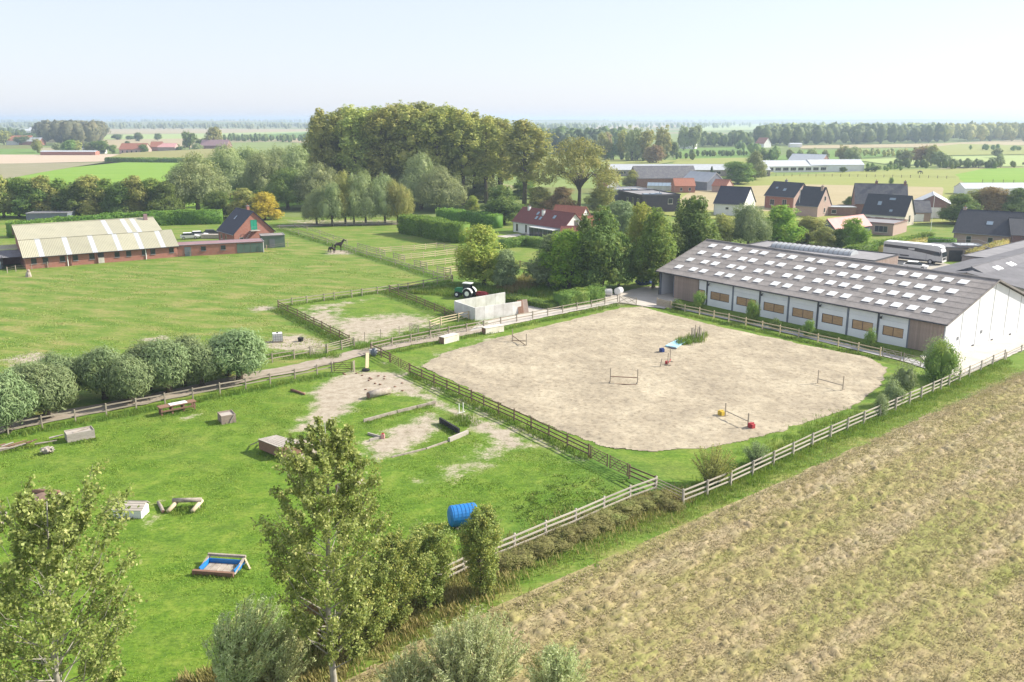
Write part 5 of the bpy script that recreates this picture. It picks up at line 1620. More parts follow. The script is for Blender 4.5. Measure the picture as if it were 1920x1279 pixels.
# poplar stand
for k, (x, y, top, w) in enumerate(((612, 382, 214, 52), (640, 380, 204, 60), (668, 384, 200, 62), (695, 378, 203, 60), (720, 384, 199, 62), (748, 380, 196, 62), (772, 384, 193, 62), (798, 378, 195, 62), (822, 384, 197, 62), (846, 380, 203, 58), (868, 384, 206, 58), (890, 378, 214, 56), (912, 382, 218, 54), (936, 376, 224, 56), (655, 360, 206, 60), (705, 360, 202, 60), (735, 358, 198, 60), (785, 360, 196, 60), (835, 360, 200, 60), (880, 362, 210, 56), (925, 360, 222, 50), (760, 350, 198, 60), (810, 350, 198, 60), (685, 350, 204, 60))):
    plant('poplar', (x, y), top=top, wpx=w * 1.02, leaf=('poplar', 'olive', 'poplar', 'lime', 'poplar', 'olive')[k * 5 % 6], label=(ORD[k] + ' tall poplar from the left along the front of the stand') if k < 14 else 'tall poplar half hidden in the rear of the stand', group='front poplars of the stand' if k < 14 else 'rear poplars of the stand', cat='tree')
plant('poplar', (608, 384), top=207, wpx=46, leaf='olive', label='slim olive poplar at the very left edge of the stand', cat='tree')
plant('poplar', (983, 386), top=226, wpx=74, leaf='olive', label='open crowned poplar standing alone right of the poplar stand', cat='tree')
plant('poplar', (940, 360), top=226, wpx=60, leaf='lime', label='yellowing poplar at the right end of the stand', cat='tree')
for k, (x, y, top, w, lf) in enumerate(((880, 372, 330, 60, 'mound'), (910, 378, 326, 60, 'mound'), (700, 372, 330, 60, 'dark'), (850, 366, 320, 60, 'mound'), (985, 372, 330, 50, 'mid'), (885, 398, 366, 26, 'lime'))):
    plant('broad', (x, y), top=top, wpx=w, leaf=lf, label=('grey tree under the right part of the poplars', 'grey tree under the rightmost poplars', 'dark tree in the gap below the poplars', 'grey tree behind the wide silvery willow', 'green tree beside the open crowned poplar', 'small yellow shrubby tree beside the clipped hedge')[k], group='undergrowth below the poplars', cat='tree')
# the big spreading tree: long limbs carrying a wide umbrella
r = random.Random(5)
lobes, limbs = [], []
for k in range(20):
    a, q = k * 2.4, 11.6 * ((k + .5) / 20) ** .55
    z = 19.4 - q * q * .075 + r.uniform(-1.6, 1.4)
    s = r.uniform(2.3, 3.5)
    lobes.append((math.cos(a) * q, math.sin(a) * q * .9, z, s, s, s * .8))
    limbs.append(([(0, 0, 6 + k * .12), (math.cos(a) * q * .45, math.sin(a) * q * .45, 10.5 + k * .1), (math.cos(a) * q * .9, math.sin(a) * q * .85, z - .5)], [.26, .16, .05]))
tr = thing('spreading_poplar', 'wide spreading olive yellow tree with bare limbs showing, right of the poplars', 'tree', (*G(1085, 398), 0))
link('crown', crown_mesh('crown', lobes, 12000, .62, .34, 77, .42, 15, .5, 0, -.9, 0, False), LM['olive'], tr)
link('trunk', trunk_mesh([(0, 0, -.3), (.2, 0, 6), (.3, 0, 12), (0, 0, 17)], [.6, .5, .3, .1], limbs), BARK, tr)
# yard and garden trees
for kind, px, top, w, lf, lab in (
        ('broad', (497, 412), 360, 56, 'gold', 'golden tree at the right end of the hedge by the brick house'),
        ('broad', (455, 410), 352, 60, 'olive', 'olive tree between the grey willows and the brick house'),
        ('broad', (410, 408), 358, 56, 'dark', 'dark olive tree just behind the clipped hedge'),
        ('broad', (908, 535), 420, 100, 'lime', 'bright yellow green tree left of the farm yard'),
        ('broad', (947, 542), 470, 48, 'willow', 'small grey green tree beside the bright yellow green one'),
        ('broad', (1028, 540), 438, 74, 'willow', 'grey willow like tree left of the bright maple'),
        ('broad', (1066, 545), 432, 92, 'bright', 'bright green maple like tree above the farm yard'),
        ('broad', (1128, 548), 385, 100, 'dark', 'tall dark green tree right of the bright maple'),
        ('broad', (1160, 540), 440, 60, 'mid', 'lower mid green tree in front of the dark tall one'),
        ('broad', (1095, 535), 400, 60, 'dark', 'dark tree behind the bright maple'),
        ('broad', (1196, 500), 378, 66, 'lime', 'yellow topped tree before the dark modern house'),
        ('broad', (1225, 540), 388, 92, 'mid', 'full green tree left of the barn gable'),
        ('broad', (1303, 505), 366, 92, 'dark', 'large dark green tree behind the left end of the barn'),
        ('broad', (1255, 510), 420, 60, 'dark', 'dark tree in the gap beside the barn'),
        ('broad', (1348, 470), 400, 52, 'olive', 'yellowish bushy tree right of the large dark tree'),
        ('mound', (1402, 466), 376, 86, 'willow', 'pale weeping willow behind the barn ridge'),
        ('broad', (1455, 462), 384, 84, 'bright', 'fresh green round tree in front of the red brick houses'),
        ('broad', (1160, 440), 376, 70, 'willow', 'grey feathery tree before the dark modern house'),
        ('broad', (945, 420), 346, 74, 'dark', 'dark garden tree left of the white farmhouse'),
        ('broad', (1010, 398), 352, 56, 'olive', 'small yellowing tree behind the white farmhouse'),
        ('broad', (1050, 402), 350, 60, 'rust', 'brownish small tree right behind the white farmhouse'),
        ('broad', (1130, 402), 352, 60, 'olive', 'olive bushy tree below the spreading tree'),
        ('broad', (1185, 352), 318, 36, 'olive', 'bare brownish tree left of the old red farm'),
        ('broad', (1383, 345), 304, 64, 'mid', 'round green tree right of the old red farm'),
        ('broad', (1415, 338), 282, 42, 'mound', 'tall grey green tree standing at the pasture edge'),
        ('fir', (1333, 348), 312, 18, 'fir', 'dark fir tree beside the old red farm'),
        ('broad', (1310, 348), 322, 40, 'dark', 'dark bush tree hiding the old farm sheds'),
        ('broad', (1602, 470), 408, 50, 'bright', 'round bright green garden tree before the pink roofed shed'),
        ('broad', (1570, 468), 428, 30, 'mid', 'small conical garden tree left of the round one'),
        ('broad', (1510, 455), 405, 64, 'olive', 'olive bushes behind the flat roofed annex'),
        ('broad', (1545, 470), 425, 44, 'olive', 'loose olive bush behind the flat roofed annex, further right'),
        ('broad', (1592, 385), 368, 22, 'dark', 'small dark tree at the hay meadow edge'),
        ('broad', (1612, 392), 374, 20, 'mid', 'small slender tree left of the slate roofed house'),
        ('broad', (1800, 420), 362, 74, 'dark', 'dark tree mass left of the big slate roof'),
        ('broad', (1860, 402), 352, 60, 'rust', 'brown red tree above the big slate roof'),
        ('broad', (1905, 405), 352, 60, 'dark', 'dark tree above the slate roof at the right edge'),
        ('broad', (1832, 398), 356, 52, 'olive', 'olive tree left of the brown red one above the slate roof'),
        ('broad', (1764, 392), 372, 18, 'mid', 'small tree right of the purple shed'),
        ('bush', (1738, 462), 434, 40, 'mid', 'leafy bush at the hedge corner near the slate roofed house'),
        ('bush', (1670, 345), 332, 12, 'mid', 'small bush at the edge of the far pasture')):
    plant(kind, px, top=top, wpx=w, leaf=lf, label=lab, cat='tree' if kind != 'bush' else 'bush')
# bushes by the arena and the barn
for px, top, w, lf, lab in (((1672, 760), 712, 50, 'willow', 'grey green shrub at the right corner of the arena sand'), ((1694, 738), 685, 56, 'willow', 'loose shrub between the corner fence and the round bush'),
                            ((1650, 778), 735, 40, 'willow', 'low shrub on the arena bank, left of two larger ones'),
                            ((1310, 582), 545, 32, 'mid', 'shrub against the barn wall near the sliding door'), ((1408, 605), 562, 32, 'mid', 'shrub under the second barn window'),
                            ((1516, 632), 598, 30, 'mid', 'shrub under the fifth barn window'), ((1630, 655), 618, 30, 'mid', 'shrub under the last barn window'),
                            ((1270, 580), 562, 26, 'dark', 'low dark shrub below the left barn door'), ((1455, 618), 596, 26, 'dark', 'low dark growth at the foot of the barn wall')):
    plant('bush', px, top=top, wpx=w, leaf=lf, label=lab, cat='bush')
plant('bush', (1764, 714), h=4.9, w=4.9, leaf='mid', label='round feathery willow bush at the barn corner', cat='bush', var=1)
plant('bush', (1752, 706), h=4.2, w=3.9, leaf='willow', label='paler bush merged with the round one at the barn corner', cat='bush', var=2)
osier('open leafed shrub inside the stubble field fence, right of the corner', G(1335, 908), 3.6, 2.0, 70, 5000, (.05, 0), 42, LM['olive'], .16, .06)
osier('dense upright shrub beside the open one at the stubble field fence', G(1418, 872), 2.3, 1.3, 80, 4500, (0, 0), 43, LM['willow'], .16, .035)
# near poplars and the planted row
pop_tree('tall young poplar in the centre foreground with yellowing leaves', G(629, 1320), 14.7, 2.25, 3, 84, 30000, (.012, .0), .15)
pop_tree('tall young poplar at the left foreground, cut by the picture edge', (-18.6, 31.6), 13.6, 3.0, 8, 86, 28000, (.03, 0), .16)
for px, h, rad, lab, sd_ in (((903, 1116), 5.4, .85, 'slim young aspen at the right end of the planted row', 21), ((806, 1146), 4.9, 1.25, 'bushy young aspen second from the right of the planted row', 22),
                             ((742, 1186), 5.5, 1.3, 'dense young aspen beside the tall central poplar', 23), ((690, 1225), 4.6, 1.25, 'young aspen hidden behind the central poplar', 24)):
    pop_tree(lab, G(*px), h, rad, sd_, 60, 15000, (.01, 0), .03, LM['column'], .12, .10, BARK, 'young_aspen', .07)
osier('wind swept osier bush with browning leaves at the bottom left', G(445, 1310), 5.9, 2.3, 130, 17000, (.20, .05), 51, LM['osier'], .26, .05)
osier('low osier bush right of the wind swept one', G(525, 1290), 4.0, 1.7, 80, 9000, (.16, .05), 52, LM['osier'], .24, .05)
osier('broad grey green osier at the bottom centre', G(880, 1345), 5.9, 2.9, 180, 30000, (.05, .03), 53, LM['osier'], .24, .045)
osier('smaller osier at the bottom right of the broad one', G(1042, 1335), 4.0, 1.7, 90, 11000, (.04, 0), 54, LM['osier'], .24, .045)
osier('small osier left of the broad one', G(765, 1345), 4.2, 1.7, 80, 10000, (.05, 0), 55, LM['osier'], .24, .045)
plant('bush', (585, 1205), h=2.6, w=2.6, leaf='rust', label='dark brownish bush behind the trunk of the central poplar', cat='bush')
DW = 'scrubby bushes along the ditch below the paddock fence'
for k, (x, y, h_, w_) in enumerate(((945, 1062, .9, 2.6), (975, 1052, .7, 3.0), (1004, 1040, .95, 2.6), (1032, 1026, .75, 3.2), (1062, 1015, 1.0, 2.6), (1092, 1002, .8, 3.0), (1122, 988, .95, 2.8), (1150, 976, .7, 3.0), (1178, 963, 1.0, 2.8), (1206, 952, .8, 2.8), (1236, 943, .9, 2.6), (1262, 954, .7, 2.4))):
    plant('bush', (x, y), h=h_, w=w_, leaf='scrub', label=ORD[k] + ' scrubby bush from the left along the ditch below the paddock fence', group=DW, cat='bush')
# hedges
def hedge(label, px, w, h, m, n, seed, ln=.3, wd=.16, rough=.22, name='hedge'):
    pts = GL(px)
    rng = np.random.default_rng(seed)
    seg = [math.hypot(b[0] - a[0], b[1] - a[1]) for a, b in zip(pts[:-1], pts[1:])]
    core = MB()
    P, Nn = [], []
    for (a, b), sl in zip(zip(pts[:-1], pts[1:]), seg):
        d = np.array([(b[0] - a[0]) / sl, (b[1] - a[1]) / sl, 0])
        s = np.array([-d[1], d[0], 0])
        core.beam((*a, h * .46), (*b, h * .46), w * .86, h * .9)
        k = int(n * sl / sum(seg))
        u, q = rng.random(k), rng.random(k)
        face = rng.choice(3, k, p=[.38, .38, .24])
        base = np.array([a[0], a[1], 0]) + d * (u * sl)[:, None]
        z = np.where(face == 2, h, h * q)
        side = np.where(face == 0, w / 2, np.where(face == 1, -w / 2, (q - .5) * w))
        nn = np.where((face == 2)[:, None], np.array([0, 0, 1.0]), s * np.where(face == 0, 1, -1)[:, None])
        wob = np.array([mnoise.noise(Vector((x * .5, y * .5, zz * .6))) for x, y, zz in zip(base[:, 0], base[:, 1], z)]) * rough
        p = base + s * side[:, None]
        p[:, 2] = z
        P.append(p + nn * (wob + rng.normal(size=k) * .07)[:, None])
        Nn.append(nn)
    P, Nn = np.concatenate(P), np.concatenate(Nn)
    Nn = Nn * .8 + rng.normal(size=Nn.shape) * .5
    Nn /= np.linalg.norm(Nn, axis=1, keepdims=True)
    V, Fq = leaf_quads(P, Nn, ln, wd, rng)
    V, Fq = join_np([(V, Fq), (np.array(core.v), np.array(core.f))])
    o = link(name, np_mesh(name, V, Fq), m)
    return tag(o, label, 'hedge')
hedge('tall clipped green hedge behind the long stable', [(20, 446), (110, 436), (230, 426), (330, 421), (418, 419)], 3.2, 3.7, LM['hedge'], 9000, 1, .45, .28, .45)
hedge('high clipped hedge at the top of the paddock, near wing', [(758, 436), (800, 443), (838, 452), (874, 455)], 4.0, 4.6, LM['hedge'], 5200, 2, .45, .28, .5)
hedge('high clipped hedge behind the paddock, far wing', [(825, 415), (870, 420), (935, 428)], 3.4, 3.6, LM['hedge'], 3200, 3, .45, .28, .5)
hedge('garden hedge below the white farmhouse', [(940, 466), (985, 460), (1040, 466)], 2.2, 2.0, LM['mid'], 2600, 4, .35, .2, .3)
hedge('reed like hedge along the farm yard', [(1045, 578), (1070, 574), (1098, 569), (1124, 562)], 2.2, 2.3, LM['mid'], 3600, 5, .4, .08, .4)
hedge('low rough bank of weeds at the yard edge', [(955, 566), (1000, 572), (1040, 580)], 2.4, 1.0, LM['mid'], 1800, 6, .35, .12, .5)
hedge('long garden hedge behind the lorry', [(1590, 486), (1640, 476), (1700, 466), (1745, 458)], 1.8, 2.6, LM['hedge'], 3000, 7, .4, .22, .3)
hedge('brownish beech hedge behind the carport', [(1650, 482), (1690, 472), (1740, 464)], 1.2, 2.2, LM['beech'], 1600, 8, .35, .2, .25)
hedge('clipped dark hedge right of the beech hedge', [(1738, 470), (1790, 474)], 1.4, 3.0, LM['hedge'], 1500, 9, .35, .2, .2)
hedge('brown autumn hedge below the big slate roof', [(1812, 500), (1850, 486), (1884, 474)], 1.4, 3.0, LM['beech'], 2000, 10, .35, .2, .3)
hedge('low hedge along the lorry yard lawn', [(1500, 478), (1550, 484), (1600, 486)], 1.6, 1.8, LM['hedge'], 1500, 11, .4, .22, .4)
hedge('maize standing in a tall block behind the bright meadow', [(200, 303.5), (300, 304.5), (420, 305.5)], 4, 2.9, LM['mid'], 3500, 12, .9, .5, .3, 'maize_edge')
mb = MB()
mb.prism(GL([(203, 303), (232, 293), (385, 284.5), (440, 284), (440, 305)]), lambda x, y: (x, y, -.05), lambda x, y: (x, y, 2.5))
tag(mb.build('maize_field', FM['maize']), kind='stuff')
# individually seen far trees
def far_group(group, lab, rows):
    """lab: text with %s for the place in the row, counted from the left"""
    for k, (x, y, top, w, lf) in enumerate(sorted(rows)):
        plant('far', (x, y), top=top, wpx=w, leaf=lf, label=lab % ORD[k], group=group, cat='tree')
far_group('trees round the purple brown far farm', '%s tree from the left round the purple brown far farm', ((356, 281, 245, 26, 'dark'), (402, 280, 236, 36, 'olive'), (370, 283, 268, 22, 'mound'), (380, 279, 258, 26, 'dark'), (338, 283, 274, 16, 'dark'), (326, 280, 270, 24, 'dark')))
far_group('trees by the far red roofs', '%s tree from the left beside the far red roofs', ((270, 289, 271, 22, 'dark'), (212, 288, 272, 18, 'mid'), (240, 274, 264, 12, 'dark')))
far_group('small trees before the rounded wood', '%s small tree from the left before the rounded far wood', ((70, 286, 258, 22, 'olive'), (72, 287, 266, 14, 'lime'), (108, 285, 266, 20, 'mound'), (130, 288, 262, 32, 'mid'), (142, 286, 262, 30, 'olive'), (185, 288, 262, 28, 'dark'), (195, 288, 264, 26, 'mid'), (168, 288, 266, 24, 'mound')))
far_group('village trees at the far left', '%s tree from the left among the far left village roofs', ((8, 272, 242, 26, 'olive'), (40, 272, 254, 26, 'dark'), (20, 268, 250, 30, 'dark'), (55, 262, 248, 30, 'dark')))
far_group('bushy trees in the pale far field', '%s bushy tree from the left in the pale far field', ((260, 265, 249, 20, 'dark'), (296, 264, 249, 18, 'dark'), (245, 262, 254, 20, 'dark'), (220, 262, 252, 26, 'dark')))
far_group('hazy tall trees in the centre distance', '%s hazy tall tree from the left behind the long grey shed', ((1165, 300, 240, 30, 'olive'), (1185, 302, 236, 38, 'mound'), (1205, 302, 240, 36, 'olive'), (1245, 300, 236, 34, 'olive'), (1262, 296, 262, 22, 'dark'), (1282, 282, 234, 26, 'mound'), (1300, 282, 232, 28, 'mound'), (1130, 300, 250, 30, 'olive'), (1140, 290, 245, 24, 'rust'), (1150, 300, 268, 32, 'mid')))
far_group('rounded reddish trees beyond the long grey shed', '%s rounded reddish tree from the left beyond the long grey shed', ((1230, 306, 270, 36, 'rust'), (1218, 306, 276, 30, 'rust'), (1175, 290, 264, 14, 'lime')))
far_group('wind bent trees behind the pale livestock shed', '%s wind bent tree from the left behind the pale livestock shed', ((1445, 302, 278, 20, 'mound'), (1480, 300, 280, 16, 'mound'), (1500, 301, 279, 17, 'mound'), (1524, 302, 278, 22, 'mound'), (1546, 302, 279, 16, 'mound'), (1576, 302, 272, 26, 'olive'), (1594, 303, 274, 26, 'mound'), (1608, 303, 282, 16, 'mound'), (1430, 303, 282, 18, 'dark')))
far_group('mixed clump in the far right meadows', '%s tree from the left in the mixed clump of the far right meadows', ((1700, 308, 280, 28, 'mound'), (1726, 310, 272, 34, 'rust'), (1745, 311, 270, 32, 'olive'), (1760, 312, 284, 36, 'mound'), (1782, 313, 296, 30, 'mound'), (1812, 314, 300, 26, 'mound'), (1835, 314, 298, 26, 'mound'), (1862, 314, 296, 22, 'mound'), (1876, 314, 288, 16, 'mound'), (1690, 307, 284, 22, 'dark'), (1870, 296, 276, 22, 'mound')))
far_group('bushes at the end of the pale sheds', '%s bush like tree from the left at the end of the pale sheds', ((1640, 322, 310, 24, 'dark'), (1625, 322, 312, 12, 'mid'), (1580, 324, 312, 16, 'dark')))
# woods far off, each read as one mass
def wood(px_poly, n, h, m, seed, leafn=80, hv=.35, ground=0):
    poly = GL(px_poly)
    rng = np.random.default_rng(seed)
    xs_, ys_ = [p[0] for p in poly], [p[1] for p in poly]
    C = []
    while len(C) < n:
        p = rng.uniform((min(xs_), min(ys_)), (max(xs_), max(ys_)), (n * 3, 2))
        C += [tuple(q) for q in p[sdf(p[:, 0], p[:, 1], poly) < 0]]
    C = np.array(C[:n])
    H_ = h * rng.uniform(1 - hv, 1.1, n)
    R_ = H_ * rng.uniform(.28, .40, n)
    parts = []
    for k in range(n):
        mb = MB().blob((C[k, 0], C[k, 1], ground + H_[k] * .5), (R_[k] * .8, R_[k] * .8, H_[k] * .42), seed + k, .5, 5, 7)
        parts.append((np.array(mb.v), np.array(mb.f)))
    K = np.repeat(np.arange(n), leafn)
    d = unit_rand(rng, len(K))
    d[:, 2] = np.abs(d[:, 2]) * 1.1 - .35
    rj = rng.uniform(.78, 1.12, len(K))
    P = np.stack([C[K, 0] + d[:, 0] * R_[K] * rj, C[K, 1] + d[:, 1] * R_[K] * rj, ground + H_[K] * (.54 + .46 * d[:, 2] * rj)], 1)
    V, Fq = leaf_quads(P, d / np.linalg.norm(d, axis=1, keepdims=True), R_[K] * .42, R_[K] * .28, rng)
    V, Fq = join_np(parts + [(V, Fq)])
    return tag(link('distant_wood', np_mesh('distant_wood', V, Fq), m), kind='stuff')
wood([(75, 268), (110, 272), (150, 276), (190, 274), (196, 262), (178, 254), (80, 254)], 170, 26, LM['dusk'], 1, 150, .2)
for k, (px, n, h, lf) in enumerate((([(-60, 244), (640, 243), (640, 236), (-60, 236)], 420, 18, 'mound'), ([(-60, 262), (75, 262), (75, 250), (-60, 250)], 60, 13, 'dark'), ([(420, 266), (560, 268), (600, 266), (600, 262), (430, 263)], 70, 10, 'dark'),
                                  ([(940, 290), (1030, 292), (1130, 290), (1130, 276), (1000, 274), (940, 276)], 130, 19, 'fir'), ([(1000, 280), (1180, 282), (1170, 270), (1010, 268)], 90, 20, 'dark'), ([(960, 250), (1100, 246), (1110, 242), (960, 242)], 90, 18, 'mound'),
                                  ([(1310, 277), (1415, 276), (1415, 268), (1310, 270)], 60, 15, 'dark'), ([(1415, 274), (1500, 273), (1760, 269), (1760, 260), (1430, 262)], 260, 22, 'dark'), ([(1440, 262), (1600, 262), (1760, 258), (1760, 250), (1440, 250)], 200, 22, 'poplar'),
                                  ([(1760, 268), (1990, 264), (1990, 250), (1760, 256)], 220, 23, 'olive'), ([(1160, 304), (1300, 302), (1300, 298), (1160, 300)], 20, 7, 'dark'), ([(1270, 294), (1400, 294), (1400, 291), (1270, 292)], 40, 5, 'dark'),
                                  ([(1370, 276), (1470, 300), (1460, 304), (1420, 302), (1400, 290)], 30, 9, 'mid'), ([(1640, 317), (1780, 318), (1910, 317), (1910, 313), (1780, 314), (1640, 314)], 40, 6, 'dark'), ([(940, 243), (1960, 240), (1960, 234), (940, 235)], 420, 17, 'mound'),
                                  ([(-80, 233), (640, 232), (640, 229.5), (-80, 229.5)], 380, 30, 'mound'), ([(960, 232), (1990, 231), (1990, 229), (960, 229)], 420, 27, 'mound'), ([(1760, 280), (1900, 284), (2000, 282), (2000, 280), (1900, 281)], 30, 6, 'mid'),
                                  ([(1560, 292), (1700, 296), (1700, 288), (1580, 287)], 50, 5, 'olive'), ([(1580, 322), (1690, 322), (1690, 316), (1580, 316)], 16, 4, 'mid'))):
    wood(px, n, h, LM[lf], 20 + k)
# ------------------------------------------------------------------ things standing about
LOGW = mat('grey_log_wood', (.42, .37, .31), (.26, .22, .18), 2.5, .9, .015, spec=.1)
OLDB = mat('old_grey_boards', (.46, .42, .37), (.33, .29, .25), 2.5, .9, .01, (1, 8, 8), spec=.1)
REDB = mat('red_brown_boards', (.27, .16, .11), (.20, .12, .085), 2.5, .9, .01, (1, 8, 8), spec=.1)
CREAMB = mat('pale_cream_blocks', (.74, .70, .62), (.60, .54, .45), .8, .85, .01, spec=.15)
CONCW = mat('stained_concrete', (.66, .65, .62), (.52, .50, .46), .8, .9, .01, spec=.15)
BLUE = mat('bright_blue_plastic', (.01, .20, .55), (.02, .16, .42), 2.2, .5, spec=.45)
SKYB = mat('light_blue_paint', (.40, .62, .72), (.30, .54, .66), 2, .6)
DBLUE = mat('dark_blue_plastic', (.02, .05, .20), None, 2, .5)
REDP = mat('red_paint', (.42, .05, .055), (.33, .04, .045), 3, .6)
YELP = mat('yellow_paint', (.62, .44, .06), (.52, .37, .05), 3, .6)
WHITEP = mat('white_plastic', (.80, .80, .79), (.74, .74, .72), 2, .5)
BLACKR = mat('black_rubber', (.02, .02, .022), (.03, .03, .03), 2, .8)
TGREEN = mat('tractor_green_paint', (.02, .20, .09), (.02, .17, .08), 2, .4, spec=.5)
SILVER = mat('silver_paint', (.55, .54, .52), (.48, .47, .46), 1, .4, spec=.5)
HORSE = mat('dark_brown_horse_coat', (.022, .014, .011), (.035, .02, .015), 2, .6, spec=.3)
SOILM = mat('brown_soil', (.25, .17, .13), (.19, .13, .10), 2, .95, .05, spec=.1)
LTGLASS = glass_mat('vehicle_glass', (.03, .04, .05), .06)
def gang(a, b):
    A, B_ = G(*a), G(*b)
    return math.atan2(B_[1] - A[1], B_[0] - A[0]), math.hypot(B_[0] - A[0], B_[1] - A[1])
def jump(label, a, b, h, pole_z, mp, m=W_GREY, ground=None, skew=0):
    """two slender uprights on cross feet with poles between"""
    ang, L_ = gang(a, b)
    t = thing('show_jump', label, 'jump', (*G(*a), .13), ang, 'show jumps standing in the sand arena')
    for x in (0, L_):
        u = MB().box(x - .045, x + .045, -.045, .045, .02, h).build('upright', m, t)
        MB().box(x - .04, x + .04, -.35, -.048, -.02, .07).box(x - .04, x + .04, .048, .35, -.02, .07).build('foot', m, u)
    for z0, z1 in pole_z:
        MB().tube([(.05, -.09, z0), (L_ * .33, -.09, z0 + (z1 - z0) * .33), (L_ * .66, -.09, z0 + (z1 - z0) * .66), (L_ - .05, -.09, z1)], .05, 8).build('pole', mp, t)
    if ground:
        MB().tube([(ground[0] * L_, -.5, .0), (ground[1] * L_, -.55, .0)], .05, 8).build('ground_pole', mp, t)
    return t
jump('show jump with a dropped pole at the far left of the sand', (961, 641), (987, 650), 1.55, ((.75, .05), (.1, .6)), W_BROWN_SHADED)
jump('show jump with a red and brown pole in the middle of the sand', (1144, 719), (1195, 721), 1.6, ((.7, .66),), REDB, ground=(.15, .95))
jump('pale show jump near the right edge of the sand', (1533, 721), (1580, 733), 1.5, ((.55, .5),), W_GREY)
jump('low show jump between a yellow and a red block', (1359.5, 783), (1402, 803), 1.35, ((.62, .6),), W_GREY)
jump('narrow standing pair of uprights with red feet beside the blue blocks', (1252, 687), (1256, 680), 1.5, ((.3, .3),), REDP)
def filler(name, label, p, m, cat='jump block'):
    t = thing(name, label, cat, (*G(*p), .12), .6, 'coloured plastic jump blocks')
    MB().box(-.30, .30, -.08, .08, 0, .62).build('front', m, t)
    MB().box(-.24, .24, -.30, -.09, .0, .50).build('side', m, t)
    MB().box(-.26, .26, .09, .32, .0, .56).build('rear', m, t)
    t.scale = (.85, .85, .85)
    return t
filler('jump_block', 'yellow plastic jump block at the left upright of the low jump', (1352, 781), YELP)
filler('jump_block', 'red plastic jump block at the right end of the low jump', (1409, 805), REDP)
filler('jump_block', 'dark blue plastic jump block alone in the sand', (1241, 662), DBLUE)
filler('jump_block', 'small red block at the foot of the narrow uprights', (1250, 684), REDP).scale = (.5, .5, .6)
t = thing('leaning_post', 'short grey post leaning in the sand beside the red feet', 'post', (*G(1238, 689), .1))
MB().beam((0, 0, 0), (.18, .1, .95), .09, .09).build('post', W_GREY, t)
ang, L_ = gang((1256, 653), (1279, 641))
t = thing('water_tray', 'light blue jump water tray lying in the sand', 'tray', (*G(1258, 653), .14), ang)
MB().box(0, L_, -.6, .6, 0, .07).build('floor', SKYB, t)
for b in ((0, L_, -.72, -.602), (0, L_, .602, .72), (-.12, -.002, -.72, .72), (L_ + .002, L_ + .12, -.72, .72)):
    MB().box(*b, 0, .16).build('rim', SKYB, t)
MB().box(L_ * .62, L_ * .9, -.3, .4, .072, .2).build('filler_pad', DBLUE, t)
t = thing('cavaletti_board', 'dark grey board lying before the light blue tray', 'board', (*G(1254, 654), .14), ang - 1.7)
MB().box(0, 1.1, -.1, .1, 0, .16).build('board', STEEL, t)
# store of spare uprights in a weedy patch
r = random.Random(9)
for k in range(13):
    x, y = G(1296 + r.uniform(0, 26), 641 - r.uniform(0, 9))
    t = thing('spare_upright', 'thin spare jump upright stored with others in the weedy patch', 'jump upright', (x, y, .12), r.uniform(0, 3), 'spare uprights stored together')
    MB().box(-.04, .04, -.04, .04, 0, r.uniform(1.45, 1.7)).build('upright', W_GREY if k % 3 else W_PALE, t)
    MB().box(-.3, .3, -.03, .03, -.02, .06).build('foot', WHITEP if k % 2 else W_GREY, t)
for k in range(5):
    x, y = G(1284 + k * 3.4, 641 - k * 1.2)
    a = r.uniform(-.5, .5)
    tag(MB().tube([(x - 1.1, y - a, .2 + k * .03), (x + 1.1, y + a, .22 + k * .03)], .05, 7).build('jump_pole', WHITEP if k % 2 else W_GREY), 'jump pole lying in the weeds beside the light blue tray', 'jump pole', 'poles heaped beside the tray')
# two pale blocks by the track fence
for a, b, lab in (((833, 646), (861, 639), 'pale cream block bench by the track fence, left one'), ((911, 628), (945, 622), 'pale cream block bench by the track fence, longer right one')):
    ang, L_ = gang(a, b)
    t = thing('mounting_block', lab, 'block', (*G(*a), .03), ang, 'cream block benches at the arena edge')
    MB().box(0, L_, 0, .95, 0, .82).build('body', CREAMB, t)
    MB().box(-.04, L_ + .04, -.04, .99, .822, .90).build('cap', CREAMB, t)
    MB().box(-.03, -.003, .05, .9, .02, .8).build('end_board', REDB, t)
# concrete bunker
c0, c1, c2, c3 = G(852.5, 588), G(890.5, 602), G(977, 589), G(947, 571)
bk = thing('concrete_bunker', 'open white concrete storage bunker of upright wall panels beside the track', 'bunker', (*c1, 0))
def wall_run(a, b, n, h):
    for k in range(n):
        p = (a[0] + (b[0] - a[0]) * k / n - c1[0], a[1] + (b[1] - a[1]) * k / n - c1[1])
        q = (a[0] + (b[0] - a[0]) * (k + .985) / n - c1[0], a[1] + (b[1] - a[1]) * (k + .985) / n - c1[1])
        MB().beam((*p, h / 2 - .05), (*q, h / 2 - .05), .16, h + .1).build('wall_panel', CONCW, bk)
wall_run(c1, c0, 2, 1.95)
wall_run(c1, c2, 5, 1.95)
wall_run((c0[0] + .1, c0[1] + .1), c3, 5, 1.95)
ang, L_ = gang((967, 590), (988, 587))
for k in range(2):
    t = thing('leaning_board_panel', ('reddish board panel leaning on the end of the bunker wall', 'second board panel leaning beside the first at the bunker')[k], 'board panel', (*G(972 + k * 9, 590 - k * 1.5), .1), ang)
    for j in range(4):
        MB().beam((j * .24, -.25, 0), (j * .24, .25, 2.0), .22, .04, (0, 1, 0)).build('board', REDB if not k else LARCH, t)
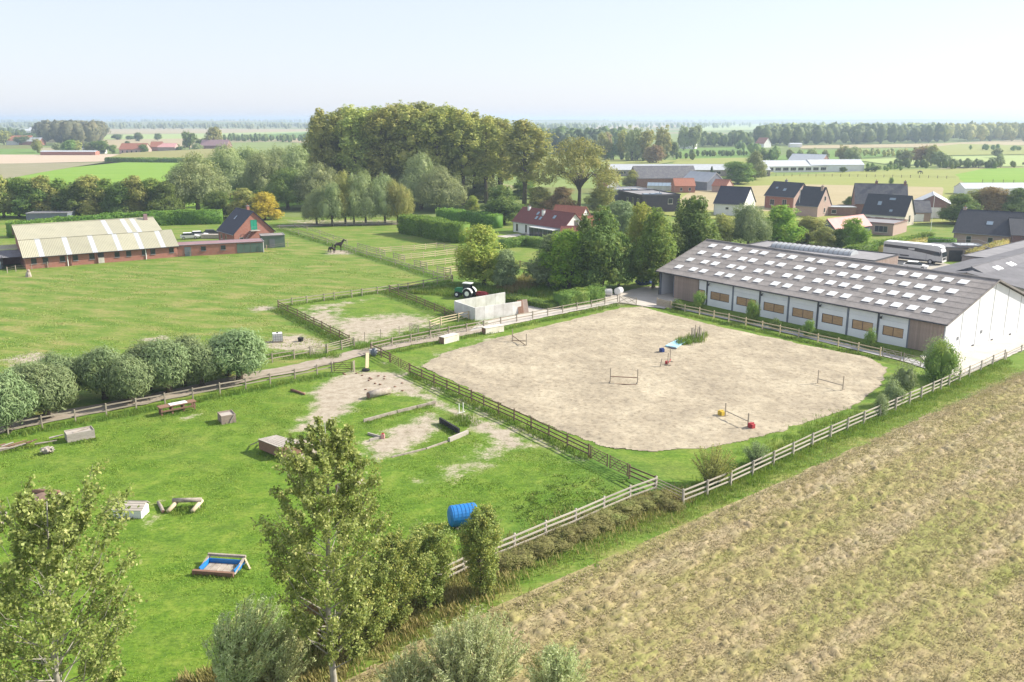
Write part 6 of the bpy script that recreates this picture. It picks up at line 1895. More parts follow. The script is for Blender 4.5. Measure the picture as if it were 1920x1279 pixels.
# stacked wood and white wrapped bales by the hedge
t = thing('timber_stack', 'low stack of dark timber by the reed like hedge', 'timber stack', (*G(1020, 572), .09), -.3)
for k in range(6):
    MB().box(0, 3.2, (k % 3) * .34, (k % 3) * .34 + .3, (k // 3) * .24, (k // 3) * .24 + .22).build('beam', REDB, t)
for k, (p, lab) in enumerate((((1140, 556), 'grey wrapped bale at the end of the hedge'), ((1160, 553), 'white wrapped bale near the barn entrance'))):
    t = thing('wrapped_bale', lab, 'bale', (*G(*p), .09), k)
    MB().tube([(-.62, 0, .6), (-.56, 0, .6), (.56, 0, .6), (.62, 0, .6)], [.5, .6, .6, .5], 14).build('wrapping', WHITEP if k else SILVER, t, False)
    MB().tube([(-.3, 0, .6), (-.26, 0, .6)], .612, 14, False).build('strap', GUTTER, t)
tag(MB().blob((*G(1206, 533), .45), (1.5, 1.2, .8), 4, .3).build('tarpaulin_heap', DBLUE), 'dark blue tarpaulin heap in the shade left of the barn', 'tarpaulin')
# tractor with red implement
ang, L_ = gang((858, 556), (892, 559))
TX, TY = G(874, 558)
tr_ = thing('tractor', 'small green tractor with a white cab parked behind the bunker', 'tractor', (TX, TY, .05), ang + math.pi)
# local x points to the front
MB().box(.35, 1.9, -.34, .34, .75, 1.35).prism([(.35, 1.352), (1.9, 1.352), (1.7, 1.48), (.35, 1.55)], lambda p, q: (p, .30, q), lambda p, q: (p, -.30, q)).build('bonnet', TGREEN, tr_)
MB().box(1.91, 1.97, -.28, .28, .8, 1.3).build('grille', BLACKR, tr_)
for s in (-.2, .2):
    MB().box(1.975, 2.0, s - .08, s + .08, 1.1, 1.25).build('headlight', WHITEP, tr_)
MB().box(-.9, 1.6, -.22, .22, .45, .748).build('chassis', BLACKR, tr_)
for x, y, rad, wd in ((-.6, .75, .78, .42), (-.6, -.75, .78, .42), (1.35, .62, .48, .3), (1.35, -.62, .48, .3)):
    w = MB().tube([(x, y - wd / 2, rad), (x, y - wd / 2 + .06, rad), (x, y + wd / 2 - .06, rad), (x, y + wd / 2, rad)], [rad * .9, rad, rad, rad * .9], 20).build('wheel', BLACKR, tr_)
    MB().tube([(x, y - wd / 2 - .02, rad), (x, y + wd / 2 + .02, rad)], rad * .5, 14).build('rim', WHITEP, w)
for s in (-1, 1):
    mb = MB()
    for k in range(6):
        a0, a1 = math.pi * (.1 + .14 * k), math.pi * (.1 + .14 * (k + 1))
        mb.beam((-.6 + .87 * math.cos(a0), s * .75, .78 + .87 * math.sin(a0)), (-.6 + .87 * math.cos(a1), s * .75, .78 + .87 * math.sin(a1)), .5, .05, (0, 1, 0) if False else (0, 0, 1))
    mb.build('fender', WHITEP, tr_)
for x in (-.95, .3):
    for s in (-.48, .48):
        MB().beam((x, s, .9), (x * .9 + .02, s * .95, 2.3), .07, .07).build('cab_pillar', BLACKR, tr_)
for s in (-.47, .47):
    MB().box(-.88, .24, s - .012, s + .012, 1.3, 2.26).build('side_glass', LTGLASS, tr_)
MB().box(.27, .29, -.42, .42, 1.5, 2.26).build('windscreen', LTGLASS, tr_)
MB().box(-1.05, .42, -.56, .56, 2.3, 2.42).build('cab_roof', WHITEP, tr_)
MB().box(-.7, -.3, -.24, .24, .95, 1.5).build('seat', BLACKR, tr_)
MB().tube([(1.0, -.25, 1.4), (1.0, -.25, 2.1)], .04, 6).build('exhaust', BLACKR, tr_)
im = thing('mower', 'red mower implement hitched behind the green tractor', 'mower', (*G(903, 557), .05), ang)
MB().box(-1.0, 1.0, -.55, .55, .25, .62).build('deck', REDP, im)
MB().prism([(-1.0, .622), (1.0, .622), (.7, .85), (-.7, .85)], lambda p, q: (p, -.3, q), lambda p, q: (p, .3, q)).build('cover', REDP, im)
MB().beam((-1.0, 0, .6), (-1.7, 0, .75), .1, .1).build('drawbar', BLACKR, im)
for s in (-.9, .9):
    MB().tube([(s, -.62, .2), (s, -.5, .2)], .2, 10).build('wheel', BLACKR, im)
# white tank and black bucket on the bare patch
t = thing('water_tank', 'white cage water tank on bare soil in the big pasture', 'tank', (*G(521, 641), .05), .35)
MB().box(-.6, .6, -.5, .5, .16, 1.12).build('tank', WHITEP, t)
mb = MB()
for k in range(5):
    for s in (-.52, .52):
        mb.beam((-.58 + k * .29, s, .1), (-.58 + k * .29, s, 1.15), .03, .03)
for z in (.4, .75, 1.12):
    for s in (-.54, .54):
        mb.beam((-.62, s, z), (.62, s, z), .03, .03)
mb.build('cage', GUTTER, t)
MB().box(-.62, .62, -.55, .55, 0, .12).build('pallet', W_GREY, t)
MB().tube([(0, 0, 1.12), (0, 0, 1.2)], .14, 10).build('cap', BLACKR, t)
t = thing('feed_bucket', 'black rubber feed bucket near the white tank', 'bucket', (*G(564, 640), .05))
MB().tube([(0, 0, 0), (0, 0, .42)], [.32, .42], 12).build('body', BLACKR, t)
MB().tube([(-.4, 0, .4), (0, 0, .62), (.4, 0, .4)], .02, 5).build('handle', BLACKR, t)
t = thing('tree_stump', 'stumpy feeder post with a pale top in the pasture below the stable', 'stump', (*G(54, 519), 0))
MB().tube([(0, 0, 0), (0, 0, .6), (.1, 0, 1.0)], [.55, .45, .25], 9).build('stump', LOGW, t)
MB().blob((.05, 0, 1.1), (.3, .3, .25), 3).build('salt_lick', LARCH, t)
# wooden jumps of the paddock
ang, L_ = gang((303, 781), (368, 768))
t = thing('table_jump', 'brown table jump with a white board laid on top beside the track fence', 'jump', (*G(303, 781), .03), ang)
for k in range(4):
    for y in (.1, .75):
        MB().box(L_ * k / 3 - .08 + (.1 if k == 0 else -.1 if k == 3 else 0), L_ * k / 3 + .08 + (.1 if k == 0 else -.1 if k == 3 else 0), y, y + .14, 0, .75).build('leg', REDB, t)
for k in range(4):
    MB().box(-.1, L_ + .1, .02 + k * .24, .24 + k * .24, .752, .83).build('plank', REDB, t)
MB().box(L_ * .28, L_ * .78, .1, .86, .834, .87).build('white_board', WHITEP, t)
MB().box(0, L_, -.02, .02, .35, .5).build('cross_bar', REDB, t)
def crate(name, label, a, L_, D_, H_, rz, m, cat, open_top=True, boards=4):
    t = thing(name, label, cat, (*G(*a), .02), rz)
    for k in range(boards):
        z0, z1 = H_ * k / boards, H_ * (k + 1) / boards - .012
        MB().box(0, L_, 0, .05, z0, z1).build('board', m, t)
        MB().box(0, L_, D_ - .05, D_, z0, z1).build('board', m, t)
        MB().box(0, .05, .052, D_ - .052, z0, z1).build('board', m, t)
        MB().box(L_ - .05, L_, .052, D_ - .052, z0, z1).build('board', m, t)
    n = max(3, int(D_ / .25))
    for k in range(n):
        MB().box(.06, L_ - .06, .06 + (D_ - .12) * k / n, .06 + (D_ - .12) * (k + 1) / n - .012, H_ - .16, H_ - .12).build('top_plank', OLDB, t)
    return t
t = crate('box_jump', 'weathered wooden crate jump casting a dark shadow right of the table jump', (416, 797), 1.35, 1.5, .85, .55, LARCH, 'jump')
MB().beam((.75, -.03, .1), (1.2, -.03, .8), .05, .1, (0, 1, 0)).build('loose_lath', OLDB, t)
ang, L_ = gang((127, 831), (179, 821))
t = crate('trough_jump', 'long silvery wooden box jump near the left track fence', (127, 831), L_, 1.35, .78, ang, OLDB, 'jump', boards=3)
MB().beam((.6, .5, .7), (L_ - .3, 1.0, .74), .16, .05).build('loose_plank', LOGW, t)
ang, L_ = gang((486, 845), (528, 862))
t = thing('corner_jump', 'triangular plank topped corner jump beside red brown soil', 'jump', (*G(486, 845), .02), ang)
MB().prism([(0, 0), (L_, 0), (L_ * 1.12, 2.2), (L_ * .5, 1.7)], lambda p, q: (p, q, .12), lambda p, q: (p, q, 1.02)).build('body', REDB, t)
for k in range(7):
    MB().beam((.05 + k * .05, .02 + k * .24, 1.055), (L_ * .99 + k * .015, .05 + k * .29, 1.055), .22, .05).build('top_plank', OLDB, t)
MB().beam((L_ + .05, -.05, 0), (L_ + .16, 2.1, 1.3), .2, .05).build('white_wing', W_PALE, t)
MB().beam((-1.6, .2, .05), (.2, .25, .95), .09, .09).build('leaning_rail', LOGW, t)
MB().beam((-1.3, .9, .05), (.3, .6, .8), .09, .09).build('leaning_rail', LOGW, t)
def log(label, a, b, r, m=LOGW, z=None, name='fallen_log', cat='log', group=None):
    A, B_ = G(*a), G(*b)
    t = thing(name, label, cat, (*A, 0), 0, group)
    dx, dy = B_[0] - A[0], B_[1] - A[1]
    MB().tube([(0, 0, r), (dx * .5, dy * .5 + .04, r * 1.05), (dx, dy, r)], [r, r * 1.05, r * .9], 10).build('trunk', m, t, True)
    n = Vector((dx, dy, 0)).normalized()
    e = MB().tube([Vector((0, 0, r)) - n * .012, Vector((0, 0, r)) - n * .002], r * .86, 10)
    e.build('cut_end', REDB, t)
    return t
log('thick grey log with a dark cut end lying on the bare sandy ground', (691, 748), (731, 738), .38)
log('short dark log half sunk in grass near the track fence', (546, 733), (571, 741), .13, REDB)
log('pale log seen through the central poplar on the lawn', (632, 922), (682, 908), .3)
log('thin red and white pole lying on the brown soil', (540, 833), (566, 836), .06, REDP, name='jump_pole', cat='pole')
log('thin pale pole lying on the brown soil below the red one', (540, 842), (575, 838), .05, W_PALE, name='jump_pole', cat='pole')
t = thing('log_frame_jump', 'pale log frame jump open at the front beside a short loose log', 'jump', (*G(318, 962), .02), gang((318, 962), (366, 962))[0])
L_ = gang((318, 962), (366, 962))[1]
MB().tube([(-.1, 1.0, .52), (L_ + .15, 1.05, .55)], .17, 9).build('top_log', LOGW, t, True)
for x in (.05, L_ - .05):
    MB().tube([(x - .1, -.1, .18), (x + .12, 1.3, .38)], .16, 9).build('side_log', W_NEW, t, True)
    MB().tube([(x, .9, -.05), (x, 1.0, .5)], .12, 8).build('prop', LOGW, t)
log('short loose log lying left of the log frame jump', (306, 962), (297, 945), .13)
ang, L_ = gang((228, 972), (258, 969))
t = thing('hut_jump', 'low white hut jump with a pitched plank roof', 'jump', (*G(214, 972), .02), -.05)
LH = 2.05
MB().box(0, LH, 0, 1.2, 0, .62).build('wall', WHITE, t)
MB().prism([(0, .622), (1.2, .622), (.75, .98)], lambda p, q: (LH, p, q), lambda p, q: (LH - .06, p, q)).build('gable', WHITE, t)
MB().prism([(0, .622), (1.2, .622), (.75, .98)], lambda p, q: (.06, p, q), lambda p, q: (0, p, q)).build('gable', WHITE, t)
for k in range(4):
    y0, y1 = -.1 + k * .21, -.1 + (k + 1) * .21 - .01
    z = lambda y: .64 + (y + .0) * .44
    MB().beam((-.1, (y0 + y1) / 2, z((y0 + y1) / 2) + .05), (LH + .12, (y0 + y1) / 2, z((y0 + y1) / 2) + .05), y1 - y0, .04, (0, -.4, 1)).build('roof_plank', W_PALE, t)
for k in range(3):
    y = .84 + k * .17
    MB().beam((-.1, y, 1.0 - k * .13), (LH + .12, y, 1.0 - k * .13), .16, .04, (0, .7, 1)).build('roof_plank', OLDB, t)
for k in range(3):
    MB().box(.0, LH, -.03, -.003, .03 + k * .2, .21 + k * .2).build('cladding_board', WHITE, t)
ang, L_ = gang((366, 1074), (436, 1080))
t = thing('ditch_jump', 'blue lined ditch jump framed by grey rails on the lawn', 'jump', (*G(370, 1078), .02), ang + .02)
MB().box(.1, L_ - .2, .25, 1.5, .0, .05).build('lining_floor', REDB, t)
for b in ((.0, L_ - .1, 1.5, 1.58), (.0, .08, .25, 1.498), (L_ - .2, L_ - .12, .25, 1.498)):
    MB().box(*b, 0, .36).build('lining', BLUE, t)
for k in range(5):
    MB().box(.15 + k * (L_ - .4) / 5, .15 + (k + .9) * (L_ - .4) / 5, .27, 1.45, .052, .09).build('floor_plank', LOGW, t)
MB().beam((-.1, 1.75, .50), (L_ - .05, 1.75, .52), .16, .16).build('rear_rail', LOGW, t)
for x in (-.02, L_ - .15):
    MB().beam((x, .15, .1), (x, 1.75, .44), .13, .13).build('side_rail', LOGW, t)
    MB().beam((x, 1.75, 0), (x, 1.75, .44), .12, .12).build('prop', LOGW, t)
MB().beam((L_ - .1, 1.7, .42), (L_ + .5, 1.1, .02), .1, .1).build('stay', W_NEW, t)
MB().beam((-.3, .02, .16), (L_ - .1, .02, .16), .22, .3).build('front_sleeper', REDB, t)
tag(MB().blob((*G(83, 945), .0), (1.7, 1.2, .75), 6, .35).build('soil_mound', SOILM), 'brown soil mound behind the left foreground poplar', 'mound')
log('dark log on the top edge of the soil mound', (56, 925), (112, 926), .16, REDB)
t = thing('trestle_jump', 'small wooden trestle jump at the left picture edge', 'jump', (*G(-4, 990), 0), .1)
for s in (-.3, .3):
    MB().beam((.0, s * 2, 0), (.0, 0, 1.1), .1, .1).build('leg', W_NEW, t)
    MB().beam((.55, s * 2, 0), (.55, 0, 1.1), .1, .1).build('leg', LOGW, t)
MB().beam((-.2, 0, 1.12), (.75, 0, 1.12), .12, .12).build('top_rail', LOGW, t)
# big blue barrel
ang = gang((850, 975), (880, 998))[0]
t = thing('blue_barrel', 'large bright blue plastic barrel lying on its side on the lawn', 'barrel', (*G(846, 988), .02), R_(18))
MB().tube([(-.15, 0, .78), (-.08, 0, .78), (.0, 0, .78), (1.75, 0, .78), (1.83, 0, .78), (1.9, 0, .78)], [.55, .68, .76, .76, .68, .55], 22).build('body', BLUE, t)
for x in (.12, .4, .68, .96, 1.24, 1.52):
    MB().tube([(x, 0, .78), (x + .05, 0, .78)], .785, 22, False).build('hoop', BLUE, t)
for x in (.3, 1.4):
    MB().box(x - .07, x + .07, -.75, .75, -.02, .14).build('skid', W_GREY, t)
# low timber edgings of the old water complex
def edging(label, pts, h, m, w=.14, name='timber_edging', n=3):
    P = GL(pts)
    t = thing(name, label, 'edging', (*P[0], 0))
    for a, b in zip(P[:-1], P[1:]):
        L_ = math.hypot(b[0] - a[0], b[1] - a[1])
        k = max(1, int(L_ / 2.2))
        for j in range(k):
            p = (a[0] + (b[0] - a[0]) * j / k - P[0][0], a[1] + (b[1] - a[1]) * j / k - P[0][1])
            q = (a[0] + (b[0] - a[0]) * (j + .97) / k - P[0][0], a[1] + (b[1] - a[1]) * (j + .97) / k - P[0][1])
            MB().beam((*p, h / 2 - .03), (*q, h / 2 - .03), w, h + .06).build('sleeper', m, t)
    return t
edging('long low grey timber edging across the bare hollow', [(682, 792), (745, 775), (818, 757)], .32, LOGW)
edging('dark tarred timber retaining wall in the sunken corner', [(825, 793), (862, 815)], .55, BLACKR, .18)
edging('grey sleeper edging at the near end of the tarred wall', [(842, 828), (878, 813)], .34, OLDB, .25)
edging('half buried grass grown edging below the hollow', [(735, 858), (800, 842), (840, 828)], .12, LOGW)
edging('short pale edging frame beside the pink post', [(690, 815), (715, 822), (692, 828)], .22, OLDB)
t = thing('pink_marker', 'faded pink marker block at the corner of the pale edging', 'marker', (*G(718, 822), 0))
MB().box(-.16, .16, -.14, .14, 0, .4).build('block', PINKR, t)
MB().box(-.10, .10, -.08, .08, .402, .5).build('cap', REDP, t)
t = thing('white_stand', 'pair of thin white jump stands on the sandy strip by the long fence', 'stand', (*G(861, 775), 0), .7)
for x in (0, .5):
    MB().box(x - .03, x + .03, -.03, .03, 0, 1.0).build('upright', WHITEP, t)
MB().box(-.2, .7, -.03, .03, 0, .05).build('foot', WHITEP, t)
# heap of branches and a root near the left fence
t = thing('branch_heap', 'heap of old branches and rails along the left track fence', 'branch heap', (*G(40, 838), 0), gang((0, 845), (85, 828))[0])
r = random.Random(12)
for k in range(16):
    x, y = r.uniform(-2.2, 2.4), r.uniform(-.5, .6)
    a = r.uniform(-.35, .35)
    l_ = r.uniform(.7, 2.0)
    MB().tube([(x, y, r.uniform(.05, .3)), (x + l_ * math.cos(a), y + l_ * math.sin(a), r.uniform(.06, .45))], [.09, .05], 6).build('branch', (LOGW, REDB, OLDB)[k % 3], t)
t = thing('tree_root', 'grey gnarled tree root lying on the grass below the branch heap', 'root', (*G(89, 850), 0))
MB().blob((0, 0, .25), (.45, .35, .35), 8, .5).build('root_ball', LOGW, t)
for k in range(6):
    a = k * 1.05
    MB().tube([(0, 0, .25), (math.cos(a) * .45, math.sin(a) * .45, .45), (math.cos(a) * .7, math.sin(a) * .6, .3)], [.12, .08, .03], 5).build('root_arm', OLDB, t)
# gateway clutter
t = thing('leaning_sign_board', 'pale yellowish board leaning against a gate post at the paddock head', 'board', (*G(688, 690), 0), .9)
MB().beam((0, 0, .02), (.25, .1, 1.75), .5, .06, (0, 1, 0)).build('board', W_NEW, t)
MB().beam((.3, .12, -.05), (.32, .12, 1.3), .11, .11).build('post', W_GREY, t)
t = thing('feed_sack', 'dark sack and dung heap at the foot of the leaning board', 'sack', (*G(686, 696), 0))
MB().blob((0, 0, .14), (.5, .3, .2), 5).build('sack', BLACKR, t)
MB().blob((-.3, .25, .1), (.14, .12, .12), 6).build('white_bag', WHITEP, t)
t = thing('blue_bag', 'dark bag with pale blue cover hanging in the gate corner', 'bag', (*G(701, 668), 0), .3)
MB().blob((0, 0, .5), (.42, .28, .5), 7, .2).build('bag', STEEL, t)
MB().box(-.45, .5, .3, .7, .3, .75).build('white_box', WHITEP, t)
r = random.Random(2)
for k in range(26):
    x, y = G(r.uniform(640, 760), r.uniform(700, 735)) if k < 18 else G(r.uniform(1050, 1330), r.uniform(620, 660))
    if k < 18:
        tag(MB().blob((x, y, .05), (.16, .13, .08), k, .4, 4, 6).build('dung_pile', REDB), 'small dung pile dotting the bare sandy paddock head', 'dung', 'dung piles on the bare ground')
# ---- lorry and cars
ang, L_ = gang((1653, 489), (1740, 499))
lo = thing('horse_lorry', 'long silver horse lorry with a dark window band parked in the yard', 'lorry', (*G(1654, 487), .1), math.radians(-44))
LL, LW = 11.6, 2.5
def side_y(s):
    return 0 if s < 0 else LW
MB().prism([(0, .95), (LL - 1.2, .75), (LL, .75), (LL, 1.5), (LL - .18, 2.5), (LL - .5, 3.2), (LL - 1.1, 3.62), (LL - 1.9, 3.72), (.15, 3.72), (0, 3.55)], lambda p, q: (p, LW, q), lambda p, q: (p, 0, q)).build('body', SILVER, lo)
mb = MB()
mb.prism([(.15, 2.62), (4.5, 2.5), (8.2, 2.1), (10.2, 1.75), (11.2, 1.72), (10.95, 2.55), (9.0, 2.75), (6, 3.05), (.15, 3.2)], lambda p, q: (p, -.003, q), lambda p, q: (p, -.02, q))
mb.build('window_band', LTGLASS, lo)
mb = MB()
mb.prism([(.15, 2.62), (4.5, 2.5), (8.2, 2.1), (10.2, 1.75), (11.2, 1.72), (10.95, 2.55), (9.0, 2.75), (6, 3.05), (.15, 3.2)], lambda p, q: (p, LW + .02, q), lambda p, q: (p, LW + .003, q))
mb.build('window_band', LTGLASS, lo)
MB().box(5.0, 6.2, -.035, -.022, 2.5, 2.85).build('side_panel', SILVER, lo)
MB().prism([(LL + .004, 1.55), (LL - .14, 2.5), (LL - .10, 2.52), (LL + .04, 1.57)], lambda p, q: (p, LW - .12, q), lambda p, q: (p, .12, q)).build('windscreen', LTGLASS, lo)
MB().prism([(LL - .42, 3.3), (LL - 1.1, 3.66), (LL - 1.9, 3.76), (LL - 1.9, 3.8), (LL - 1.05, 3.72), (LL - .34, 3.36)], lambda p, q: (p, LW - .2, q), lambda p, q: (p, .2, q)).build('roof_fairing', WHITEP, lo)
MB().box(.3, LL - 2.2, .2, LW - .2, 3.724, 3.80).build('roof_panel', WHITEP, lo)
MB().box(LL + .003, LL + .07, .1, LW - .1, .5, .8).build('bumper', WHITEP, lo)
MB().box(LL + .003, LL + .03, .5, LW - .5, .95, 1.35).build('grille', BLACKR, lo)
for y in (.2, LW - .5):
    MB().box(LL + .072, LL + .09, y, y + .3, .58, .72).build('headlight', SKYL, lo)
for x in (1.9, 9.4):
    for y in (.14, LW - .14):
        w = MB().tube([(x, y - .15, .5), (x, y + .15, .5)], .52, 18).build('wheel', BLACKR, lo)
        MB().tube([(x, y - .17, .5), (x, y + .17, .5)], .28, 14).build('rim', SILVER, w)
MB().box(0, LL - .2, .1, LW - .1, .45, .748).build('chassis', DARKM, lo)
MB().box(2.8, 5.2, -.03, -.003, 1.15, 1.4).build('locker', DARKM, lo)
for y in (-.22, LW + .06):
    MB().box(LL - .45, LL - .3, y, y + .16, 1.9, 2.6).build('mirror', DARKM, lo)
MB().box(8.55, 8.58, -.02, -.004, .8, 2.4).build('door_seam', DARKM, lo)
def car(label, xy, rz, m, group='cars parked between the farm buildings', van=False):
    t = thing('parked_car', label, 'car', (*xy, .09), rz, group)
    h = 1.9 if van else 1.42
    MB().prism([(0, .35), (4.3, .35), (4.35, .75), (3.35, .92), (.05, .98)], lambda p, q: (p, 1.75, q), lambda p, q: (p, 0, q)).build('body', m, t)
    MB().prism([(.25, .985), (3.3, .93), (2.55, h), (.75, h + .02)], lambda p, q: (p, 1.66, q), lambda p, q: (p, .09, q)).build('glasshouse', LTGLASS, t)
    MB().box(.72, 2.6, .06, 1.69, h + .021, h + .07).build('roof', m, t)
    for x in (.8, 3.45):
        for y in (.08, 1.67):
            w = MB().tube([(x, y - .1, .32), (x, y + .1, .32)], .32, 14).build('wheel', BLACKR, t)
            MB().tube([(x, y - .11, .32), (x, y + .11, .32)], .18, 10).build('rim', SILVER, w)
    for y in (.12, 1.3):
        MB().box(4.30, 4.37, y, y + .33, .55, .70).build('headlight', SKYL, t)
    return t
car('white car seen over the hall roof in front of the horse lorry', G(1692, 505), math.radians(-30), WHITEP)
car('white car behind the low link building, left one', G(338, 450), .3, WHITEP)
car('second white car behind the low link building', G(356, 447), .35, WHITEP)
car('dark car behind the low link building, right of two white cars', G(381, 444), .35, DARKM)
tag(MB().box(-2.3, 2.3, -.9, .9, .1, .9).mesh('x') and MB().prism([(-2.4, .1), (2.4, .1), (2.2, 1.0), (-2.2, 1.0)], lambda p, q: (p + G(397, 447)[0], G(397, 447)[1] + .8, q), lambda p, q: (p + G(397, 447)[0], G(397, 447)[1] - .8, q)).build('stacked_boards', OLDB), 'pale stack of boards against the tall clipped hedge', 'timber stack')
t = thing('white_pole', 'tall thin white pole among the gardens on the right', 'pole', (*G(1745, 432), 0))
MB().tube([(0, 0, 0), (0, 0, 9)], [.07, .05], 6).build('mast', WHITEP, t)
MB().blob((0, 0, 9.05), (.12, .12, .1), 1, 0).build('finial', WHITEP, t)
t = thing('flag_pole', 'thin white pole before the narrow pink brick house', 'pole', (*G(1497, 405), 0))
MB().tube([(0, 0, 0), (0, 0, 8)], [.06, .04], 6).build('mast', WHITEP, t)
MB().blob((0, 0, 8.05), (.1, .1, .1), 1, 0).build('finial', WHITEP, t)
t = thing('white_crate', 'white plastic crate in front of the green shed', 'crate', (*G(503, 462), 0), .4)
MB().box(0, 1.6, 0, 1.1, 0, 1.1).build('body', WHITEP, t)
MB().box(-.05, 1.65, -.05, 1.15, 1.103, 1.2).build('lid', WHITEP, t)
# ---- horses: one continuous body each, grown over a jointed skeleton
def horse(label, xy, rz, s=1.0, graze=False):
    t = thing('horse', label, 'horse', (*xy, 0), rz, 'dark horses at the lane fence')
    pts = [(-.55, 0, 1.28), (-.2, 0, 1.26), (.2, 0, 1.24), (.55, 0, 1.3)]                   # croup, loin, barrel, withers
    rad = [.27, .30, .31, .26]
    edges = [(0, 1), (1, 2), (2, 3)]
    def chain(start, ps):
        prev = start
        for p, q in ps:
            pts.append(p)
            rad.append(q)
            edges.append((prev, len(pts) - 1))
            prev = len(pts) - 1
        return prev
    if graze:
        chain(3, [((.85, 0, 1.2), .17), ((1.05, 0, .85), .13), ((1.15, 0, .5), .12), ((1.25, 0, .25), .08), ((1.3, 0, .1), .06)])
    else:
        e = chain(3, [((.82, 0, 1.55), .18), ((1.0, 0, 1.82), .13), ((1.12, 0, 1.95), .12), ((1.32, 0, 1.84), .085), ((1.5, 0, 1.7), .065)])
    for y in (-.16, .16):
        chain(0, [((-.52, y, 1.05), .20), ((-.40, y, .82), .12), ((-.62, y, .52), .075), ((-.58, y, .2), .05), ((-.54, y, .04), .065)])
        chain(3, [((.50, y, 1.0), .15), ((.50, y, .62), .085), ((.50, y, .3), .055), ((.52, y, .04), .065)])
    me = bpy.data.meshes.new('body')
    me.from_pydata([(x * s, y * s, z * s) for x, y, z in pts], edges, [])
    o = link('body', me, HORSE, t)
    md = o.modifiers.new('skin', 'SKIN')
    sub = o.modifiers.new('sub', 'SUBSURF')
    sub.levels = sub.render_levels = 1
    if not me.skin_vertices:
        bm_ = None
    import bmesh
    b = bmesh.new()
    b.from_mesh(me)
    lay = b.verts.layers.skin.verify()
    for v, q in zip(b.verts, rad):
        v[lay].radius = (q * s, q * s)
        v[lay].use_root = v.index == 0
    b.to_mesh(me)
    b.free()
    tb = -.78
    MB().tube([(-.8 * s, 0, 1.32 * s), (-.95 * s, 0, 1.05 * s), (-.95 * s, 0, .6 * s)], [.06 * s, .09 * s, .03 * s], 6).build('tail', BLACKR, t)
    if not graze:
        for y in (-.07, .07):
            MB().tube([(1.08 * s, y * s, 2.02 * s), (1.06 * s, y * 1.3 * s, 2.2 * s)], [.045 * s, .01], 5).build('ear', HORSE, t)
        MB().beam((.62 * s, 0, 1.58 * s), (1.02 * s, 0, 2.03 * s), .05 * s, .14 * s).build('mane', BLACKR, t)
    else:
        for y in (-.07, .07):
            MB().tube([(1.12 * s, y * s, .62 * s), (1.02 * s, y * 1.5 * s, .74 * s)], [.045 * s, .01], 5).build('ear', HORSE, t)
        MB().beam((.72 * s, 0, 1.35 * s), (1.0 * s, 0, .9 * s), .05 * s, .12 * s).build('mane', BLACKR, t)
    return t
horse('dark brown horse standing with raised head at the lane fence', G(634, 471), .25, 1.25)
horse('smaller dark horse grazing with lowered head left of the standing one', G(623, 475), 2.6, .95, True)
for k, (px, lab) in enumerate((((1724, 327), 'tiny brown horse grazing in the far right pasture'), ((1918, 310), 'tiny brown horse at the far right field edge'))):
    horse(lab, G(*px), 1.2 * k, 1.3, True)
# ---- rank growth: tufts of taller grass and weeds
def tufts(name, P, h, wd, m, seed, blades=5, spread=.12, lean=.35, flop=0):
    """each tuft a few arching blades; P is (n,2) or (n,3)"""
    rng = np.random.default_rng(seed)
    n = len(P)
    K = np.repeat(np.arange(n), blades)
    a = rng.random(len(K)) * 6.283
    hh = np.asarray(h) * rng.uniform(.5, 1.15, len(K)) if np.isscalar(h) else np.asarray(h)[K] * rng.uniform(.5, 1.15, len(K))
    base = np.stack([P[K, 0] + rng.normal(size=len(K)) * spread, P[K, 1] + rng.normal(size=len(K)) * spread, (P[K, 2] if P.shape[1] > 2 else np.zeros(len(K))) - .03], 1)
    dx, dy = np.cos(a), np.sin(a)
    tip = base + np.stack([dx * hh * lean, dy * hh * lean, hh], 1)
    s = np.stack([-dy, dx, 0 * dx], 1) * (wd * rng.uniform(.6, 1.3, len(K)))[:, None] / 2
    mid = (base + tip) / 2 + np.stack([0 * hh, 0 * hh, hh * .12], 1)
    V = np.stack([base - s, base + s, mid + s * .8, tip, mid - s * .8], 1).reshape(-1, 3)
    i = np.arange(len(K))[:, None] * 5
    F4 = np.concatenate([np.concatenate([i, i + 1, i + 2, i + 4], 1), np.concatenate([i + 4, i + 2, i + 3, i + 3], 1)])
    F3 = np.concatenate([np.concatenate([i, i + 1, i + 2], 1), np.concatenate([i, i + 2, i + 4], 1), np.concatenate([i + 4, i + 2, i + 3], 1)])
    return tag(link(name, np_mesh(name, V, F3), m), kind='stuff')
WEED = leaf_mat('green_weeds', (.10, .20, .03), (.19, .32, .05), (.33, .33, .08), .4, .5, .3, .6, .15)
LAWN = leaf_mat('lawn_blades', (.15, .26, .03), (.25, .36, .055), (.34, .37, .09), .4, .3, .3, .6, .15)
PASTB = leaf_mat('pasture_blades', (.20, .29, .05), (.30, .37, .085), (.42, .39, .16), .5, .2, .3, .6, .15)
DEAD = leaf_mat('brown_dead_weeds', (.27, .215, .085), (.40, .32, .15), (.22, .27, .06), .5, .5, .25, .7, .1)
STRAW = leaf_mat('straw_tussocks', (.40, .33, .19), (.56, .47, .30), (.40, .38, .14), .5, .25, .35, .8, .1)
def along(px, w, n, seed):
    pts = GL(px)
    rng = np.random.default_rng(seed)
    seg = np.array([math.hypot(b[0] - a[0], b[1] - a[1]) for a, b in zip(pts[:-1], pts[1:])])
    k = rng.choice(len(seg), n, p=seg / seg.sum())
    pa, pb = np.array(pts[:-1])[k], np.array(pts[1:])[k]
    d = (pb - pa) / seg[k][:, None]
    u = rng.random((n, 1))
    return pa + (pb - pa) * u + np.stack([-d[:, 1], d[:, 0]], 1) * (rng.normal(size=(n, 1)) * w / 2)
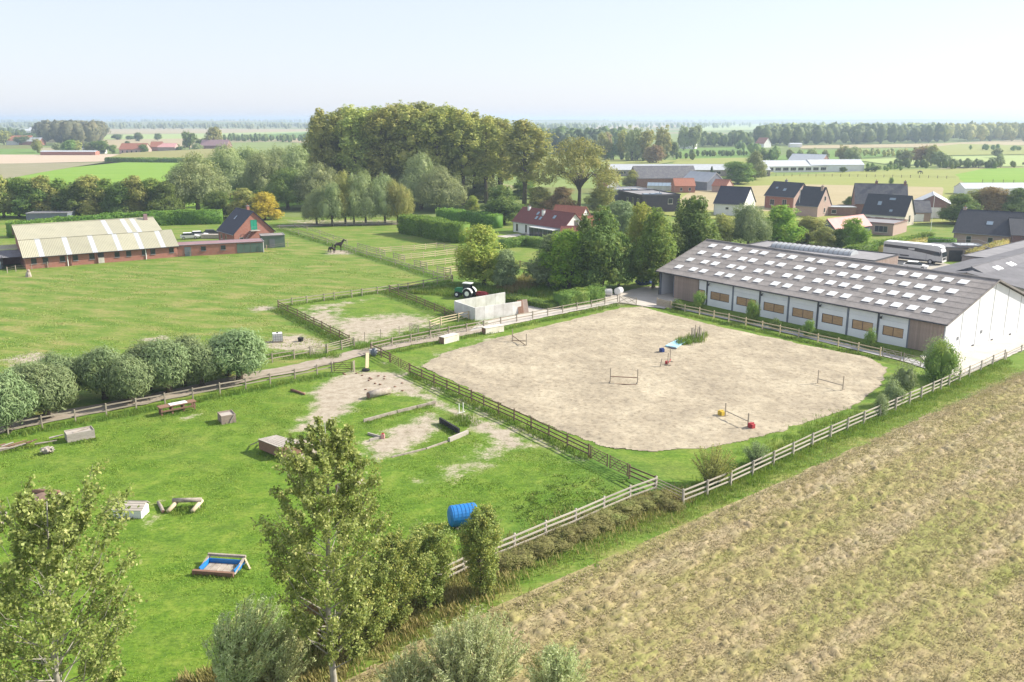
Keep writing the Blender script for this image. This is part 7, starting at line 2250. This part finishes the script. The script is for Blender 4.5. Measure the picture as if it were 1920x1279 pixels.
def inside(px, n, seed, dens=None):
    poly = GL(px)
    rng = np.random.default_rng(seed)
    xs_, ys_ = [p[0] for p in poly], [p[1] for p in poly]
    p = rng.uniform((min(xs_), min(ys_)), (max(xs_), max(ys_)), (n * 3, 2))
    p = p[sdf(p[:, 0], p[:, 1], poly) < 0]
    if dens is not None:
        v = vnoise(p[:, 0], p[:, 1], dens, seed)
        p = p[v > .5]
    return p[:n]
tufts('weeds', np.concatenate([along(F, w, n, 60 + k) for k, (F, w, n) in enumerate((
    ([(0, 822), (310, 764), (620, 703)], .9, 900), ([(700, 668), (900, 628), (1160, 572)], .8, 900), ([(769, 701), (1104, 860)], .8, 700), ([(522, 580), (655, 647)], 1.5, 1200), ([(524, 430), (840, 527)], 1.6, 1500), ([(730, 548), (860, 592)], 1.8, 1000),
    ([(665, 655), (800, 628), (900, 604)], 1.8, 1300), ([(1258, 584), (1655, 675)], .6, 700), ([(1250, 570), (1500, 622), (1700, 668)], 1.2, 2600), ([(1281, 950), (1500, 852), (1700, 765), (1890, 677)], .9, 1400), ([(1300, 940), (1480, 840), (1620, 775)], 2.2, 1200), ([(522, 577), (848, 527)], .9, 700), ([(500, 668), (640, 668)], 1.5, 400), ([(860, 780), (880, 800)], 1.2, 160)))]), .42, .045, WEED, 61, 5, .14)
tufts('tall_weeds', np.concatenate([inside([(848, 535), (950, 540), (950, 552), (860, 558), (760, 550)], 1400, 71), inside([(955, 545), (1040, 520), (1130, 540), (1120, 562), (1040, 572)], 2200, 72), inside([(1268, 641), (1300, 632), (1325, 630), (1320, 642), (1290, 650), (1270, 648)], 260, 73)]), .8, .06, WEED, 74, 5, .2)
tufts('reeds', inside([(930, 545), (990, 520), (1010, 540), (960, 552)], 500, 75), 1.3, .06, DEAD, 75, 5, .2)
tufts('dead_weeds', np.concatenate([along([(930, 1058), (1080, 1000), (1250, 940)], 2.4, 800, 77), along([(1230, 930), (1275, 950)], 2.2, 400, 77), along([(600, 1240), (760, 1150), (930, 1065)], 2.4, 1500, 78), inside([(330, 1279), (500, 1230), (640, 1250), (640, 1330), (330, 1330)], 900, 79)]), .5, .06, DEAD, 80, 6, .22, .5)
tufts('verge_grass', np.concatenate([along([(930, 1058), (1080, 1000), (1250, 940)], 2.4, 1200, 177), along([(700, 1215), (930, 1085), (1285, 962)], 1.5, 2200, 81), along([(1285, 962), (1500, 868), (1900, 690)], 1.4, 2600, 82)]), .24, .04, PASTB, 83, 5, .16)
tufts('edge_weeds', np.concatenate([along(F, .5, n, 300 + k) for k, (F, n) in enumerate((([(212, 972), (262, 972), (272, 950)], 90), ([(318, 964), (368, 962), (372, 945)], 70), ([(330, 955), (360, 955)], 90), ([(362, 1082), (440, 1085), (452, 1055)], 120), ([(486, 850), (530, 866)], 70), ([(127, 834), (180, 823)], 60), ([(300, 783), (368, 770)], 60), ([(405, 797), (440, 790)], 40), ([(690, 750), (732, 738)], 50), ([(845, 996), (885, 1000)], 60), ([(825, 795), (862, 817), (880, 812)], 110), ([(682, 794), (818, 759)], 140), ([(0, 850), (90, 832)], 120), ([(850, 592), (892, 606)], 60)))]), .24, .045, WEED, 310, 5, .12)
pd_ = inside([(-60, 850), (600, 712), (760, 735), (1000, 840), (1210, 915), (930, 1040), (640, 1180), (300, 1330), (-60, 1330)], 60000, 84)
gx = np.clip(((pd_[:, 0] + 60) / .5).astype(int), 0, 10 ** 6)
sx_ = np.searchsorted(xs, pd_[:, 0]).clip(0, len(xs) - 1)
sy_ = np.searchsorted(ys, pd_[:, 1]).clip(0, len(ys) - 1)
pd_ = pd_[soil[sy_, sx_] < .33]
lv = vnoise(pd_[:, 0], pd_[:, 1], .5, 88)
tufts('lawn_grass', pd_, .05 + .16 * lv ** 2, .05, LAWN, 85, 3, .14, .7)
clump = inside([(880, 980), (1040, 890), (1190, 905), (1000, 1015)], 260, 86, .5)
tufts('dock_weeds', clump, .22, .09, WEED, 87, 6, .15, .9)
p2 = inside([(-60, 660), (0, 520), (520, 470), (800, 520), (520, 575), (640, 655), (480, 680), (0, 765)], 13000, 89, .22)
tufts('pasture_tussocks', p2, .14, .09, PASTB, 90, 3, .25, .8)
# dry tussocks lying over the stubble field
fpx = [(1910, 700), (1300, 985), (900, 1160), (650, 1290), (1960, 1330), (1960, 690)]
st_ = inside(fpx, 42000, 91)
tufts('straw', np.column_stack([st_, np.full(len(st_), .13)]), .13, .05, STRAW, 92, 4, .22, 1.3)
# ------------------------------------------------------------------ haze in the air
hz = MB().box(-9000, 9000, -60, 13000, -1.2, 46).build('haze', None)
hm = bpy.data.materials.new('thin_haze')
hm.use_nodes = True
hn = hm.node_tree.nodes
hn.clear()
vol = hn.new('ShaderNodeVolumePrincipled')
vol.inputs['Color'].default_value = (.68, .83, 1, 1)
vol.inputs['Density'].default_value = .00024
vol.inputs['Anisotropy'].default_value = .2
out = hn.new('ShaderNodeOutputMaterial')
hm.node_tree.links.new(vol.outputs[0], out.inputs['Volume'])
hz.data.materials.append(hm)
hz['kind'] = 'stuff'
